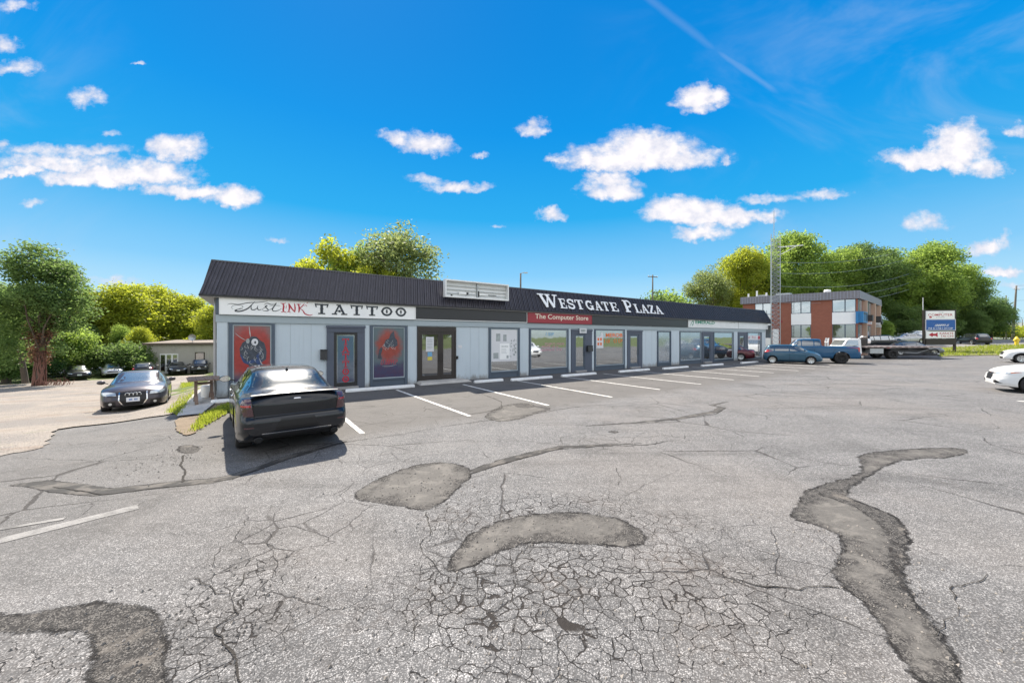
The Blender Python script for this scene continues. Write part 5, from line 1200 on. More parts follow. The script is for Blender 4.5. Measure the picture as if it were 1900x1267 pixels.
def car(name, label, cat, spec, pos, fwd, key=None, detail=True, group=None, zoff=0, pitch=0):
    s = spec; f = Vector((fwd[0], fwd[1], 0)).normalized(); p = Vector(pos)
    # follow the slope of the ground
    h = s['wb'] / 2; za, zb = gz(p.x + f.x * h, p.y + f.y * h), gz(p.x - f.x * h, p.y - f.y * h); l = Vector((-f.y, f.x, 0)); zl, zr_ = gz(p.x + l.x * .8, p.y + l.y * .8), gz(p.x - l.x * .8, p.y - l.y * .8)
    ax = Vector((f.x * 2 * h, f.y * 2 * h, za - zb)).normalized(); ay = Vector((l.x * 1.6, l.y * 1.6, zl - zr_)).normalized(); az = ax.cross(ay).normalized(); ay = az.cross(ax)
    mid = Vector((p.x, p.y, (za + zb) / 2 + zoff)); F = Matrix.Translation(mid) @ Matrix((ax, ay, az)).transposed().to_4x4()
    T = Th(name, label, cat, (0, 0, 0), F, group); k = key or id(s)
    if k not in _bodies: _bodies[k] = car_mesh(s)
    me, bv, (T_, S_, xr, xf) = _bodies[k]
    if key and me.materials[0] != M[s['paint']]: me = me.copy(); me.materials[0] = M[s['paint']]
    bo = bpy.data.objects.new('body', me); C.objects.link(bo); bo.parent = T.e
    W, wb, wr = s['w'], s['wb'], s['wr']; xr0, xr1, xf1, xf0 = s['gh']; zr = max(q[1] for q in s['top']); gl = s.get('glass', 'carglass')
    Sm = S_((xf1 + xr1) / 2)
    # windscreen and rear window
    zb_ = T_(xf0) + .035; zt = zr - .075
    def scr(zlo, zhi, wl, wh): return [(-wl, zlo), (wl, zlo), (wh, zhi), (-wh, zhi)]
    T.part('windscreen', conform(bv, scr(zb_, zt, W * .80, wr - .085), 0, sub=3), M[gl], True)
    rz0 = T_(xr0) + s.get('rgz', .045); T.part('rear_window', conform(bv, scr(rz0, zr - .085, W * s.get('rgw', .74), wr - .10), 180, sub=3), M[s.get('rglass', gl)], True)
    # side windows
    z0 = Sm + .055; z1 = zr - .125; mbs = []
    def fe(z): return xf0 + (xf1 - xf0) * min(1, max(0, (z - Tf) / (zr - .03 - Tf))) - .15
    def re(z): return xr0 + (xr1 - xr0) * min(1, max(0, (z - Tr) / (zr - .03 - Tr))) + s.get('cp', .16)
    Tf, Tr = T_(xf0), T_(xr0); cuts_ = s['pil']   # pillar x positions, front to back
    edges = [fe] + [lambda z, q=q: q for q in cuts_] + [re]
    for i in range(len(edges) - 1):
        a, b_ = edges[i], edges[i + 1]; g_ = .0 if i == 0 else .035; h_ = 0 if i == len(edges) - 2 else .035
        P = [(b_(z0) + h_, z0 if i < 2 else z0 + .02), (a(z0) - g_, z0), (a(z1) - g_, z1), (b_(z1) + h_, z1)]
        if P[1][0] - P[0][0] < .15 and P[2][0] - P[3][0] < .15: continue
        for yaw, sg in ((90, -1), (-90, 1)):
            T.part('side_window', conform(bv, [(sg * x, z) for x, z in P], yaw, .004, 2), M[gl], True)
    # door seams and handles
    def seams(lines, wd_, parent_name, mt):
        for yaw, sg in ((90, -1), (-90, 1)):
            mb = MB()
            for ln in lines:
                for (xa, za_), (xb, zb2) in zip(ln[:-1], ln[1:]):
                    dx, dz = xb - xa, zb2 - za_; L_ = math.hypot(dx, dz) or 1; nx, nz = -dz / L_ * wd_ / 2, dx / L_ * wd_ / 2
                    conform(bv, [(sg * (xa + nx), za_ + nz), (sg * (xb + nx), zb2 + nz), (sg * (xb - nx), zb2 - nz), (sg * (xa - nx), za_ - nz)], yaw, .0025, 2, mb)
            T.part(parent_name, mb, mt)
    if detail:
        zb3 = s.get('clr', .2) + .12; fr = xf0 - .42 if 'dfx' not in s else s['dfx']; L_ = [[(fr, zb3), (fr + .02, Sm - .02)]]
        for q in cuts_[:s.get('ndoor', 2)]: L_.append([(q, zb3), (q, z0 - .02)])
        rx = -wb / 2 + s['rw'] + .12
        if s.get('ndoor', 2) > 1: L_.append([(rx, zb3 + .3), (rx - .22, Sm - .02)])
        L_.append([(fr, zb3), (rx, zb3)]); seams(L_, .012, 'door_gap', M['dark'])
        for i, q in enumerate(cuts_[:s.get('ndoor', 2)]):
            for sg in (1, -1):
                xh = q + .18 if i == 0 else q + .16
                for xh in ([q + .2, q - .85] if (i == 0 and s.get('ndoor', 2) > 1) else [q + .2])[:2]:
                    hit, nr, _, _ = bv.ray_cast(Vector((xh, sg * 4, Sm - .10)), Vector((0, -sg, 0)))
                    if hit: T.part('door_handle', MB().box(xh - .09, xh + .09, hit.y - .012 * (sg < 0) - .03 * (sg < 0), hit.y + .03 * (sg > 0) + .002, Sm - .115, Sm - .085), M[s.get('handle', s['paint'])], True)
                if i: break
    # mirrors
    for sg in (1, -1):
        mb = MB(); xm = xf0 - .40; ym = W + .085; zm = Sm + .12; hx, hy, hz = .075, .115, .075
        mb.lathe([(.01, -1), (.55, -.92), (.9, -.6), (1, -.1), (.97, .35), (.9, .62), (.0, .64)], 14, 'Z'); mb.v = [(-z * hx + xm, x * hy + sg * ym, y * hz + zm) for x, y, z in mb.v]
        mb.hexa([(xm - .02, sg * (W - .10), zm - .07), (xm + .03, sg * (W - .10), zm - .07), (xm + .03, sg * (W + .02), zm - .03), (xm - .02, sg * (W + .02), zm - .03), (xm - .02, sg * (W - .10), zm - .04), (xm + .03, sg * (W - .10), zm - .04), (xm + .03, sg * (W + .02), zm), (xm - .02, sg * (W + .02), zm)])
        mo = T.part('wing_mirror', mb, M[s['paint']] if s.get('mir', 1) else M['black'], 45)
        gm = MB(); gm.extrude([(xm - hx * .66, sg * ym + hy * .84 * math.cos(t), zm + hz * .8 * math.sin(t)) for t in np.linspace(0, 5.9, 14)], (-.004, 0, 0)); T.part('mirror_glass', gm, M['mirror'], parent=mo)
    for it in s.get('decals', []):
        nm, pts, yaw, mt = it[:4]; off = it[4] if len(it) > 4 else .005
        T.part(nm, conform(bv, pts, yaw, off, 3), M[mt], True)
        if len(it) > 5 and it[5]: T.part(nm, conform(bv, [(-a, z) for a, z in pts], -yaw, off, 3), M[mt], True)
    for it in s.get('tops', []): T.part(it[0], ctop(bv, it[1], it[3] if len(it) > 3 else .004, 3), M[it[2]], True)
    for x in (wb / 2, -wb / 2):
        for sg in (1, -1): add_wheel(T, x, sg * (W - .03 - s['tw'] / 2), s['rw'], s['tw'], s.get('rimst', 'alloy'), s.get('spk', 5))
    T.bv = bv; T.S_ = S_; T.T_ = T_; T.xr = xr; T.xf = xf
    return T
def side(sp, z, x): return None
def mk(**k): return k
def plate(T, xz, rear, lab=None, text=None, w_=.30, h_=.15, mt='plate'):
    z = xz; d = Vector((1, 0, 0)) if rear else Vector((-1, 0, 0)); hit, nr, _, _ = T.bv.ray_cast(Vector((-8 if rear else 8, 0, z)), d); x = hit.x
    x0, x1 = (x - .02, x - .002) if rear else (x + .002, x + .02)
    return T.part('number_plate', MB().box(x0, x1, -w_ / 2, w_ / 2, z - h_ / 2, z + h_ / 2), M[mt], label=lab)
def dup_spec(s, **k): t = dict(s); t.update(k); return t
# --- saloon with high waist and short glass (the black one seen from behind)
BL = mk(wb=3.05, fo=.88, ro=1.13, w=.905, clr=.2, rw=.375, tw=.25, wr=.63, paint='p_black', pil=[.02, -.95], gh=(-1.98, -1.20, .15, 1.02), rimst='dark', spk=10, handle='chrome', pf=.12, pr=.10, er=.6, cp=.2, rb=.16,
        top=[(-2.655, 1.02), (-2.6, 1.075), (-2.45, 1.10), (-2.2, 1.10), (-1.98, 1.11), (-1.6, 1.30), (-1.20, 1.43), (-.6, 1.48), (-.1, 1.48), (.15, 1.46), (.6, 1.27), (1.02, 1.08), (1.5, 1.04), (2.1, .97), (2.4, .88), (2.405, .80)],
        sho=[(-2.655, .98), (-2.4, 1.03), (-1.2, 1.03), (0, 1.0), (1.0, .97), (2.0, .88), (2.405, .72)],
        rgz=.035, rgw=.70, rglass='carglassd', rstep=(.665, .075),
        decals=[('tail_light', [(.66, .74), (.80, .74), (.86, 1.02), (.70, 1.03)], 180, 'smokelens', .006), ('tail_light', [(-.66, .74), (-.80, .74), (-.86, 1.02), (-.70, 1.03)], 180, 'smokelens', .006),
                ('boot_gap', [(-.67, .705), (.67, .705), (.67, .72), (-.67, .72)], 180, 'dark', .004), ('boot_gap', [(-.655, .72), (-.645, .72), (-.685, 1.03), (-.695, 1.03)], 180, 'dark', .004), ('boot_gap', [(.655, .72), (.645, .72), (.685, 1.03), (.695, 1.03)], 180, 'dark', .004),
                ('plate_recess', [(-.36, .47), (.36, .47), (.26, .67), (-.26, .67)], 180, 'grille', .004), ('reflector', [(.66, .545), (.80, .545), (.80, .57), (.66, .565)], 180, 'smokelens'), ('reflector', [(-.66, .545), (-.80, .545), (-.80, .57), (-.66, .565)], 180, 'smokelens'), ('lens_bar', [(.70, .90), (.835, .90), (.84, .93), (.705, .93)], 180, 'redlens', .009), ('lens_bar', [(-.70, .90), (-.835, .90), (-.84, .93), (-.705, .93)], 180, 'redlens', .009), ('boot_badge', [(-.06, .985), (.06, .985), (.045, 1.005), (-.045, 1.005)], 180, 'chrome', .009),
                ('lower_valance', [(-.78, .30), (.78, .30), (.70, .40), (.5, .43), (-.5, .43), (-.70, .40)], 180, 'black', .006), ('valance_trim', [(-.55, .425), (.55, .425), (.55, .44), (-.55, .44)], 180, 'chrome', .008)],
        tops=[('sunroof', [(-.95, -.50), (.02, -.50), (.02, .50), (-.95, .50)], 'carglass', .004)])
def black_car():
    rl = Vector((-5.2, 7.14, 0)); d = Vector((-.625, .78, 0)).normalized(); lat = Vector((.78, .625, 0)); c = rl + lat * .78 + d * 1.525
    T = car('parked_car', 'glossy black saloon parked nose in near the tattoo door, seen from behind', 'car', BL, c, d)
    for sg in (1, -1):
        mb = MB(); mb.lathe([(.05, -.1), (.052, .03), (.046, .034), (.042, .02), (.040, -.06), (.001, -.06)], 20, 'X', (0, 0, 0)); mb.v = [(-x - 2.665, y * 1.2 + sg * .60, z + .335) for x, y, z in mb.v]; ex = T.part('exhaust_tip', mb, M['rimdark'], 40); m2 = MB(); m2.extrude([(-2.72, sg * .60 + .048 * math.cos(t), .335 + .04 * math.sin(t)) for t in np.linspace(0, 5.9, 14)], (.004, 0, 0)); m2.v = [(x + .022, y, z) for x, y, z in m2.v]; T.part('exhaust_bore', m2, M['dark'], parent=ex)
    # boot lip, antenna fin
    mb = MB(); P = [(-2.53, y, 1.078 - .03 * abs(y) ** 2) for y in np.linspace(-.70, .70, 13)]
    mb.quadgrid([[(x - .03, y, z + .012), (x + .0, y, z + .038), (x + .10, y, z + .012), (x + .10, y, z - .01)] for x, y, z in P]); T.part('spoiler_lip', mb, M['p_black'], True)
    mb = MB(); mb.hexa([(-1.32, -.03, 1.39), (-1.14, -.022, 1.41), (-1.14, .022, 1.41), (-1.32, .03, 1.39), (-1.33, -.006, 1.47), (-1.26, -.006, 1.47), (-1.26, .006, 1.47), (-1.33, .006, 1.47)]); T.part('roof_antenna', mb, M['p_black'])
    # bright window surround on both sides
    for yaw, sg in ((90, -1), (-90, 1)):
        mb = MB(); ln = [(-1.62, 1.10), (.80, 1.035)]
        conform(T.bv, [(sg * -1.62, 1.072), (sg * .80, 1.05), (sg * .80, 1.068), (sg * -1.62, 1.09)], yaw, .006, 4, mb); T.part('window_trim', mb, M['chrome'])
black_car()
# --- charcoal hatchback seen from the front
AU = mk(wb=2.58, fo=.86, ro=.80, w=.885, clr=.17, rw=.315, tw=.215, wr=.60, paint='p_char', pil=[.0, -.78], gh=(-1.92, -1.25, .18, 1.02), rimst='alloy', spk=7, glass='carglassb', pf=.20, ef=.8, cp=.2,
        top=[(-2.09, .92), (-2.0, 1.02), (-1.92, 1.05), (-1.55, 1.27), (-1.25, 1.37), (-.6, 1.42), (-.1, 1.425), (.18, 1.405), (.6, 1.22), (1.02, .99), (1.4, .95), (1.8, .87), (2.05, .76), (2.15, .68)],
        sho=[(-2.09, .88), (-1.3, .93), (0, .90), (1.0, .87), (1.7, .80), (2.15, .62)],
        decals=[('headlight', [(-.36, .62), (-.05, .60), (.12, .66), (.14, .76), (-.10, .775), (-.34, .735)], 0, 'lens')],
        )
def sgn(pts, s): return [(a * s, b_) for a, b_ in pts]
hl = [(.42, .60), (.70, .615), (.80, .66), (.80, .735), (.66, .745), (.44, .70)]
AU['decals'] = [('headlight', sgn(hl, 1), 0, 'lens', .006), ('headlight', sgn(hl, -1), 0, 'lens', .006), ('grille', [(-.33, .70), (.33, .70), (.34, .44), (.24, .26), (-.24, .26), (-.34, .44)], 0, 'grille', .006),
                ('grille_surround', [(-.36, .72), (-.33, .70), (-.34, .44), (-.24, .26), (.24, .26), (.24, .24), (-.26, .24), (-.37, .43)], 0, 'chrome', .008), ('grille_surround', [(.36, .72), (.33, .70), (.34, .44), (.24, .26), (.24, .24), (.26, .24), (.37, .43)], 0, 'chrome', .008),
                ('lower_intake', [(.42, .24), (.74, .26), (.72, .42), (.44, .40)], 0, 'grille', .005), ('lower_intake', sgn([(.42, .24), (.74, .26), (.72, .42), (.44, .40)], -1), 0, 'grille', .005),
                ('fog_lamp', [(.56 + .045 * math.cos(t), .33 + .045 * math.sin(t)) for t in np.linspace(0, 5.6, 9)], 0, 'lens', .01), ('fog_lamp', [(-.56 + .045 * math.cos(t), .33 + .045 * math.sin(t)) for t in np.linspace(0, 5.6, 9)], 0, 'lens', .01),
                ('bonnet_gap', [(-.62, .755), (-.61, .755), (-.40, .73), (.40, .73), (.61, .755), (.62, .755), (.40, .722), (-.40, .722)], 0, 'dark', .004)]
def audi():
    f = Vector((.65, -.76, 0)).normalized(); c = G(252, 760) - f * 1.4; c.z = 0
    T = car('parked_car', 'charcoal hatchback with four ring badge parked on the gravel yard', 'car', AU, c, f)
    for i in range(4):
        y = -.145 + i * .097; x = T.bv.ray_cast(Vector((8, y, .62)), Vector((-1, 0, 0)))[0].x + .012; mb = MB()
        mb.tube([(x, y + .058 * math.cos(t), .625 + .058 * math.sin(t)) for t in np.linspace(0, 2 * math.pi, 19)], .009, 6, False); T.part('badge_ring', mb, M['chrome'], True)
    o = plate(T, .45, False, w_=.34, h_=.15)
    hx = T.bv.ray_cast(Vector((8, 0, .45)), Vector((-1, 0, 0)))[0].x; V_ = MB()
    for q in (-.10, -.07, -.04, .03, .06, .09): V_.box(hx + .0215, hx + .0235, q, q + .018, .42, .48)
    T.part('plate_lettering', V_, M['bluesign'], parent=o)
audi()

# generic shapes of the other cars
SED = mk(wb=2.75, fo=.92, ro=1.05, w=.905, clr=.19, rw=.32, tw=.215, wr=.60, paint='p_black', pil=[.0, -.85], gh=(-1.85, -1.15, .15, 1.05), rimst='alloy', spk=8, pf=.20, cp=.2,
         top=[(-2.425, .86), (-2.38, .97), (-2.1, 1.02), (-1.85, 1.03), (-1.5, 1.23), (-1.15, 1.37), (-.5, 1.43), (0, 1.435), (.15, 1.42), (.6, 1.24), (1.05, 1.0), (1.6, .93), (2.1, .82), (2.25, .74), (2.295, .66)],
         sho=[(-2.425, .82), (-1.3, .93), (0, .90), (1.0, .87), (1.8, .79), (2.295, .60)])
hl2 = [(.48, .60), (.74, .62), (.82, .70), (.78, .74), (.50, .68)]
FRONT = [('headlight', sgn(hl2, 1), 0, 'lens', .006), ('headlight', sgn(hl2, -1), 0, 'lens', .006), ('grille', [(-.44, .66), (.44, .66), (.40, .54), (-.40, .54)], 0, 'grille', .006), ('lower_intake', [(-.60, .42), (.60, .42), (.50, .26), (-.50, .26)], 0, 'grille', .005)]
tl2 = [(.50, .76), (.80, .74), (.84, .88), (.52, .90)]
REAR = [('tail_light', sgn(tl2, 1), 180, 'redlens', .006), ('tail_light', sgn(tl2, -1), 180, 'redlens', .006), ('bumper_trim', [(-.6, .26), (.6, .26), (.56, .38), (-.56, .38)], 180, 'black', .005)]
SED['decals'] = FRONT + REAR
HAT = mk(wb=2.46, fo=.74, ro=.56, w=.845, clr=.19, rw=.30, tw=.19, wr=.58, paint='p_blue', pil=[-.12, -1.10], ndoor=1, gh=(-1.74, -1.42, .42, 1.22), rimst='cap', spk=7, pf=.24, pr=.14, ef=.9, cp=.22, dfx=.86,
         top=[(-1.79, .98), (-1.77, 1.10), (-1.74, 1.16), (-1.6, 1.36), (-1.42, 1.47), (-.8, 1.525), (-.2, 1.53), (.42, 1.47), (.8, 1.28), (1.22, 1.06), (1.55, .96), (1.8, .84), (1.93, .72), (1.97, .62)],
         sho=[(-1.79, .96), (-1.2, .98), (0, .95), (1.0, .93), (1.5, .84), (1.97, .56)])
HAT['decals'] = [('headlight', sgn([(.42, .66), (.62, .70), (.74, .86), (.66, .86), (.44, .74)], 1), 0, 'lens', .006), ('headlight', sgn([(.42, .66), (.62, .70), (.74, .86), (.66, .86), (.44, .74)], -1), 0, 'lens', .006), ('lower_intake', [(-.42, .48), (.42, .48), (.36, .28), (-.36, .28)], 0, 'grille', .005)] + [('tail_light', sgn([(.60, .90), (.78, .88), (.76, 1.10), (.62, 1.12)], k), 180, 'redlens', .006) for k in (1, -1)]
SUV = mk(wb=2.70, fo=.90, ro=.95, w=.92, clr=.24, rw=.36, tw=.225, wr=.66, paint='p_black', pil=[.1, -.72, -1.35], gh=(-2.12, -1.75, .38, 1.10), rimst='alloy', spk=5, pf=.15, pr=.08, cp=.18,
         top=[(-2.3, 1.02), (-2.25, 1.12), (-2.12, 1.17), (-1.95, 1.45), (-1.75, 1.62), (-1.0, 1.68), (0, 1.69), (.38, 1.66), (.75, 1.44), (1.10, 1.17), (1.6, 1.10), (2.05, 1.0), (2.2, .90), (2.25, .80)],
         sho=[(-2.3, 1.0), (-1, 1.08), (.5, 1.05), (1.1, 1.03), (1.8, .96), (2.25, .74)])
hl3 = [(.48, .78), (.80, .78), (.82, .92), (.50, .90)]
SUV['decals'] = [('headlight', sgn(hl3, 1), 0, 'lens', .006), ('headlight', sgn(hl3, -1), 0, 'lens', .006), ('grille', [(-.44, .90), (.44, .90), (.42, .66), (-.42, .66)], 0, 'grille', .006), ('lower_intake', [(-.6, .5), (.6, .5), (.5, .32), (-.5, .32)], 0, 'grille', .005)] + [('tail_light', sgn([(.62, .84), (.82, .82), (.84, 1.02), (.66, 1.05)], k), 180, 'redlens', .006) for k in (1, -1)]
JEEP = mk(wb=2.65, fo=.75, ro=.80, w=.89, clr=.30, rw=.37, tw=.23, wr=.68, paint='p_black', pil=[.05, -.70, -1.35], gh=(-1.95, -1.86, .45, .88), rimst='alloy', spk=5, pf=.06, pr=.05, cp=.16,
          top=[(-2.12, 1.05), (-2.05, 1.12), (-1.95, 1.14), (-1.90, 1.45), (-1.84, 1.66), (-1, 1.70), (.45, 1.68), (.68, 1.42), (.88, 1.16), (1.4, 1.12), (1.95, 1.05), (2.07, .98)], sho=[(-2.12, 1.0), (.5, 1.05), (1.2, 1.03), (2.07, .92)])
JEEP['decals'] = [('headlight', [(s_ * .62 + .10 * math.cos(t), .86 + .085 * math.sin(t)) for t in np.linspace(0, 5.6, 9)], 0, 'lens', .01) for s_ in (1, -1)] + [('grille', [(-.46, .95), (.46, .95), (.44, .76), (-.44, .76)], 0, 'grille', .006), ('badge_panel', [(-.08, .88), (.08, .88), (.08, .83), (-.08, .83)], 0, 'chrome', .01), ('lower_intake', [(-.7, .58), (.7, .58), (.66, .42), (-.66, .42)], 0, 'black', .006)]
PICK = mk(wb=3.65, fo=.95, ro=1.15, w=.99, clr=.40, rw=.44, tw=.28, wr=.72, arch=.09, paint='p_navy', pil=[.72, -.10], ndoor=2, gh=(-.62, -.56, .95, 1.50), rimst='truck', spk=8, pf=.08, pr=.02, cp=.10, bed=(-2.85, -.75, .80, .80), rb=.02, rgw=.78,
          top=[(-2.975, 1.38), (-2.9, 1.42), (-1.5, 1.42), (-.68, 1.42), (-.62, 1.44), (-.59, 1.7), (-.56, 1.93), (-.4, 1.98), (.5, 1.99), (.95, 1.94), (1.25, 1.68), (1.50, 1.42), (2.0, 1.36), (2.6, 1.28), (2.74, 1.18), (2.775, 1.05)],
          sho=[(-2.975, 1.34), (-1.0, 1.36), (.5, 1.33), (1.5, 1.30), (2.775, .98)])
PICK['decals'] = [('tail_light', sgn([(.80, .98), (.965, .98), (.965, 1.32), (.82, 1.32)], k), 180, 'redlens', .008) for k in (1, -1)] + [('headlight', sgn([(.55, 1.0), (.9, 1.0), (.9, 1.16), (.55, 1.16)], k), 0, 'lens', .006) for k in (1, -1)] + [('tailgate_gap', [(-.78, .80), (.78, .80), (.78, .815), (-.78, .815)], 180, 'dark', .004), ('grille', [(-.5, 1.18), (.5, 1.18), (.5, .85), (-.5, .85)], 0, 'chrome', .006)]
PICK['decals'] += [('tail_light', [(k_ * 2.975, .98), (k_ * 2.82, .98), (k_ * 2.82, 1.32), (k_ * 2.975, 1.32)], 90 if k_ > 0 else -90, 'redlens', .008) for k_ in (1, -1)]
def other_cars():
    # blue hatchback and the vehicles beyond the right end of the plaza
    rw_, fw_ = GF(1433, 673.8), GF(1505.3, 676.4); f = Vector((.86, -.51, 0)).normalized(); left = Vector((-f.y, f.x, 0)); c = (rw_ + fw_) / 2 + left * .78
    car('parked_car', 'steel blue hatchback with silver wheel covers at the right end of the plaza', 'car', HAT, c, f)
    f2 = Vector((-.86, .51, 0)).normalized(); r2 = GF(1561, 674.6); l2 = Vector((-f2.y, f2.x, 0)); c2 = r2 + f2 * 1.825 - l2 * .82
    T = car('pickup_truck', 'deep blue pickup truck behind the blue hatchback with its red tail light showing', 'pickup truck', PICK, c2, f2)
    T.part('rear_bumper', MB().box(-3.12, -2.99, -.95, .95, .50, .68), M['chrome']); T.part('tow_hitch', MB().box(-3.3, -3.121, -.05, .05, .50, .56), M['black'])
    mb = MB()
    for y in (-.6, -.25, .3, .65): mb.tube([(-1.05, y, .82), (-1.05, y, 1.75), (-1.1, y * .9, 2.05)], .03, 6)
    mb.tube([(-1.05, -.7, 1.7), (-1.05, .7, 1.7)], .03, 6); T.part('bed_rack', mb, M['whitemetal'])
    # wine red car nose behind the end wall
    c3 = GF(1424, 671.5) + Vector((.6, 1.6, 0)); car('parked_car', 'dark wine red car half hidden between the plaza end wall and the blue hatchback', 'car', dup_spec(SED, paint='p_wine'), c3 + Vector((-2.3, 1.8, 0)), (-.8, .6), key='sed')
    # black pickup / suv behind the flatbed
    car('parked_car', 'black four wheel drive with long side glass behind the flatbed deck', 'suv', dup_spec(SUV, paint='p_black', glass='carglassb'), (44.5, 44.5, 0), (.97, -.24), key='suv', zoff=.45)
    car('parked_car', 'silver coupe parked high behind the flatbed, left of the pylon sign', 'car', dup_spec(SED, paint='p_silver', glass='carglass'), (57.2, 54.0, 0), (-.97, .24), key='sed', zoff=.55)
    car('parked_car', 'pale car with blue glass right behind the left post of the pylon sign', 'car', dup_spec(SED, paint='p_white', glass='carglassb'), (65.2, 59.8, 0), (-.97, .24), key='sed', zoff=.75)
    c5 = GF(1733, 662.2); f5 = Vector((.93, -.36, 0)).normalized(); l5 = Vector((-f5.y, f5.x, 0)); car('parked_car', 'grey saloon parked behind the flatbed with its nose past the deck tail', 'car', dup_spec(SED, paint='p_grey'), c5 - f5 * 1.375 + l5 * .8, f5, key='sed')
    car('moving_car', 'black hatchback driving away on the road beyond the grass verge', 'car', dup_spec(SUV, paint='p_black'), G(1832, 640) + Vector((.4, 2, 0)), (.40, .92), key='suv', zoff=0)
    # cars at the right edge
    c6 = GF(1920, 731); f6 = Vector((-.76, .65, 0)).normalized(); l6 = Vector((-f6.y, f6.x, 0))
    S6 = dup_spec(SED, paint='p_white', w=.93, wb=2.83, rw=.345, spk=10, arch=.05, top=[(a, z * 1.10) for a, z in SED['top']], sho=[(a, z * 1.10) for a, z in SED['sho']], gh=(-1.85, -1.15, .1, 1.0), fo=.88, ro=1.01)
    S6['decals'] = [('headlight', sgn([(.30, .68), (.60, .695), (.84, .74), (.86, .79), (.60, .765), (.30, .735)], k), 0, 'lens', .006) for k in (1, -1)] + [('headlight', [(k * x, z) for x, z in [(2.18, .70), (1.93, .74), (1.66, .80), (1.84, .80), (2.2, .765)]], 90 if k < 0 else -90, 'lens', .007) for k in (1, -1)] + [('turn_lamp', [(k * x, z) for x, z in [(1.96, .735), (1.70, .787), (1.84, .785), (1.97, .762)]], 90 if k < 0 else -90, 'orange', .010) for k in (1, -1)]
    S6['decals'] += [('grille', [(-.30, .74), (.30, .74), (.34, .60), (.28, .46), (-.28, .46), (-.34, .60)], 0, 'grille', .007), ('air_intake', [(.50, .34), (.80, .34), (.70, .46), (.52, .44)], 0, 'grille', .006), ('air_intake', [(-.50, .34), (-.80, .34), (-.70, .46), (-.52, .44)], 0, 'grille', .006), ('grille_bar', [(-.30, .70), (.30, .70), (.30, .74), (-.30, .74)], 0, 'chrome', .012)]
    car('parked_car', 'white saloon nearest the camera, its front end entering at the right edge', 'car', S6, c6 - f6 * 1.415 - l6 * .82, f6)
    c7 = GF(1896, 673.5); f7 = Vector((-.72, .69, 0)).normalized(); l7 = Vector((-f7.y, f7.x, 0)); S7 = dup_spec(SUV, paint='p_white', rw=.36, arch=.05)
    T = car('parked_car', 'white crossover with dark wheel arch trim at the right edge behind the white saloon', 'suv', S7, c7 - f7 * 1.35 - l7 * .82, f7, key='suv')
    for x in (1.35, -1.35):
        for sg in (1, -1):
            mb = MB(); rows = [[], []]
            for t in np.linspace(-15, 195, 22):
                for k_, rr in enumerate((.415, .475)):
                    px_, pz_ = x + rr * math.cos(R(t)), .365 + rr * math.sin(R(t)); hit = T.bv.ray_cast(Vector((px_, sg * 4, pz_)), Vector((0, -sg, 0)))[0]; rows[k_].append((px_, (hit.y if hit and abs(hit.y) > .6 else sg * .9) + sg * .008, pz_))
            mb.quadgrid(rows); T.part('arch_trim', mb, M['black'], True)
    # the row in the gravel yard
    def yard(px, py, f, spec, label, cat, key, nm='parked_car', **k):
        g_ = G(px, py); f = Vector((f[0], f[1], 0)).normalized(); return car(nm, label, cat, spec, g_ - f * k.pop('back', 1.4), f, key=key, **k)
    Ta = yard(146, 703.5, (.80, -.60), dup_spec(SED, paint='p_black', spk=5), 'black saloon with a wide white number plate, left of the silver saloon in the yard', 'car', 'sed')
    Tb = yard(209, 698.5, (.74, -.67), dup_spec(SED, paint='p_silver', glass='carglass'), 'silver saloon facing the camera between two dark cars at the back of the yard', 'car', 'sed')
    Tc = yard(266, 698, (-.62, .78), dup_spec(SUV, paint='p_black', top=[(a, z * .93) for a, z in SUV['top']], sho=[(a, z * .95) for a, z in SUV['sho']]), 'dark hatchback seen from behind with red tail lights in the yard', 'car', 'suvlow', back=-1.4)
    Td = yard(330, 693.5, (.70, -.71), dup_spec(SED, paint='p_black', spk=5), 'black saloon facing the camera beside the off road car by the shed', 'car', 'sed')
    Te = yard(370, 692.5, (.60, -.80), JEEP, 'black boxy off road car with round headlights beside the plaza corner', 'suv', 'jeep')
    Tf = yard(97, 699, (.80, -.60), dup_spec(SED, paint='p_silver', spk=6), 'silver car mostly hidden behind the ivy covered trunk', 'car', 'sed')
    car('parked_car', 'white car glimpsed behind the black off road car at the plaza corner', 'suv', dup_spec(JEEP, paint='p_white'), G(396, 688) - Vector((.2, -1.4, 0)) * 2, (.5, -.86), key='jeep')
    for T, z in ((Ta, .50), (Td, .50), (Te, .66)): plate(T, z, False, w_=.32, h_=.15)
    plate(Tc, .66, True, w_=.32, h_=.15)
other_cars()
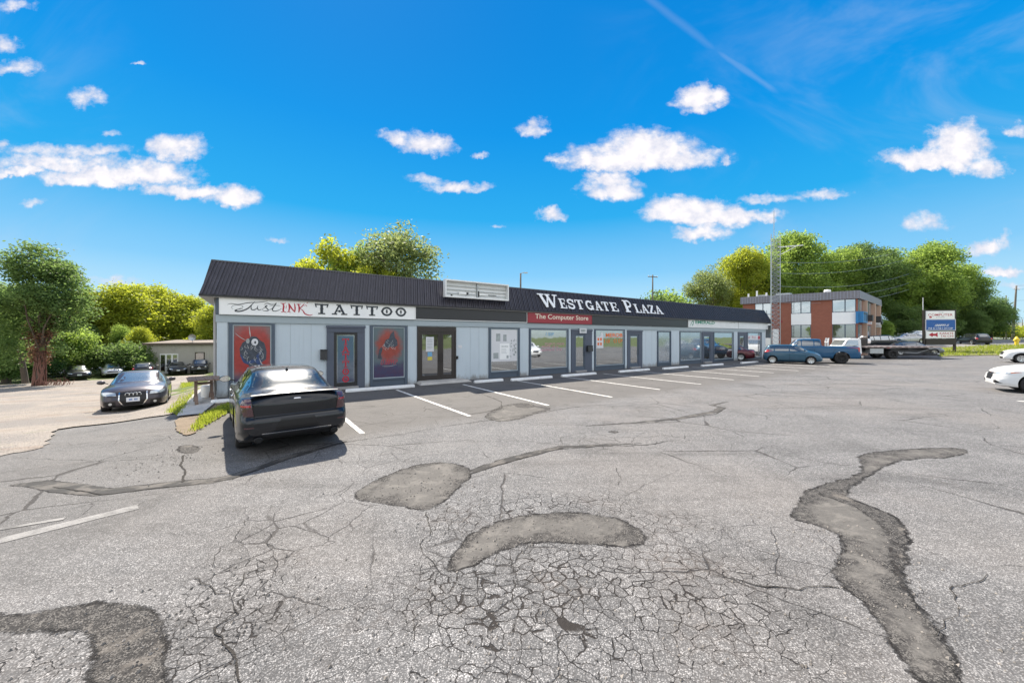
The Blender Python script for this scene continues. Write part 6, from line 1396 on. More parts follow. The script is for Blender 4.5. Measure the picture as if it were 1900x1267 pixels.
def flatbed():
    f = Vector((-.995, .10, 0)).normalized(); g0 = GF(1655, 665.6); l = Vector((-f.y, f.x, 0)); ctr = g0 - l * .95
    F = Matrix.Translation(ctr) @ Matrix((f, Vector((-f.y, f.x, 0)), Vector((0, 0, 1)))).transposed().to_4x4()
    T = Th('flatbed_truck', 'flatbed recovery truck with a long pale empty deck parked beside the deep blue pickup', 'flatbed truck', (0, 0, 0), F)
    mb = MB(); mb.box(-3.6, 2.6, -1.2, 1.2, 1.10, 1.27); mb.hexa([(-4.9, -1.2, 1.16), (-3.6005, -1.2, 1.10), (-3.6005, 1.2, 1.10), (-4.9, 1.2, 1.16), (-4.9, -1.2, 1.20), (-3.6005, -1.2, 1.27), (-3.6005, 1.2, 1.27), (-4.9, 1.2, 1.20)]); T.part('deck', mb, M['deckwood'])
    for y in (1.2, -1.2 - .02):
        mb = MB()
        x = -3.4
        while x < 2.4: mb.box(x, x + .28, y, y + .02, 1.165, 1.205); x += .55
        T.part('stake_pockets', mb, M['black'])
    mb = MB(); mb.box(-4.0, 3.6, -.42, -.28, .72, .93).box(-4.0, 3.6, .28, .42, .72, .93)
    for x in (-3.3, -1.6, .9, 2.2): mb.box(x, x + .12, -.9, .9, .94, 1.09)
    T.part('chassis', mb, M['black']); T.part('tool_box', MB().box(.9, 2.1, .55, 1.12, .52, 1.0), M['galv']); T.part('tool_box', MB().box(.9, 2.1, -1.12, -.55, .52, 1.0), M['galv'])
    T.part('headboard', MB().box(2.3, 2.42, -1.1, 1.1, 1.28, 2.0).box(2.3, 2.42, -1.1, 1.1, 2.05, 2.12), M['black'])
    mb = MB(); mb.tube([(-3.9, -.8, .60), (-3.9, .8, .60)], .05, 8); mb.box(-4.1, -3.9, -1.1, 1.1, .45, .58); mb.tube([(-3.7, .5, .95), (-2.6, .5, .55), (-1.2, .5, .62)], .06, 8); T.part('wheel_lift', mb, M['galv'])
    for x in (0,):
        for sg in (1, -1):
            add_wheel(T, x, sg * .98, .46, .25, 'truck', 6); add_wheel(T, x, sg * .70, .46, .25, 'truck', 6)
        for sg in (1, -1): T.part('mudguard', MB().box(x - .62, x + .62, sg * .86 - .28, sg * .86 + .28, .985, 1.03), M['black'])
    cs = dup_spec(PICK, paint='p_white', top=[(a, z * 1.06) for a, z in PICK['top']]); 
    # cab: cut down body shell ahead of the deck
    mb = MB(); pr = [(2.75, .55), (2.75, 2.25), (2.9, 2.32), (4.1, 2.30), (4.4, 2.22), (4.95, 1.50), (5.75, 1.36), (5.85, 1.2), (5.85, .55)]
    rows = []
    for y, k in ((-1.0, .985), (-.93, 1), (0, 1.005), (.93, 1), (1.0, .985)): rows.append([(x, y if z < 1.5 else y * .86, z * k) for x, z in pr])
    mb.quadgrid(rows); 
    for r in (rows[0], rows[-1]): mb.poly(r)
    mb.v = [(2.75 + (x - 2.75) * .74, y, z * .86) for x, y, z in mb.v]; T.part('cab', mb, M['p_white'], 40)
    mb = MB(); mb.tube([(2.0, -.3, 1.28), (2.0, -.3, 2.0), (1.7, -.3, 2.2), (1.4, -.3, 2.15)], .09, 8); mb.tube([(1.8, .3, 1.28), (1.8, .3, 1.9)], .1, 8); mb.lathe([(.001, 0), (.2, 0), (.24, .2), (.2, .42), (.001, .48)], 12, 'Z', (1.2, -.3, 1.5)); T.part('winch', mb, M['whitemetal'], True)
    for sg in (1, -1): T.part('side_window', MB().extrude([(3.05, sg * .97, 1.31), (4.22, sg * .97, 1.31), (3.92, sg * .90, 1.80), (3.05, sg * .90, 1.80)], (0, sg * .012, 0)), M['carglassb'])
    T.part('windscreen', MB().extrude([(4.40, -.72, 1.34), (4.40, .72, 1.34), (4.05, .70, 1.84), (4.05, -.70, 1.84)], (.02, 0, .02)), M['carglassb'])
    for sg in (1, -1): add_wheel(T, 4.35, sg * .86, .46, .26, 'truck', 6)
    T.part('light_bar', MB().box(3.3, 3.45, -.5, .5, 2.0, 2.08), M['galv'])
flatbed()
# ------------------------------------------------------------------ buildings in the distance
def brick_building():
    C0 = Vector((37.2, 40.0, 0)); dl = Vector((-.76, .65, 0)).normalized(); F = Matrix.Translation(C0) @ Matrix.Rotation(math.atan2(dl.y, dl.x), 4, 'Z')
    # frame: x runs left along the front, the depth runs along ds
    ds = Vector((.77, .63, 0)).normalized(); dx, dy = ds.dot(dl), ds.dot(Vector((-dl.y, dl.x, 0))); 
    def P(s_, t, z): return (s_ + t * dx, t * dy, z)          # dy is negative: away from the camera
    T = Th('office_building', 'two storey red brick office building with grey metal parapet and white window bands', 'building', P(4, 6, 0), F)
    Ln, D = 10.6, 16.0; zt = 6.3
    mb = MB(); mb.hexa([P(0, 0, 0), P(Ln, 0, 0), P(Ln, D, 0), P(0, D, 0), P(0, 0, zt), P(Ln, 0, zt), P(Ln, D, zt), P(0, D, zt)]); T.part('wall', mb, M['brick'])
    def slab(s0, s1, z0, z1, mt, name, pr=.04, parent=None, in_=.001):
        mb = MB(); mb.hexa([P(s0, -pr, z0), P(s1, -pr, z0), P(s1, -in_, z0), P(s0, -in_, z0), P(s0, -pr, z1), P(s1, -pr, z1), P(s1, -in_, z1), P(s0, -in_, z1)]); return T.part(name, mb, mt, parent=parent)
    def sidebar(t0, t1, z0, z1, mt, name, pr=.04, parent=None, in_=.001):
        mb = MB(); mb.hexa([P(-pr, t0, z0), P(-in_, t0, z0), P(-in_, t1, z0), P(-pr, t1, z0), P(-pr, t0, z1), P(-in_, t0, z1), P(-in_, t1, z1), P(-pr, t1, z1)]); return T.part(name, mb, mt, parent=parent)
    mb = MB(); mb.hexa([P(-.25, -.25, zt - .02), P(Ln + .2, -.25, zt - .02), P(Ln + .2, D + .1, zt - .02), P(-.25, D + .1, zt - .02), P(-.2, -.2, zt + .85), P(Ln + .2, -.2, zt + .85), P(Ln + .2, D + .1, zt + .85), P(-.2, D + .1, zt + .85)]); T.part('parapet', mb, M['fascia'])
    mb = MB(); s_ = -.1
    while s_ < Ln: mb.hexa([P(s_, -.275, zt), P(s_ + .03, -.275, zt), P(s_ + .03, -.2, zt), P(s_, -.2, zt), P(s_, -.235, zt + .84), P(s_ + .03, -.235, zt + .84), P(s_ + .03, -.2, zt + .84), P(s_, -.2, zt + .84)]); s_ += .28
    T.part('parapet_ribs', mb, M['fascialight'])
    for s0, s1, m_ in ((.12, 2.03, .45), (3.9, 5.68, .5), (7.65, 9.28, .5)):
        for z0, z1 in ((4.87, 6.26), (2.05, 3.55)):
            o = slab(s0, s1, z0, z1, M['frame'], 'window', .03); w_ = (s1 - s0)
            for a, b_ in ((0, m_), (m_, 1)): slab(s0 + w_ * a + .05, s0 + w_ * b_ - .05, z0 + .06, z1 - .05, M['paneoff' if z0 > 4 else 'panedark'], 'pane', .036, o, .031)
        slab(s0 - .02, s1 + .02, 3.56, 4.86, M['white'], 'white_band', .06); slab(s0, s1, .2, 2.04, M['white'], 'lower_band', .05)
    # side wall: glazing, beige columns, signs
    for t0, t1 in ((.35, 2.6), (6.2, 8.9), (10.2, 13.4)):
        for z0, z1 in ((.4, 3.5), (4.4, 6.26)): o = sidebar(t0, t1, z0, z1, M['frame'], 'window', .04); sidebar(t0 + .1, t1 - .1, z0 + .1, z1 - .1, M['panegrey'], 'pane', .05, o, .041)
    for t in (3.2, 9.3, 13.8): sidebar(t, t + .5, 0, zt - .03, M['beige'], 'column', .35)
    o = sidebar(.1, 2.9, 3.7, 4.9, M['cyansign'], 'fascia_sign', .45); T.parts = o
    for t0, t1, z0, z1 in ((.5, 1.6, 4.6, 4.8), (.95, 1.15, 3.9, 4.59), (1.9, 2.1, 3.9, 4.8), (2.11, 2.6, 3.9, 4.05), (2.11, 2.6, 4.62, 4.8), (2.5, 2.65, 4.06, 4.61)): sidebar(t0, t1, z0, z1, M['ink'], 'sign_mark', .47, o, .451)
    slab(-.1, .09, 3.62, 4.9, M['cyansign'], 'sign_end', .30, None, .061)
    mb = MB(); mb.lathe([(.001, 0), (.28, 0), (.34, .3), (.3, .45), (.001, .5)], 12, 'Z', P(3.0, 3.0, zt + .95)); mb.tube([P(3, 3, zt + .7), P(3, 3, zt + 1.0)], .12, 8); T.part('roof_vent', mb, M['whitemetal'], True)
    for s_, h in ((8.4, .5), (10.3, .5), (9.4, .8)): mb = MB(); mb.tube([P(s_, 1, zt + .5), P(s_, 1, zt + .85 + h)], .09, 8); T.part('vent_pipe', mb, M['whitemetal'])
    for s0, s1, h in ((6.2, 7.6, .35), (8.6, 9.6, .3)): mb = MB(); mb.hexa([P(s0, 1.5, zt + .8), P(s1, 1.5, zt + .8), P(s1, 2.5, zt + .8), P(s0, 2.5, zt + .8), P(s0, 1.5, zt + .85 + h), P(s1, 1.5, zt + .85 + h), P(s1, 2.5, zt + .85 + h), P(s0, 2.5, zt + .85 + h)]); T.part('roof_unit', mb, M['galv'])
    slab(6.55, 6.72, 3.9, 4.07, M['red'], 'alarm_bell', .12); slab(6.9, 7.5, 1.0, 3.1, M['white'], 'side_door', .06); slab(8.2, 8.7, .4, 4.1, M['white'], 'white_post', .25); slab(8.72, 9.9, 3.4, 3.7, M['white'], 'door_hood', .5)
    # shrubs' worth of hanging baskets by the side entrance
    for t, z in ((5.0, 4.0), (11.8, 4.1), (12.6, 3.8)): sidebar(t, t + .8, z, z + .7, M['black'], 'bracket_sign', .6); sidebar(t + .1, t + .5, z - .4, z - .1, M['poster'], 'small_sign', .5)
    return T
brick_building()
def shed():
    a, b_ = G(272, 693), G(400, 690); a.z = b_.z = 0; b_ = a + (b_ - a).normalized() * 16; d = (b_ - a).normalized(); zb = min(gz(a.x, a.y), gz(b_.x, b_.y)) - .3
    F = Matrix.Translation((a.x, a.y, zb)) @ Matrix.Rotation(math.atan2(d.y, d.x), 4, 'Z'); T = Th('shed', 'low pale metal shed with flat roof behind the parked cars', 'shed', (8, 3, 0), F); h = HC - zb - 8.5 * a.y / FPX * .92
    ht = (HOR - 640) / FPX * a.y + HC - zb
    T.part('wall', MB().box(0, 16, 0, 7, 0, ht), M['shedwall'])
    mb = MB(); x = .2
    while x < 16: mb.box(x, x + .03, -.02, -.001, .3, ht - .01); x += .3
    T.part('siding_ribs', mb, M['shedwall']); T.part('roof', MB().hexa([(-.3, -.35, ht), (16.3, -.35, ht + .1), (16.3, 7.3, ht + .5), (-.3, 7.3, ht + .4), (-.3, -.35, ht + .22), (16.3, -.35, ht + .36), (16.3, 7.3, ht + .7), (-.3, 7.3, ht + .6)]), M['shedroof'])
    def atx(px): return max(0.3, (((px - 950) / FPX) * a.y - a.x) / (d.x - ((px - 950) / FPX) * d.y))
    x0, x1 = atx(297), atx(331); o = T.part('door', MB().box(x0, x1, -.05, -.021, .3, 2.75), M['whitemetal']); w_ = (x1 - x0) / 3
    for i in (0, 1, 2): T.part('pane', MB().box(x0 + w_ * i + .1, x0 + w_ * (i + 1) - .1, -.06, -.051, .5, 2.6), M['panedark'], parent=o)
    x0, x1 = atx(362), atx(380); o = T.part('window', MB().box(x0, x1, -.05, -.021, 1.6, 2.9), M['bronze']); T.part('pane', MB().box(x0 + .1, x1 - .1, -.058, -.051, 1.7, 2.8), M['panedark'], parent=o)
    x = atx(350); D = Th('satellite_dish', 'grey satellite dish on a short mast on the shed roof', 'satellite dish', (x, 1, ht + .3), F)
    mb = MB(); mb.tube([(x, 1, ht + .25), (x, 1, ht + .85)], .03, 6); D.part('mast', mb, M['galv']); mb = MB(); mb.lathe([(.001, 0), (.2, .03), (.36, .10), (.42, .16)], 16, 'Y'); mb.v = [(p[0] + x, 1 - p[1], p[2] + ht + .95) for p in mb.v]; D.part('dish', mb, M['galv'], True)
shed()
def pylon_sign():
    a, b_ = G(1714, 653.5), G(1771, 652.8); z0 = gz(b_.x, b_.y); d = (b_ - a); d.z = 0; W_ = d.length; d.normalize(); F = Matrix.Translation((a.x, a.y, z0)) @ Matrix.Rotation(math.atan2(d.y, d.x), 4, 'Z')
    k = b_.y / FPX; Z = lambda py: HC - z0 + (HOR - py) * k
    T = Th('pylon_sign', 'tall roadside pylon sign with white, blue and white tenant panels on dark posts', 'pylon sign', (W_ / 2, 0, 0), F)
    T.part('post', MB().box(-.09, .09, -.1, .1, -.4, Z(574.5)), M['bronze']); T.part('post', MB().box(W_ - .09, W_ + .09, -.1, .1, -.4, Z(574.5)), M['bronze'])
    T.part('top_rail', MB().box(.0905, W_ - .0905, -.09, .09, Z(576.5), Z(574.7)), M['bronze'])
    def panel(p0, p1, mt, fr='whitemetal', name='panel', in_=.1, y=-.16):
        zb, zt = Z(p1), Z(p0); o = T.part(name, MB().box(in_, W_ - in_, y + .01, .12, zb, zt), M[fr]); f = T.part('face', MB().box(in_ + .05, W_ - in_ - .05, y, y + .0095, zb + .05, zt - .05), M[mt], parent=o); return o, zb, zt, y - .004
    def txt(o, body, x0, x1, z0_, z1, y, mt, bold=.01, shear=0): T.part('lettering', text_mb(body, x0 * W_, x1 * W_, z0_, z1, y, bold, 1, shear), M[mt], parent=o, recalc=False)
    o, zb, zt, y = panel(576.7, 592, 'white'); h = zt - zb
    txt(o, 'THE', .44, .60, zb + h * .76, zb + h * .86, y, 'posterg'); txt(o, 'COMPUTER', .10, .90, zb + h * .38, zb + h * .66, y, 'redpaint', .005); txt(o, 'STORE', .36, .64, zb + h * .16, zb + h * .30, y, 'posterg')
    mb = MB(); mb.extrude([(W_ * (.18 + .05 * math.cos(t)), y, zb + h * .24 + .10 * math.sin(t)) for t in np.linspace(0, 5.5, 9)], (0, -.003, 0)); T.part('logo', mb, M['redpaint'], parent=o)
    o, zb, zt, y = panel(592.3, 613, 'bluesign', in_=.04, y=-.2); h = zt - zb; txt(o, 'Quinte', .20, .74, zb + h * .62, zb + h * .90, y, 'letter', .01, .35); T.part('lettering', scribble(scribble(MB(), .30 * W_, .80 * W_, zb + h * .36, zb + h * .56, y, 8, 21, .5), .10 * W_, .90 * W_, zb + h * .12, zb + h * .26, y, 16, 22), M['letter'], parent=o)
    o, zb, zt, y = panel(614.6, 627.6, 'white'); h = zt - zb; txt(o, 'KARATE', .48, .92, zb + h * .56, zb + h * .86, y, 'redpaint'); txt(o, 'TAI-CHI', .50, .92, zb + h * .18, zb + h * .46, y, 'redpaint')
    mb = MB(); mb.extrude([(W_ * p, y, zb + h * q) for p, q in [(.12, .5), (.24, .82), (.26, .66), (.34, .66), (.41, .86), (.41, .16), (.34, .36), (.26, .36), (.24, .2)]], (0, -.004, 0)); T.part('arrow', mb, M['redpaint'], parent=o)
    panel(628.2, 639.3, 'bronze', 'bronze', 'blank_panel')
    g = G(1712.5, 653); g.x = (1712.5 - 950) / FPX * (g.y + .5); mb = MB(); mb.tube([(g.x, g.y + .5, g.z - .3), (g.x, g.y + .5, HC + (HOR - 552) / FPX * (g.y + .5))], .03, 8); single('flag_pole', 'thin white pole rising behind the left post of the pylon sign', 'pole', mb, M['whitemetal'])
pylon_sign()
def poles():
    def up(name, label, px, pyb, pyt, Y, r0, r1, mt='pole', arms=(), lean=0, cat='utility pole', base=None):
        X = (px - 950) / FPX * Y; z0 = gz(X, Y) - .5; zt = HC + (HOR - pyt) / FPX * Y; T = Th(name, label, cat, (X, Y, max(z0 + .5, -3)))
        mb = MB(); n = 7; mb.tube([(X + lean * i / (n - 1), Y, z0 + (zt - z0) * i / (n - 1)) for i in range(n)], [r0 + (r1 - r0) * i / (n - 1) for i in range(n)], 10); T.part('pole', mb, M[mt], True)
        for dz, w_, ang in arms:
            c_, s_ = math.cos(R(ang)), math.sin(R(ang)); mb = MB(); z = zt - dz; mb.hexa([(X + lean - w_ * c_, Y - .12 - w_ * s_, z - .06), (X + lean + w_ * c_, Y - .12 + w_ * s_, z - .06), (X + lean + w_ * c_, Y - .02 + w_ * s_, z - .06), (X + lean - w_ * c_, Y - .02 - w_ * s_, z - .06), (X + lean - w_ * c_, Y - .12 - w_ * s_, z + .06), (X + lean + w_ * c_, Y - .12 + w_ * s_, z + .06), (X + lean + w_ * c_, Y - .02 + w_ * s_, z + .06), (X + lean - w_ * c_, Y - .02 - w_ * s_, z + .06)]); T.part('crossarm', mb, M[mt])
            for q in (-.9, -.5, .5, .9): mb = MB(); mb.lathe([(.001, 0), (.05, 0), (.07, .06), (.04, .12), (.001, .16)], 8, 'Z', (X + lean + w_ * c_ * q, Y - .07 + w_ * s_ * q, z + .06)); T.part('insulator', mb, M['whitemetal'])
        return T, Vector((X + lean, Y, zt))
    up('utility_pole', 'wooden utility pole with crossarm rising behind the Plaza lettering', 1211, 700, 510, 62, .16, .10, arms=((.35, 1.0, 20),))
    T, p = up('lamp_post', 'wooden lamp post rising behind the roof right of the light box sign', 966, 700, 507, 40, .11, .09)
    mb = MB(); mb.tube([p + Vector((0, 0, -.1)), p + Vector((.25, -.1, .05)), p + Vector((.5, -.2, .02))], .035, 6); mb.box(p.x + .35, p.x + .75, p.y - .3, p.y - .1, p.z - .04, p.z + .06); T.part('lamp_head', mb, M['galv'])
    t1, a = up('utility_pole', 'tall leaning utility pole at the right edge of the photo', 1879, 640, 530, 100, .28, .16, arms=((1.0, 1.0, 10),), lean=1.0)
    t2, b_ = up('utility_pole', 'shorter thin utility pole left of the tall leaning one', 1867, 640, 548, 82, .12, .08, arms=((2.2, .5, 10),))
    t3, c_ = up('utility_pole', 'far thin utility pole beside the colourful shrubs', 1897, 635, 592, 160, .16, .10)
    up('marker_post', 'thin pale post standing in front of the dark trees across the road', 1792, 634, 592, 90, .09, .08, 'beige', cat='post')
    wires = [(a, Vector((160, 60, 22)), 2.5), (a + Vector((-1, 0, -1)), Vector((160, 60, 20)), 2.5), (a + Vector((0, 0, -4)), Vector((160, 70, 16)), 1.5)]
    tw = Vector(((1436 - 950) / FPX * 37, 37, 0)); 
    for z, X2, z2 in ((8.5, 62, 16.5), (7.2, 62, 14), (6.2, 62, 12.6), (5.6, 62, 11.6), (9.6, 62, 18)): wires.append((tw + Vector((.4, 0, z)), Vector((X2, 58, z2 - 2)), .8))
    for i, (p, q, sag) in enumerate(wires):
        mb = MB(); mb.tube([p.lerp(q, t) - Vector((0, 0, sag * 4 * t * (1 - t))) for t in np.linspace(0, 1, 13)], .008 + p.y * .00012, 4)
        single('overhead_wire', ['thin overhead wire leaving the top of the tall leaning pole', 'thin overhead wire leaving the crossarm of the tall leaning pole', 'lowest overhead wire leaving the tall leaning pole'][i] if i < 3 else 'thin overhead wire running from the lattice tower toward the trees on the right', 'wire', mb, M['black'] if i < 3 else M['galv'], group='overhead wires')
poles()
def tower():
    Y = 37.0; X = (1436 - 950) / FPX * Y; H = HC + (626 - 436) / FPX * Y; r = .44; T = Th('lattice_tower', 'slim grey steel lattice radio tower behind the right end of the plaza', 'lattice tower', (X, Y, 0))
    cs = [(X - r, Y - .25), (X + r, Y - .25), (X + .05, Y + .5)]; mb = MB()
    for i, c_ in enumerate(cs): m2 = MB(); m2.tube([(c_[0], c_[1], 0), (c_[0], c_[1], H)], .035, 6); T.part('leg', m2, M['galv'])
    for z in np.arange(.2, H - .4, .42):
        for i in range(3):
            a, b_ = cs[i], cs[(i + 1) % 3]; mb.tube([(*a, z), (*b_, z + .42)], .016, 4); mb.tube([(*b_, z), (*a, z + .42)], .016, 4) if i == 0 else None; mb.tube([(*a, z), (*b_, z)], .014, 4)
    T.part('bracing', mb, M['galv'])
    mb = MB(); mb.tube([(X, Y, H - 1.5), (X, Y, H + 2.4)], .03, 6); T.part('mast', mb, M['galv'])
    mb = MB(); zb = HC + (626 - 457) / FPX * Y; mb.tube([(X + r, Y, zb - .1), (X + 2.9, Y, zb + .1)], .05, 6); mb.tube([(X + 1.2, Y, zb - .55), (X + 2.2, Y, zb)], .03, 6); mb.tube([(X + r, Y, zb - .9), (X + 1.2, Y, zb - .55)], .03, 6); T.part('antenna_boom', mb, M['whitemetal'])
tower()
def hydrant():
    g = G(1886.5, 641); T = Th('fire_hydrant', 'yellow fire hydrant on the grass by the road', 'fire hydrant', g); s_ = 1.6
    mb = MB(); mb.lathe([(.001, 0), (.17, 0), (.17, .06), (.12, .08), (.12, .52), (.16, .54), (.16, .58), (.12, .62), (.06, .74), (.04, .80), (.001, .80)], 14, 'Z'); mb.v = [(p[0] * s_ + g.x, p[1] * s_ + g.y, p[2] * s_ + g.z) for p in mb.v]; T.part('barrel', mb, M['yellow'], 40)
    for a in (0, math.pi): mb = MB(); c_, s2 = math.cos(a), math.sin(a); mb.tube([(g.x + .1 * s_ * c_, g.y, g.z + .45 * s_), (g.x + .24 * s_ * c_, g.y, g.z + .45 * s_)], .07 * s_, 10); T.part('outlet', mb, M['yellow'], True)
hydrant()
def left_corner():
    # paved pad along the side wall, wooden pedestal table and bits
    P = [G(a, b_) for a, b_ in [(328, 776), (374, 771), (403, 747), (401, 715), (400, 700), (384, 700), (367, 724)]]
    mb = sheet_mb(resample([Vector((p.x, p.y, 0)) for p in P], .3), lambda x, y: zslope(x, y) + .05, maxlen=.5); struct('side_path', mb, M['concrete'])
    g = G(380, 750); F = Matrix.Translation((g.x, g.y, g.z + .06)) @ Matrix.Rotation(ANG + .15, 4, 'Z'); T = Th('picnic_table', 'weathered brown wooden table on two pedestals beside the left wall', 'table', (0, 0, 0), F)
    def ped(x, y, h=.72):
        mb = MB(); mb.box(x - .04, x + .04, y - .05, y + .05, .06, h); T.part('pedestal', mb, M['wood'])
        mb = MB()
        for s_ in (1, -1):
            rows = [[(x - .045, y + s_ * t, .01 + .20 * (1 - (t / .42) ** 1.6) * 1.0), (x + .045, y + s_ * t, .01 + .20 * (1 - (t / .42) ** 1.6)), (x + .045, y + s_ * t, .07 + .20 * (1 - (t / .42) ** 1.6)), (x - .045, y + s_ * t, .07 + .20 * (1 - (t / .42) ** 1.6)), (x - .045, y + s_ * t, .01 + .20 * (1 - (t / .42) ** 1.6))] for t in np.linspace(.06, .42, 7)]
            mb.quadgrid(rows); mb.poly(rows[-1][:4])
        T.part('foot', mb, M['wood'])
    ped(-.22, 0); ped(.22, .75); mb = MB()
    for i in range(4): mb.box(-.42 + i * .215, -.42 + i * .215 + .205, -.35, 1.2, .721, .76)
    T.part('table_top', mb, M['wood']); T.part('brace', MB().box(-.20, .20, .30, .38, .55, .63), M['wood'])
    q = P0 - U * .32 - N * .35; mb = MB(); mb.lathe([(.001, 0), (.13, 0), (.15, .06), (.15, .34), (.13, .40), (.001, .42)], 16, 'Z'); mb.v = [(p[0] + q.x, p[1] + q.y, p[2] + gz(q.x, q.y) + .1) for p in mb.v]; single('plastic_tub', 'small pale grey plastic tub standing by the downspout', 'tub', mb, M['whitemetal'], smooth=40)
left_corner()

# ------------------------------------------------------------------ trees
def leaf_mesh(name, mt, lobes, n, size, seed, spread=.45, per=16, flat=.0, shell=.55, drop=0):
    rg = np.random.default_rng(seed); L = np.array([l[:6] for l in lobes], float); vol = L[:, 3] * L[:, 4] + L[:, 4] * L[:, 5] + L[:, 3] * L[:, 5]
    nc = max(1, n // per); li = rg.choice(len(L), nc, p=vol / vol.sum()); d = rg.normal(size=(nc, 3)); d /= np.linalg.norm(d, axis=1)[:, None]
    rad = shell + (1 - shell) * rg.random(nc) ** .7; rad = np.where(rg.random(nc) < .14, rg.random(nc) * .7, rad); rad *= rg.uniform(.9, 1.12, nc)
    cc = L[li, :3] + d * rad[:, None] * L[li, 3:6]; lobv = rg.random(len(L)); cv = .25 * lobv[li] + .45 * rg.random(nc)
    c = np.repeat(cc, per, 0) + rg.normal(size=(nc * per, 3)) * spread * np.array([1, 1, .6]); v = np.clip(np.repeat(cv, per) + rg.uniform(-.12, .3, nc * per), 0, 1); m = len(c)
    a = rg.normal(size=(m, 3)); a[:, 2] *= .6; a /= np.linalg.norm(a, axis=1)[:, None]; b_ = rg.normal(size=(m, 3)); b_ -= (b_ * a).sum(1)[:, None] * a; b_ /= np.linalg.norm(b_, axis=1)[:, None]
    sz = size * rg.uniform(.55, 1.3, m)[:, None]; V = np.stack([c - a * sz, c - b_ * sz * .5, c + a * sz, c + b_ * sz * .5], 1).reshape(-1, 3)
    me = bpy.data.meshes.new(name); me.vertices.add(4 * m); me.vertices.foreach_set('co', V.astype(np.float32).ravel()); me.loops.add(4 * m); me.loops.foreach_set('vertex_index', np.arange(4 * m, dtype=np.int32))
    me.polygons.add(m); me.polygons.foreach_set('loop_start', np.arange(0, 4 * m, 4, dtype=np.int32)); me.polygons.foreach_set('loop_total', np.full(m, 4, dtype=np.int32)); me.update(calc_edges=True); me.materials.append(mt)
    at = me.attributes.new('v', 'FLOAT', 'POINT'); at.data.foreach_set('value', np.repeat(v, 4).astype(np.float32)); return me
def mklobes(R_, z0, z1, n, seed, lr=.36, sq=1.0, top=.0):
    r = random.Random(seed); out = []; zc, hz = (z0 + z1) / 2, (z1 - z0) / 2
    for i in range(n):
        while True:
            x, y, z = r.uniform(-1, 1), r.uniform(-1, 1), r.uniform(-1, 1)
            if .15 < x * x + y * y + z * z < 1: break
        q = R_ * lr * r.uniform(.55, 1.4); k = 1 - lr * .75; w_ = 1 - top * max(0, z)
        out.append((x * R_ * k * w_, y * R_ * k * w_, zc + z * hz * k, q, q, q * .8 * sq))
    return out
def skeleton(h, z0, lobes, r0, seed, forks=6, lean=(0, 0), bark='bark'):
    """tapered trunk with limbs reaching into the lobes"""
    r = random.Random(seed); mb = MB(); zt = z0 + (h - z0) * .35
    pts = [Vector((lean[0] * t ** 1.3 + r.uniform(-.08, .08) * t, lean[1] * t + r.uniform(-.08, .08) * t, -.4 + (zt + .4) * t)) for t in (0, .08, .3, .55, .8, 1)]
    mb.tube(pts, [r0 * 1.45, r0 * 1.12, r0, r0 * .88, r0 * .75, r0 * .55], 10)
    for i, l in enumerate(lobes[:forks * 2]):
        t = r.uniform(.45, 1.0); k = min(4, int(t * 5)); a = pts[k].lerp(pts[k + 1], t * 5 - k) if k < 5 else pts[5]; e = Vector(l[:3]); m_ = a.lerp(e, .5) + Vector((r.uniform(-.4, .4), r.uniform(-.4, .4), r.uniform(0, .6)))
        rr = r0 * r.uniform(.28, .45); mb.tube([a, a.lerp(m_, .5), m_, m_.lerp(e, .6), e], [rr, rr * .85, rr * .6, rr * .4, rr * .15], 6)
        for _ in range(3):
            t2 = r.uniform(.4, .95); b0 = m_.lerp(e, t2); q = e + Vector((r.uniform(-1, 1) * l[3], r.uniform(-1, 1) * l[4], r.uniform(-.3, 1) * l[5])) * .9; mb.tube([b0, b0.lerp(q, .5) + Vector((0, 0, .15)), q], [rr * .35, rr * .22, rr * .06], 5)
    return mb
_tm = {}
def tree_kind(key, mt, h, R_, z0, nl, n, size, seed, lr=.36, r0=.3, per=16, spread=.45, lean=(0, 0), top=.25, shell=.55, extra=None, forks=7):
    lob = mklobes(R_, z0, h, nl, seed, lr, 1, top) + (extra or []); leaf = leaf_mesh('crown', M[mt], lob, n, size, seed, spread, per, shell=shell); tr = skeleton(h, z0, lob, r0, seed, forks, lean).mesh('trunk', M['bark'], 60); _tm[key] = (leaf, tr, h)
def plant(key, label, px, Y, pyt=None, sc=None, wsc=1, rot=0, name='tree', cat='tree', group=None, X=None, base=None, matn=None):
    leaf, tr, h = _tm[key]; X = (px - 950) / FPX * Y if X is None else X; z0 = gz(X, Y); s_ = sc if sc else (HC + (HOR - pyt) / FPX * Y - z0) / h
    e = bpy.data.objects.new(name, None); C.objects.link(e); e.location = (X, Y, z0); e.rotation_euler = (0, 0, rot); e.scale = (s_ * wsc, s_ * wsc, s_); tag(e, label, cat, group)
    if matn:
        k2 = (key, matn)
        if k2 not in _tm: m2 = leaf.copy(); m2.materials[0] = M[matn]; _tm[k2] = m2
        leaf = _tm[k2]
    for nm, me in (('crown', leaf), ('trunk', tr)):
        if me is None: continue
        o = bpy.data.objects.new(nm, me); C.objects.link(o); o.parent = e
    return e
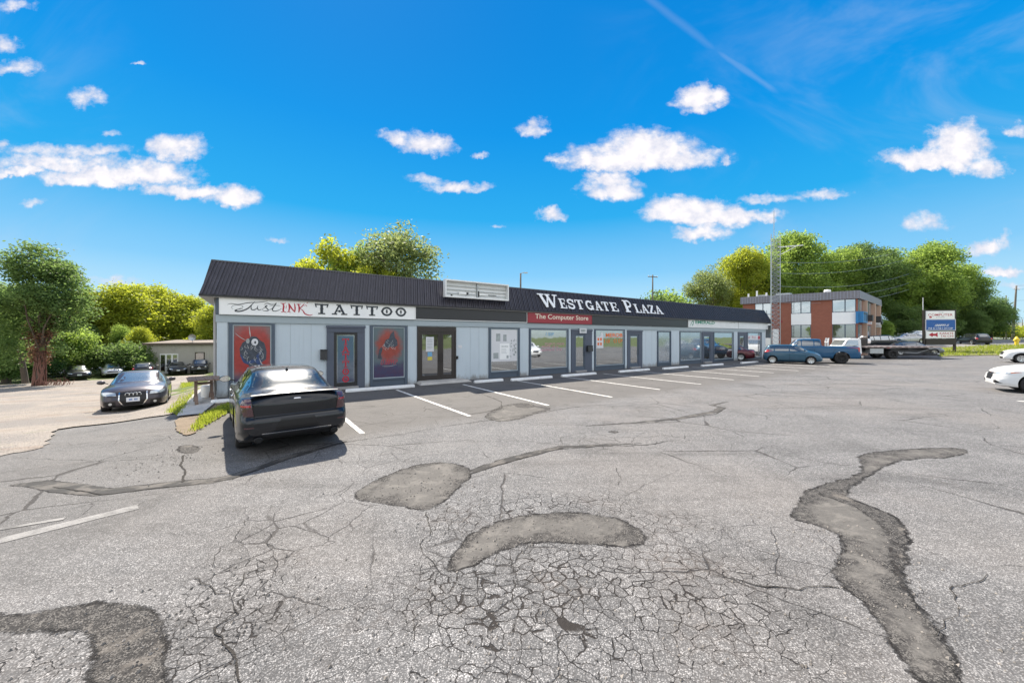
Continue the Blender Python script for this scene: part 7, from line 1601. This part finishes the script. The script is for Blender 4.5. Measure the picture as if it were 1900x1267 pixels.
def forest():
    tree_kind('big', 'lf_m', 20, 7.5, 2.2, 36, 46000, .21, 11, .30, .5, 22, .55)
    tree_kind('big2', 'lf_m', 20, 6.8, 2.4, 32, 42000, .21, 23, .31, .48, 22, .52, lean=(.6, 0))
    tree_kind('wide', 'lf_d', 14, 6.5, 1.2, 32, 38000, .19, 35, .31, .38, 22, .5)
    tree_kind('yel', 'lf_y', 9.5, 4.6, .5, 30, 32000, .145, 47, .32, .22, 20, .38)
    tree_kind('round', 'lf_p', 12, 3.6, 3.4, 26, 12000, .13, 59, .34, .22, 14, .34, shell=.35)
    tree_kind('loose', 'lf_y', 10, 4.2, 3.4, 13, 5200, .18, 61, .27, .18, 14, .36, shell=.4)
    tree_kind('bush', 'lf_m', 3.2, 2.4, .1, 16, 11000, .12, 73, .42, .07, 16, .32)
    # left: the row behind the yard
    L = [('yel', 'bright yellow green tree on the left of the row behind the parked cars', 168, 54, 540, 1.0, 'lf_y'), ('yel', 'bushy yellow tree with the tallest crown behind the silver saloon', 232, 56, 526, 1.1, 'lf_y'), ('yel', 'yellow crowned tree above the left end of the shed', 292, 62, 530, 1.0, 'lf_y'), ('yel', 'golden green tree between the shed dish and the plaza eave', 352, 64, 548, 1.05, 'lf_y'),
         ('yel', 'low golden tree touching the left eave of the plaza', 398, 58, 566, 1.0, 'lf_y'), ('wide', 'dark green tree low between the silver saloon and the shed', 236, 50, 600, .7, 'lf_m'), ('yel', 'small pale green tree leaning over the red tailed hatchback', 262, 49, 606, .7, 'lf_y'), ('wide', 'dark shaded tree behind the black saloon in the yard', 150, 50, 600, .75, 'lf_d'),
         ('yel', 'green tree filling the gap right of the ivy covered trunk', 122, 50, 570, .8, 'lf_m'), ('big2', 'tall shaded tree at the far left edge behind the thin trunks', 10, 37, 500, .9, 'lf_d'), ('yel', 'greenish tree behind the shed roof', 322, 66, 556, 1.3, 'lf_m'), ('wide', 'broad dark tree behind the ivy covered trunk', 70, 46, 560, .9, 'lf_d'), ('yel', 'sunlit yellow green tree behind the far left trunks', 30, 44, 580, .9, 'lf_y')]
    for i, (k, lab, px, Y, pt, ws, mt) in enumerate(L): plant(k, lab, px, Y, pt, None, ws, i * 1.7, matn=mt, group='trees behind the gravel yard')
    for i, (px, Y, pt, lab) in enumerate([(135, 45.5, 644, 'dark bush behind the black saloon in the yard'), (188, 45.5, 642, 'dark bush between the black and the silver saloon'), (228, 45.5, 640, 'dark bush behind the silver saloon'), (258, 46, 644, 'dark bush at the left corner of the shed'), (60, 39, 650, 'low bush between the thin trunk and the ivy covered trunk'), (20, 35, 652, 'low bush at the far left edge')]):
        plant('bush', lab, px, Y, pt, None, .95, i * 2.1, 'bush', 'bush', 'bushes behind the gravel yard', matn='lf_d')
    for i, (x, y, k, mt) in enumerate([(-58, 30, 'big2', 'lf_d'), (-66, 18, 'wide', 'lf_m'), (-62, 4, 'big', 'lf_d'), (-70, -12, 'wide', 'lf_d'), (-52, 40, 'wide', 'lf_m')]):
        plant(k, ['tall dark tree', 'broad green tree', 'very large tree', 'low dark tree', 'bushy green tree'][i] + ' on the far side of the gravel yard, left of the view', 0, y, None, .75, 1, i, X=x, matn=mt, group='trees left of the gravel yard')
    # the ivy covered tree near the drive
    Y = G(72, 716).y; X = (72 - 950) / FPX * Y; z0 = gz(X, Y); H = HC + (626 - 447) / FPX * Y - z0
    lob = mklobes(3.3, H * .26, H, 24, 5, .28, 1, .45) + [(-2.2, .3, H * .55, 1.2, 1.2, 1.0), (-1.2, 0, H * .42, 1.1, 1.1, .8), (1.9, 0, H * .72, .7, .7, .5), (.2, 0, H * .93, 1.1, 1.0, .6), (-3.6, .5, H * .62, 1.2, 1.0, .9), (-3.2, .5, H * .40, 1.2, 1.0, .9), (-4.4, .8, H * .5, 1.2, 1, 1), (-4.2, .8, H * .28, 1.1, 1, .8), (-2.6, .6, H * .26, .9, .9, .7), (1.7, .4, H * .42, .8, .8, .7), (2.4, .4, H * .6, .8, .7, .5), (-1.5, -.5, H * .30, .9, .7, .7), (-2.4, -.2, H * .17, .8, .7, .6), (1.4, .2, H * .27, .7, .6, .6), (-.6, -.5, H * .40, .9, .6, .6), (.9, -.5, H * .44, .8, .6, .6)]
    T = Th('tree', 'leaning green tree with an ivy strangled brown trunk at the left of the yard', 'tree', (0, 0, 0), Matrix.Translation((X, Y, z0)))
    o = bpy.data.objects.new('crown', leaf_mesh('crown', M['lf_d'], lob, 34000, .11, 8, .30, 18, shell=.4)); C.objects.link(o); o.parent = T.e
    T.part('trunk', skeleton(H, H * .36, lob, .25, 9, 9, (.5, 0)), M['bark'], 60)
    r = random.Random(3); mb = MB()
    for i in range(34):
        a = r.uniform(0, 6.28); z = -.1; pts = []; rad = .31
        for k in range(9): pts.append((rad * math.cos(a) * (1 + .25 * r.random()) + .03 * k, rad * math.sin(a) * (1 + .25 * r.random()), z)); a += r.uniform(-.35, .35); z += r.uniform(.22, .52); rad = max(.22, rad - .012)
        mb.tube(pts, [.05, .045, .045, .04, .035, .03, .03, .02, .01], 5)
    T.part('vine', mb, M['vine'], True)
    o = bpy.data.objects.new('dead_leaves', leaf_mesh('dead_leaves', M['lf_r'], [(.3, -.1, H * .36, .7, .6, 1.1), (.9, 0, H * .45, .6, .5, .6), (.0, 0, H * .22, .6, .55, .8)], 2600, .09, 12, .2, 12, shell=.5)); C.objects.link(o); o.parent = T.e
    # brush at its foot
    mb = MB()
    for i in range(60):
        x, y = r.uniform(.3, 2.4), r.uniform(-.6, .6); a = r.uniform(-1, 1); mb.tube([(x, y, -.05), (x + .3 * a, y + .1, .25 + r.uniform(0, .2)), (x + .6 * a, y - .1, .2 + r.uniform(0, .5))], [.02, .014, .005], 4)
    mb.v = [(a + X, b_ + Y, c + z0) for a, b_, c in mb.v]; single('brush_pile', 'tangle of brown twigs at the foot of the ivy strangled trunk', 'twigs', mb, M['vine'])
    for px, pyb, r_, lab, pt, ln in ((48, 712, .20, 'thin dark leaning trunk just left of the ivy strangled tree', 560, (-.9, 0)), (17, 696, .30, 'dark trunk standing near the far left edge', 520, (.3, 0))):
        g = G(px, pyb); h = HC + (626 - pt) / FPX * g.y - g.z; lob = mklobes(2.3, h * .45, h, 12, px, .34); T = Th('tree', lab, 'tree', (0, 0, 0), Matrix.Translation(g))
        o = bpy.data.objects.new('crown', leaf_mesh('crown', M['lf_d'], lob, 8000, .17, px, .33, 16)); C.objects.link(o); o.parent = T.e; T.part('trunk', skeleton(h, h * .45, lob, r_, px, 5, ln), M['bark'], 60)
    # behind the plaza
    plant('round', 'round topped pale tree rising above the roof left of the light box', 736, 40, 404, None, 1.12, .4, matn='lf_p')
    plant('loose', 'loose yellow green tree above the roof over the tattoo sign', 612, 38, 437, None, .8, 1.0, matn='lf_y')
    plant('loose', 'thin yellow green tree beside the round topped pale one', 668, 39, 448, None, .62, 2.4, matn='lf_m')
    plant('loose', 'short yellow foliage just showing above the left part of the roof', 560, 38, 478, None, .62, 4.0, matn='lf_y')
    plant('loose', 'wispy yellow green tree low in front of the round topped pale one', 700, 38, 470, None, .7, 5.2, matn='lf_y')
    plant('bush', 'distant green treetop just showing behind the Plaza lettering', 1245, 92, 548, None, .9, 0, matn='lf_m')
    plant('bush', 'small distant treetop right of the utility pole behind the roof', 1225, 90, 553, None, .7, 2, matn='lf_d')
    # right: the big trees behind the brick office
    Rr = [('round', 'isolated feathery tree left of the big tree mass', 1312, 64, 487, .95, 'lf_p'), ('big', 'yellow green tree at the left end of the big tree mass', 1372, 66, 452, .80, 'lf_y'), ('big2', 'tall green tree directly behind the lattice tower', 1425, 68, 440, .85, 'lf_m'), ('big', 'tallest tree with two crowns behind the office parapet', 1482, 70, 420, .85, 'lf_m'),
          ('big2', 'tree behind the middle of the office roof', 1545, 72, 440, .9, 'lf_m'), ('big', 'open branched tree above the right corner of the office', 1608, 72, 438, .85, 'lf_d'), ('big2', 'large tree right of the brick office', 1660, 72, 442, .9, 'lf_m'), ('big', 'large tree above the pylon sign', 1715, 72, 440, .92, 'lf_m'), ('big2', 'tree behind the right post of the pylon sign', 1762, 74, 462, .85, 'lf_m'),
          ('wide', 'dark tree sloping down to the right of the pylon sign', 1798, 74, 512, .95, 'lf_d'), ('wide', 'dark open tree nearest the tall leaning utility pole', 1840, 78, 548, .85, 'lf_d'), ('wide', 'shaded low tree behind the parked silver coupe', 1680, 66, 560, 1.0, 'lf_d'), ('wide', 'shaded low tree behind the pylon sign', 1745, 68, 560, 1.0, 'lf_d'), ('wide', 'shaded low tree behind the black hatchback on the road', 1808, 70, 572, .9, 'lf_d'), ('big', 'deep tree behind the left part of the office roof', 1400, 80, 470, .9, 'lf_d'), ('big2', 'deep tree behind the gap over the office roof', 1575, 82, 452, .9, 'lf_d'), ('wide', 'low green tree at the right foot of the office', 1640, 60, 590, .8, 'lf_m')]
    for i, (k, lab, px, Y, pt, ws, mt) in enumerate(Rr): plant(k, lab, px, Y, pt, None, ws, i * 2.3 + .5, matn=mt, group='trees beyond the brick office')
    for i, (px, Y, pt, lab, mt) in enumerate([(1660, 64, 622, 'dark hedge bush left of the silver coupe', 'lf_d'), (1705, 68, 612, 'dark hedge bush behind the silver coupe', 'lf_d'), (1782, 76, 606, 'dark hedge bush behind the pale marker post', 'lf_d'), (1822, 80, 600, 'dark hedge bush behind the black hatchback on the road', 'lf_d'), (1876, 110, 606, 'light green shrub beside the tall leaning pole', 'lf_y'), (1890, 112, 608, 'orange autumn coloured shrub at the right edge', 'lf_o'), (1862, 105, 612, 'yellow green shrub left of the shorter thin pole', 'lf_y'), (1905, 105, 614, 'green shrub right of the autumn coloured one', 'lf_y')]):
        plant('bush', lab, px, Y, pt, None, 1.8, i * 1.3, 'bush', 'bush', 'shrubs along the road', matn=mt)
    g = G(1885, 634.5); mb = MB(); mb.box(150, 260, 160, 190, 0, 8.5); single('warehouse', 'long white warehouse far down the road at the right edge', 'building', mb, M['white'])
    # what the shop windows look at: the verge and trees across the street behind the camera
    for i, (x, y, k, sc_, mt) in enumerate([(-38, -42, 'wide', .8, 'lf_m'), (-12, -50, 'big', .55, 'lf_m'), (16, -46, 'wide', .75, 'lf_d'), (44, -40, 'big2', .55, 'lf_m'), (66, -28, 'wide', .8, 'lf_m')]):
        plant(k, ['broad tree', 'tall tree', 'dark tree', 'slim tree', 'mid green tree'][i] + ' across the street, mirrored in the shop windows', 0, y, None, sc_, 1, i, X=x, matn=mt, group='trees across the street')
forest()
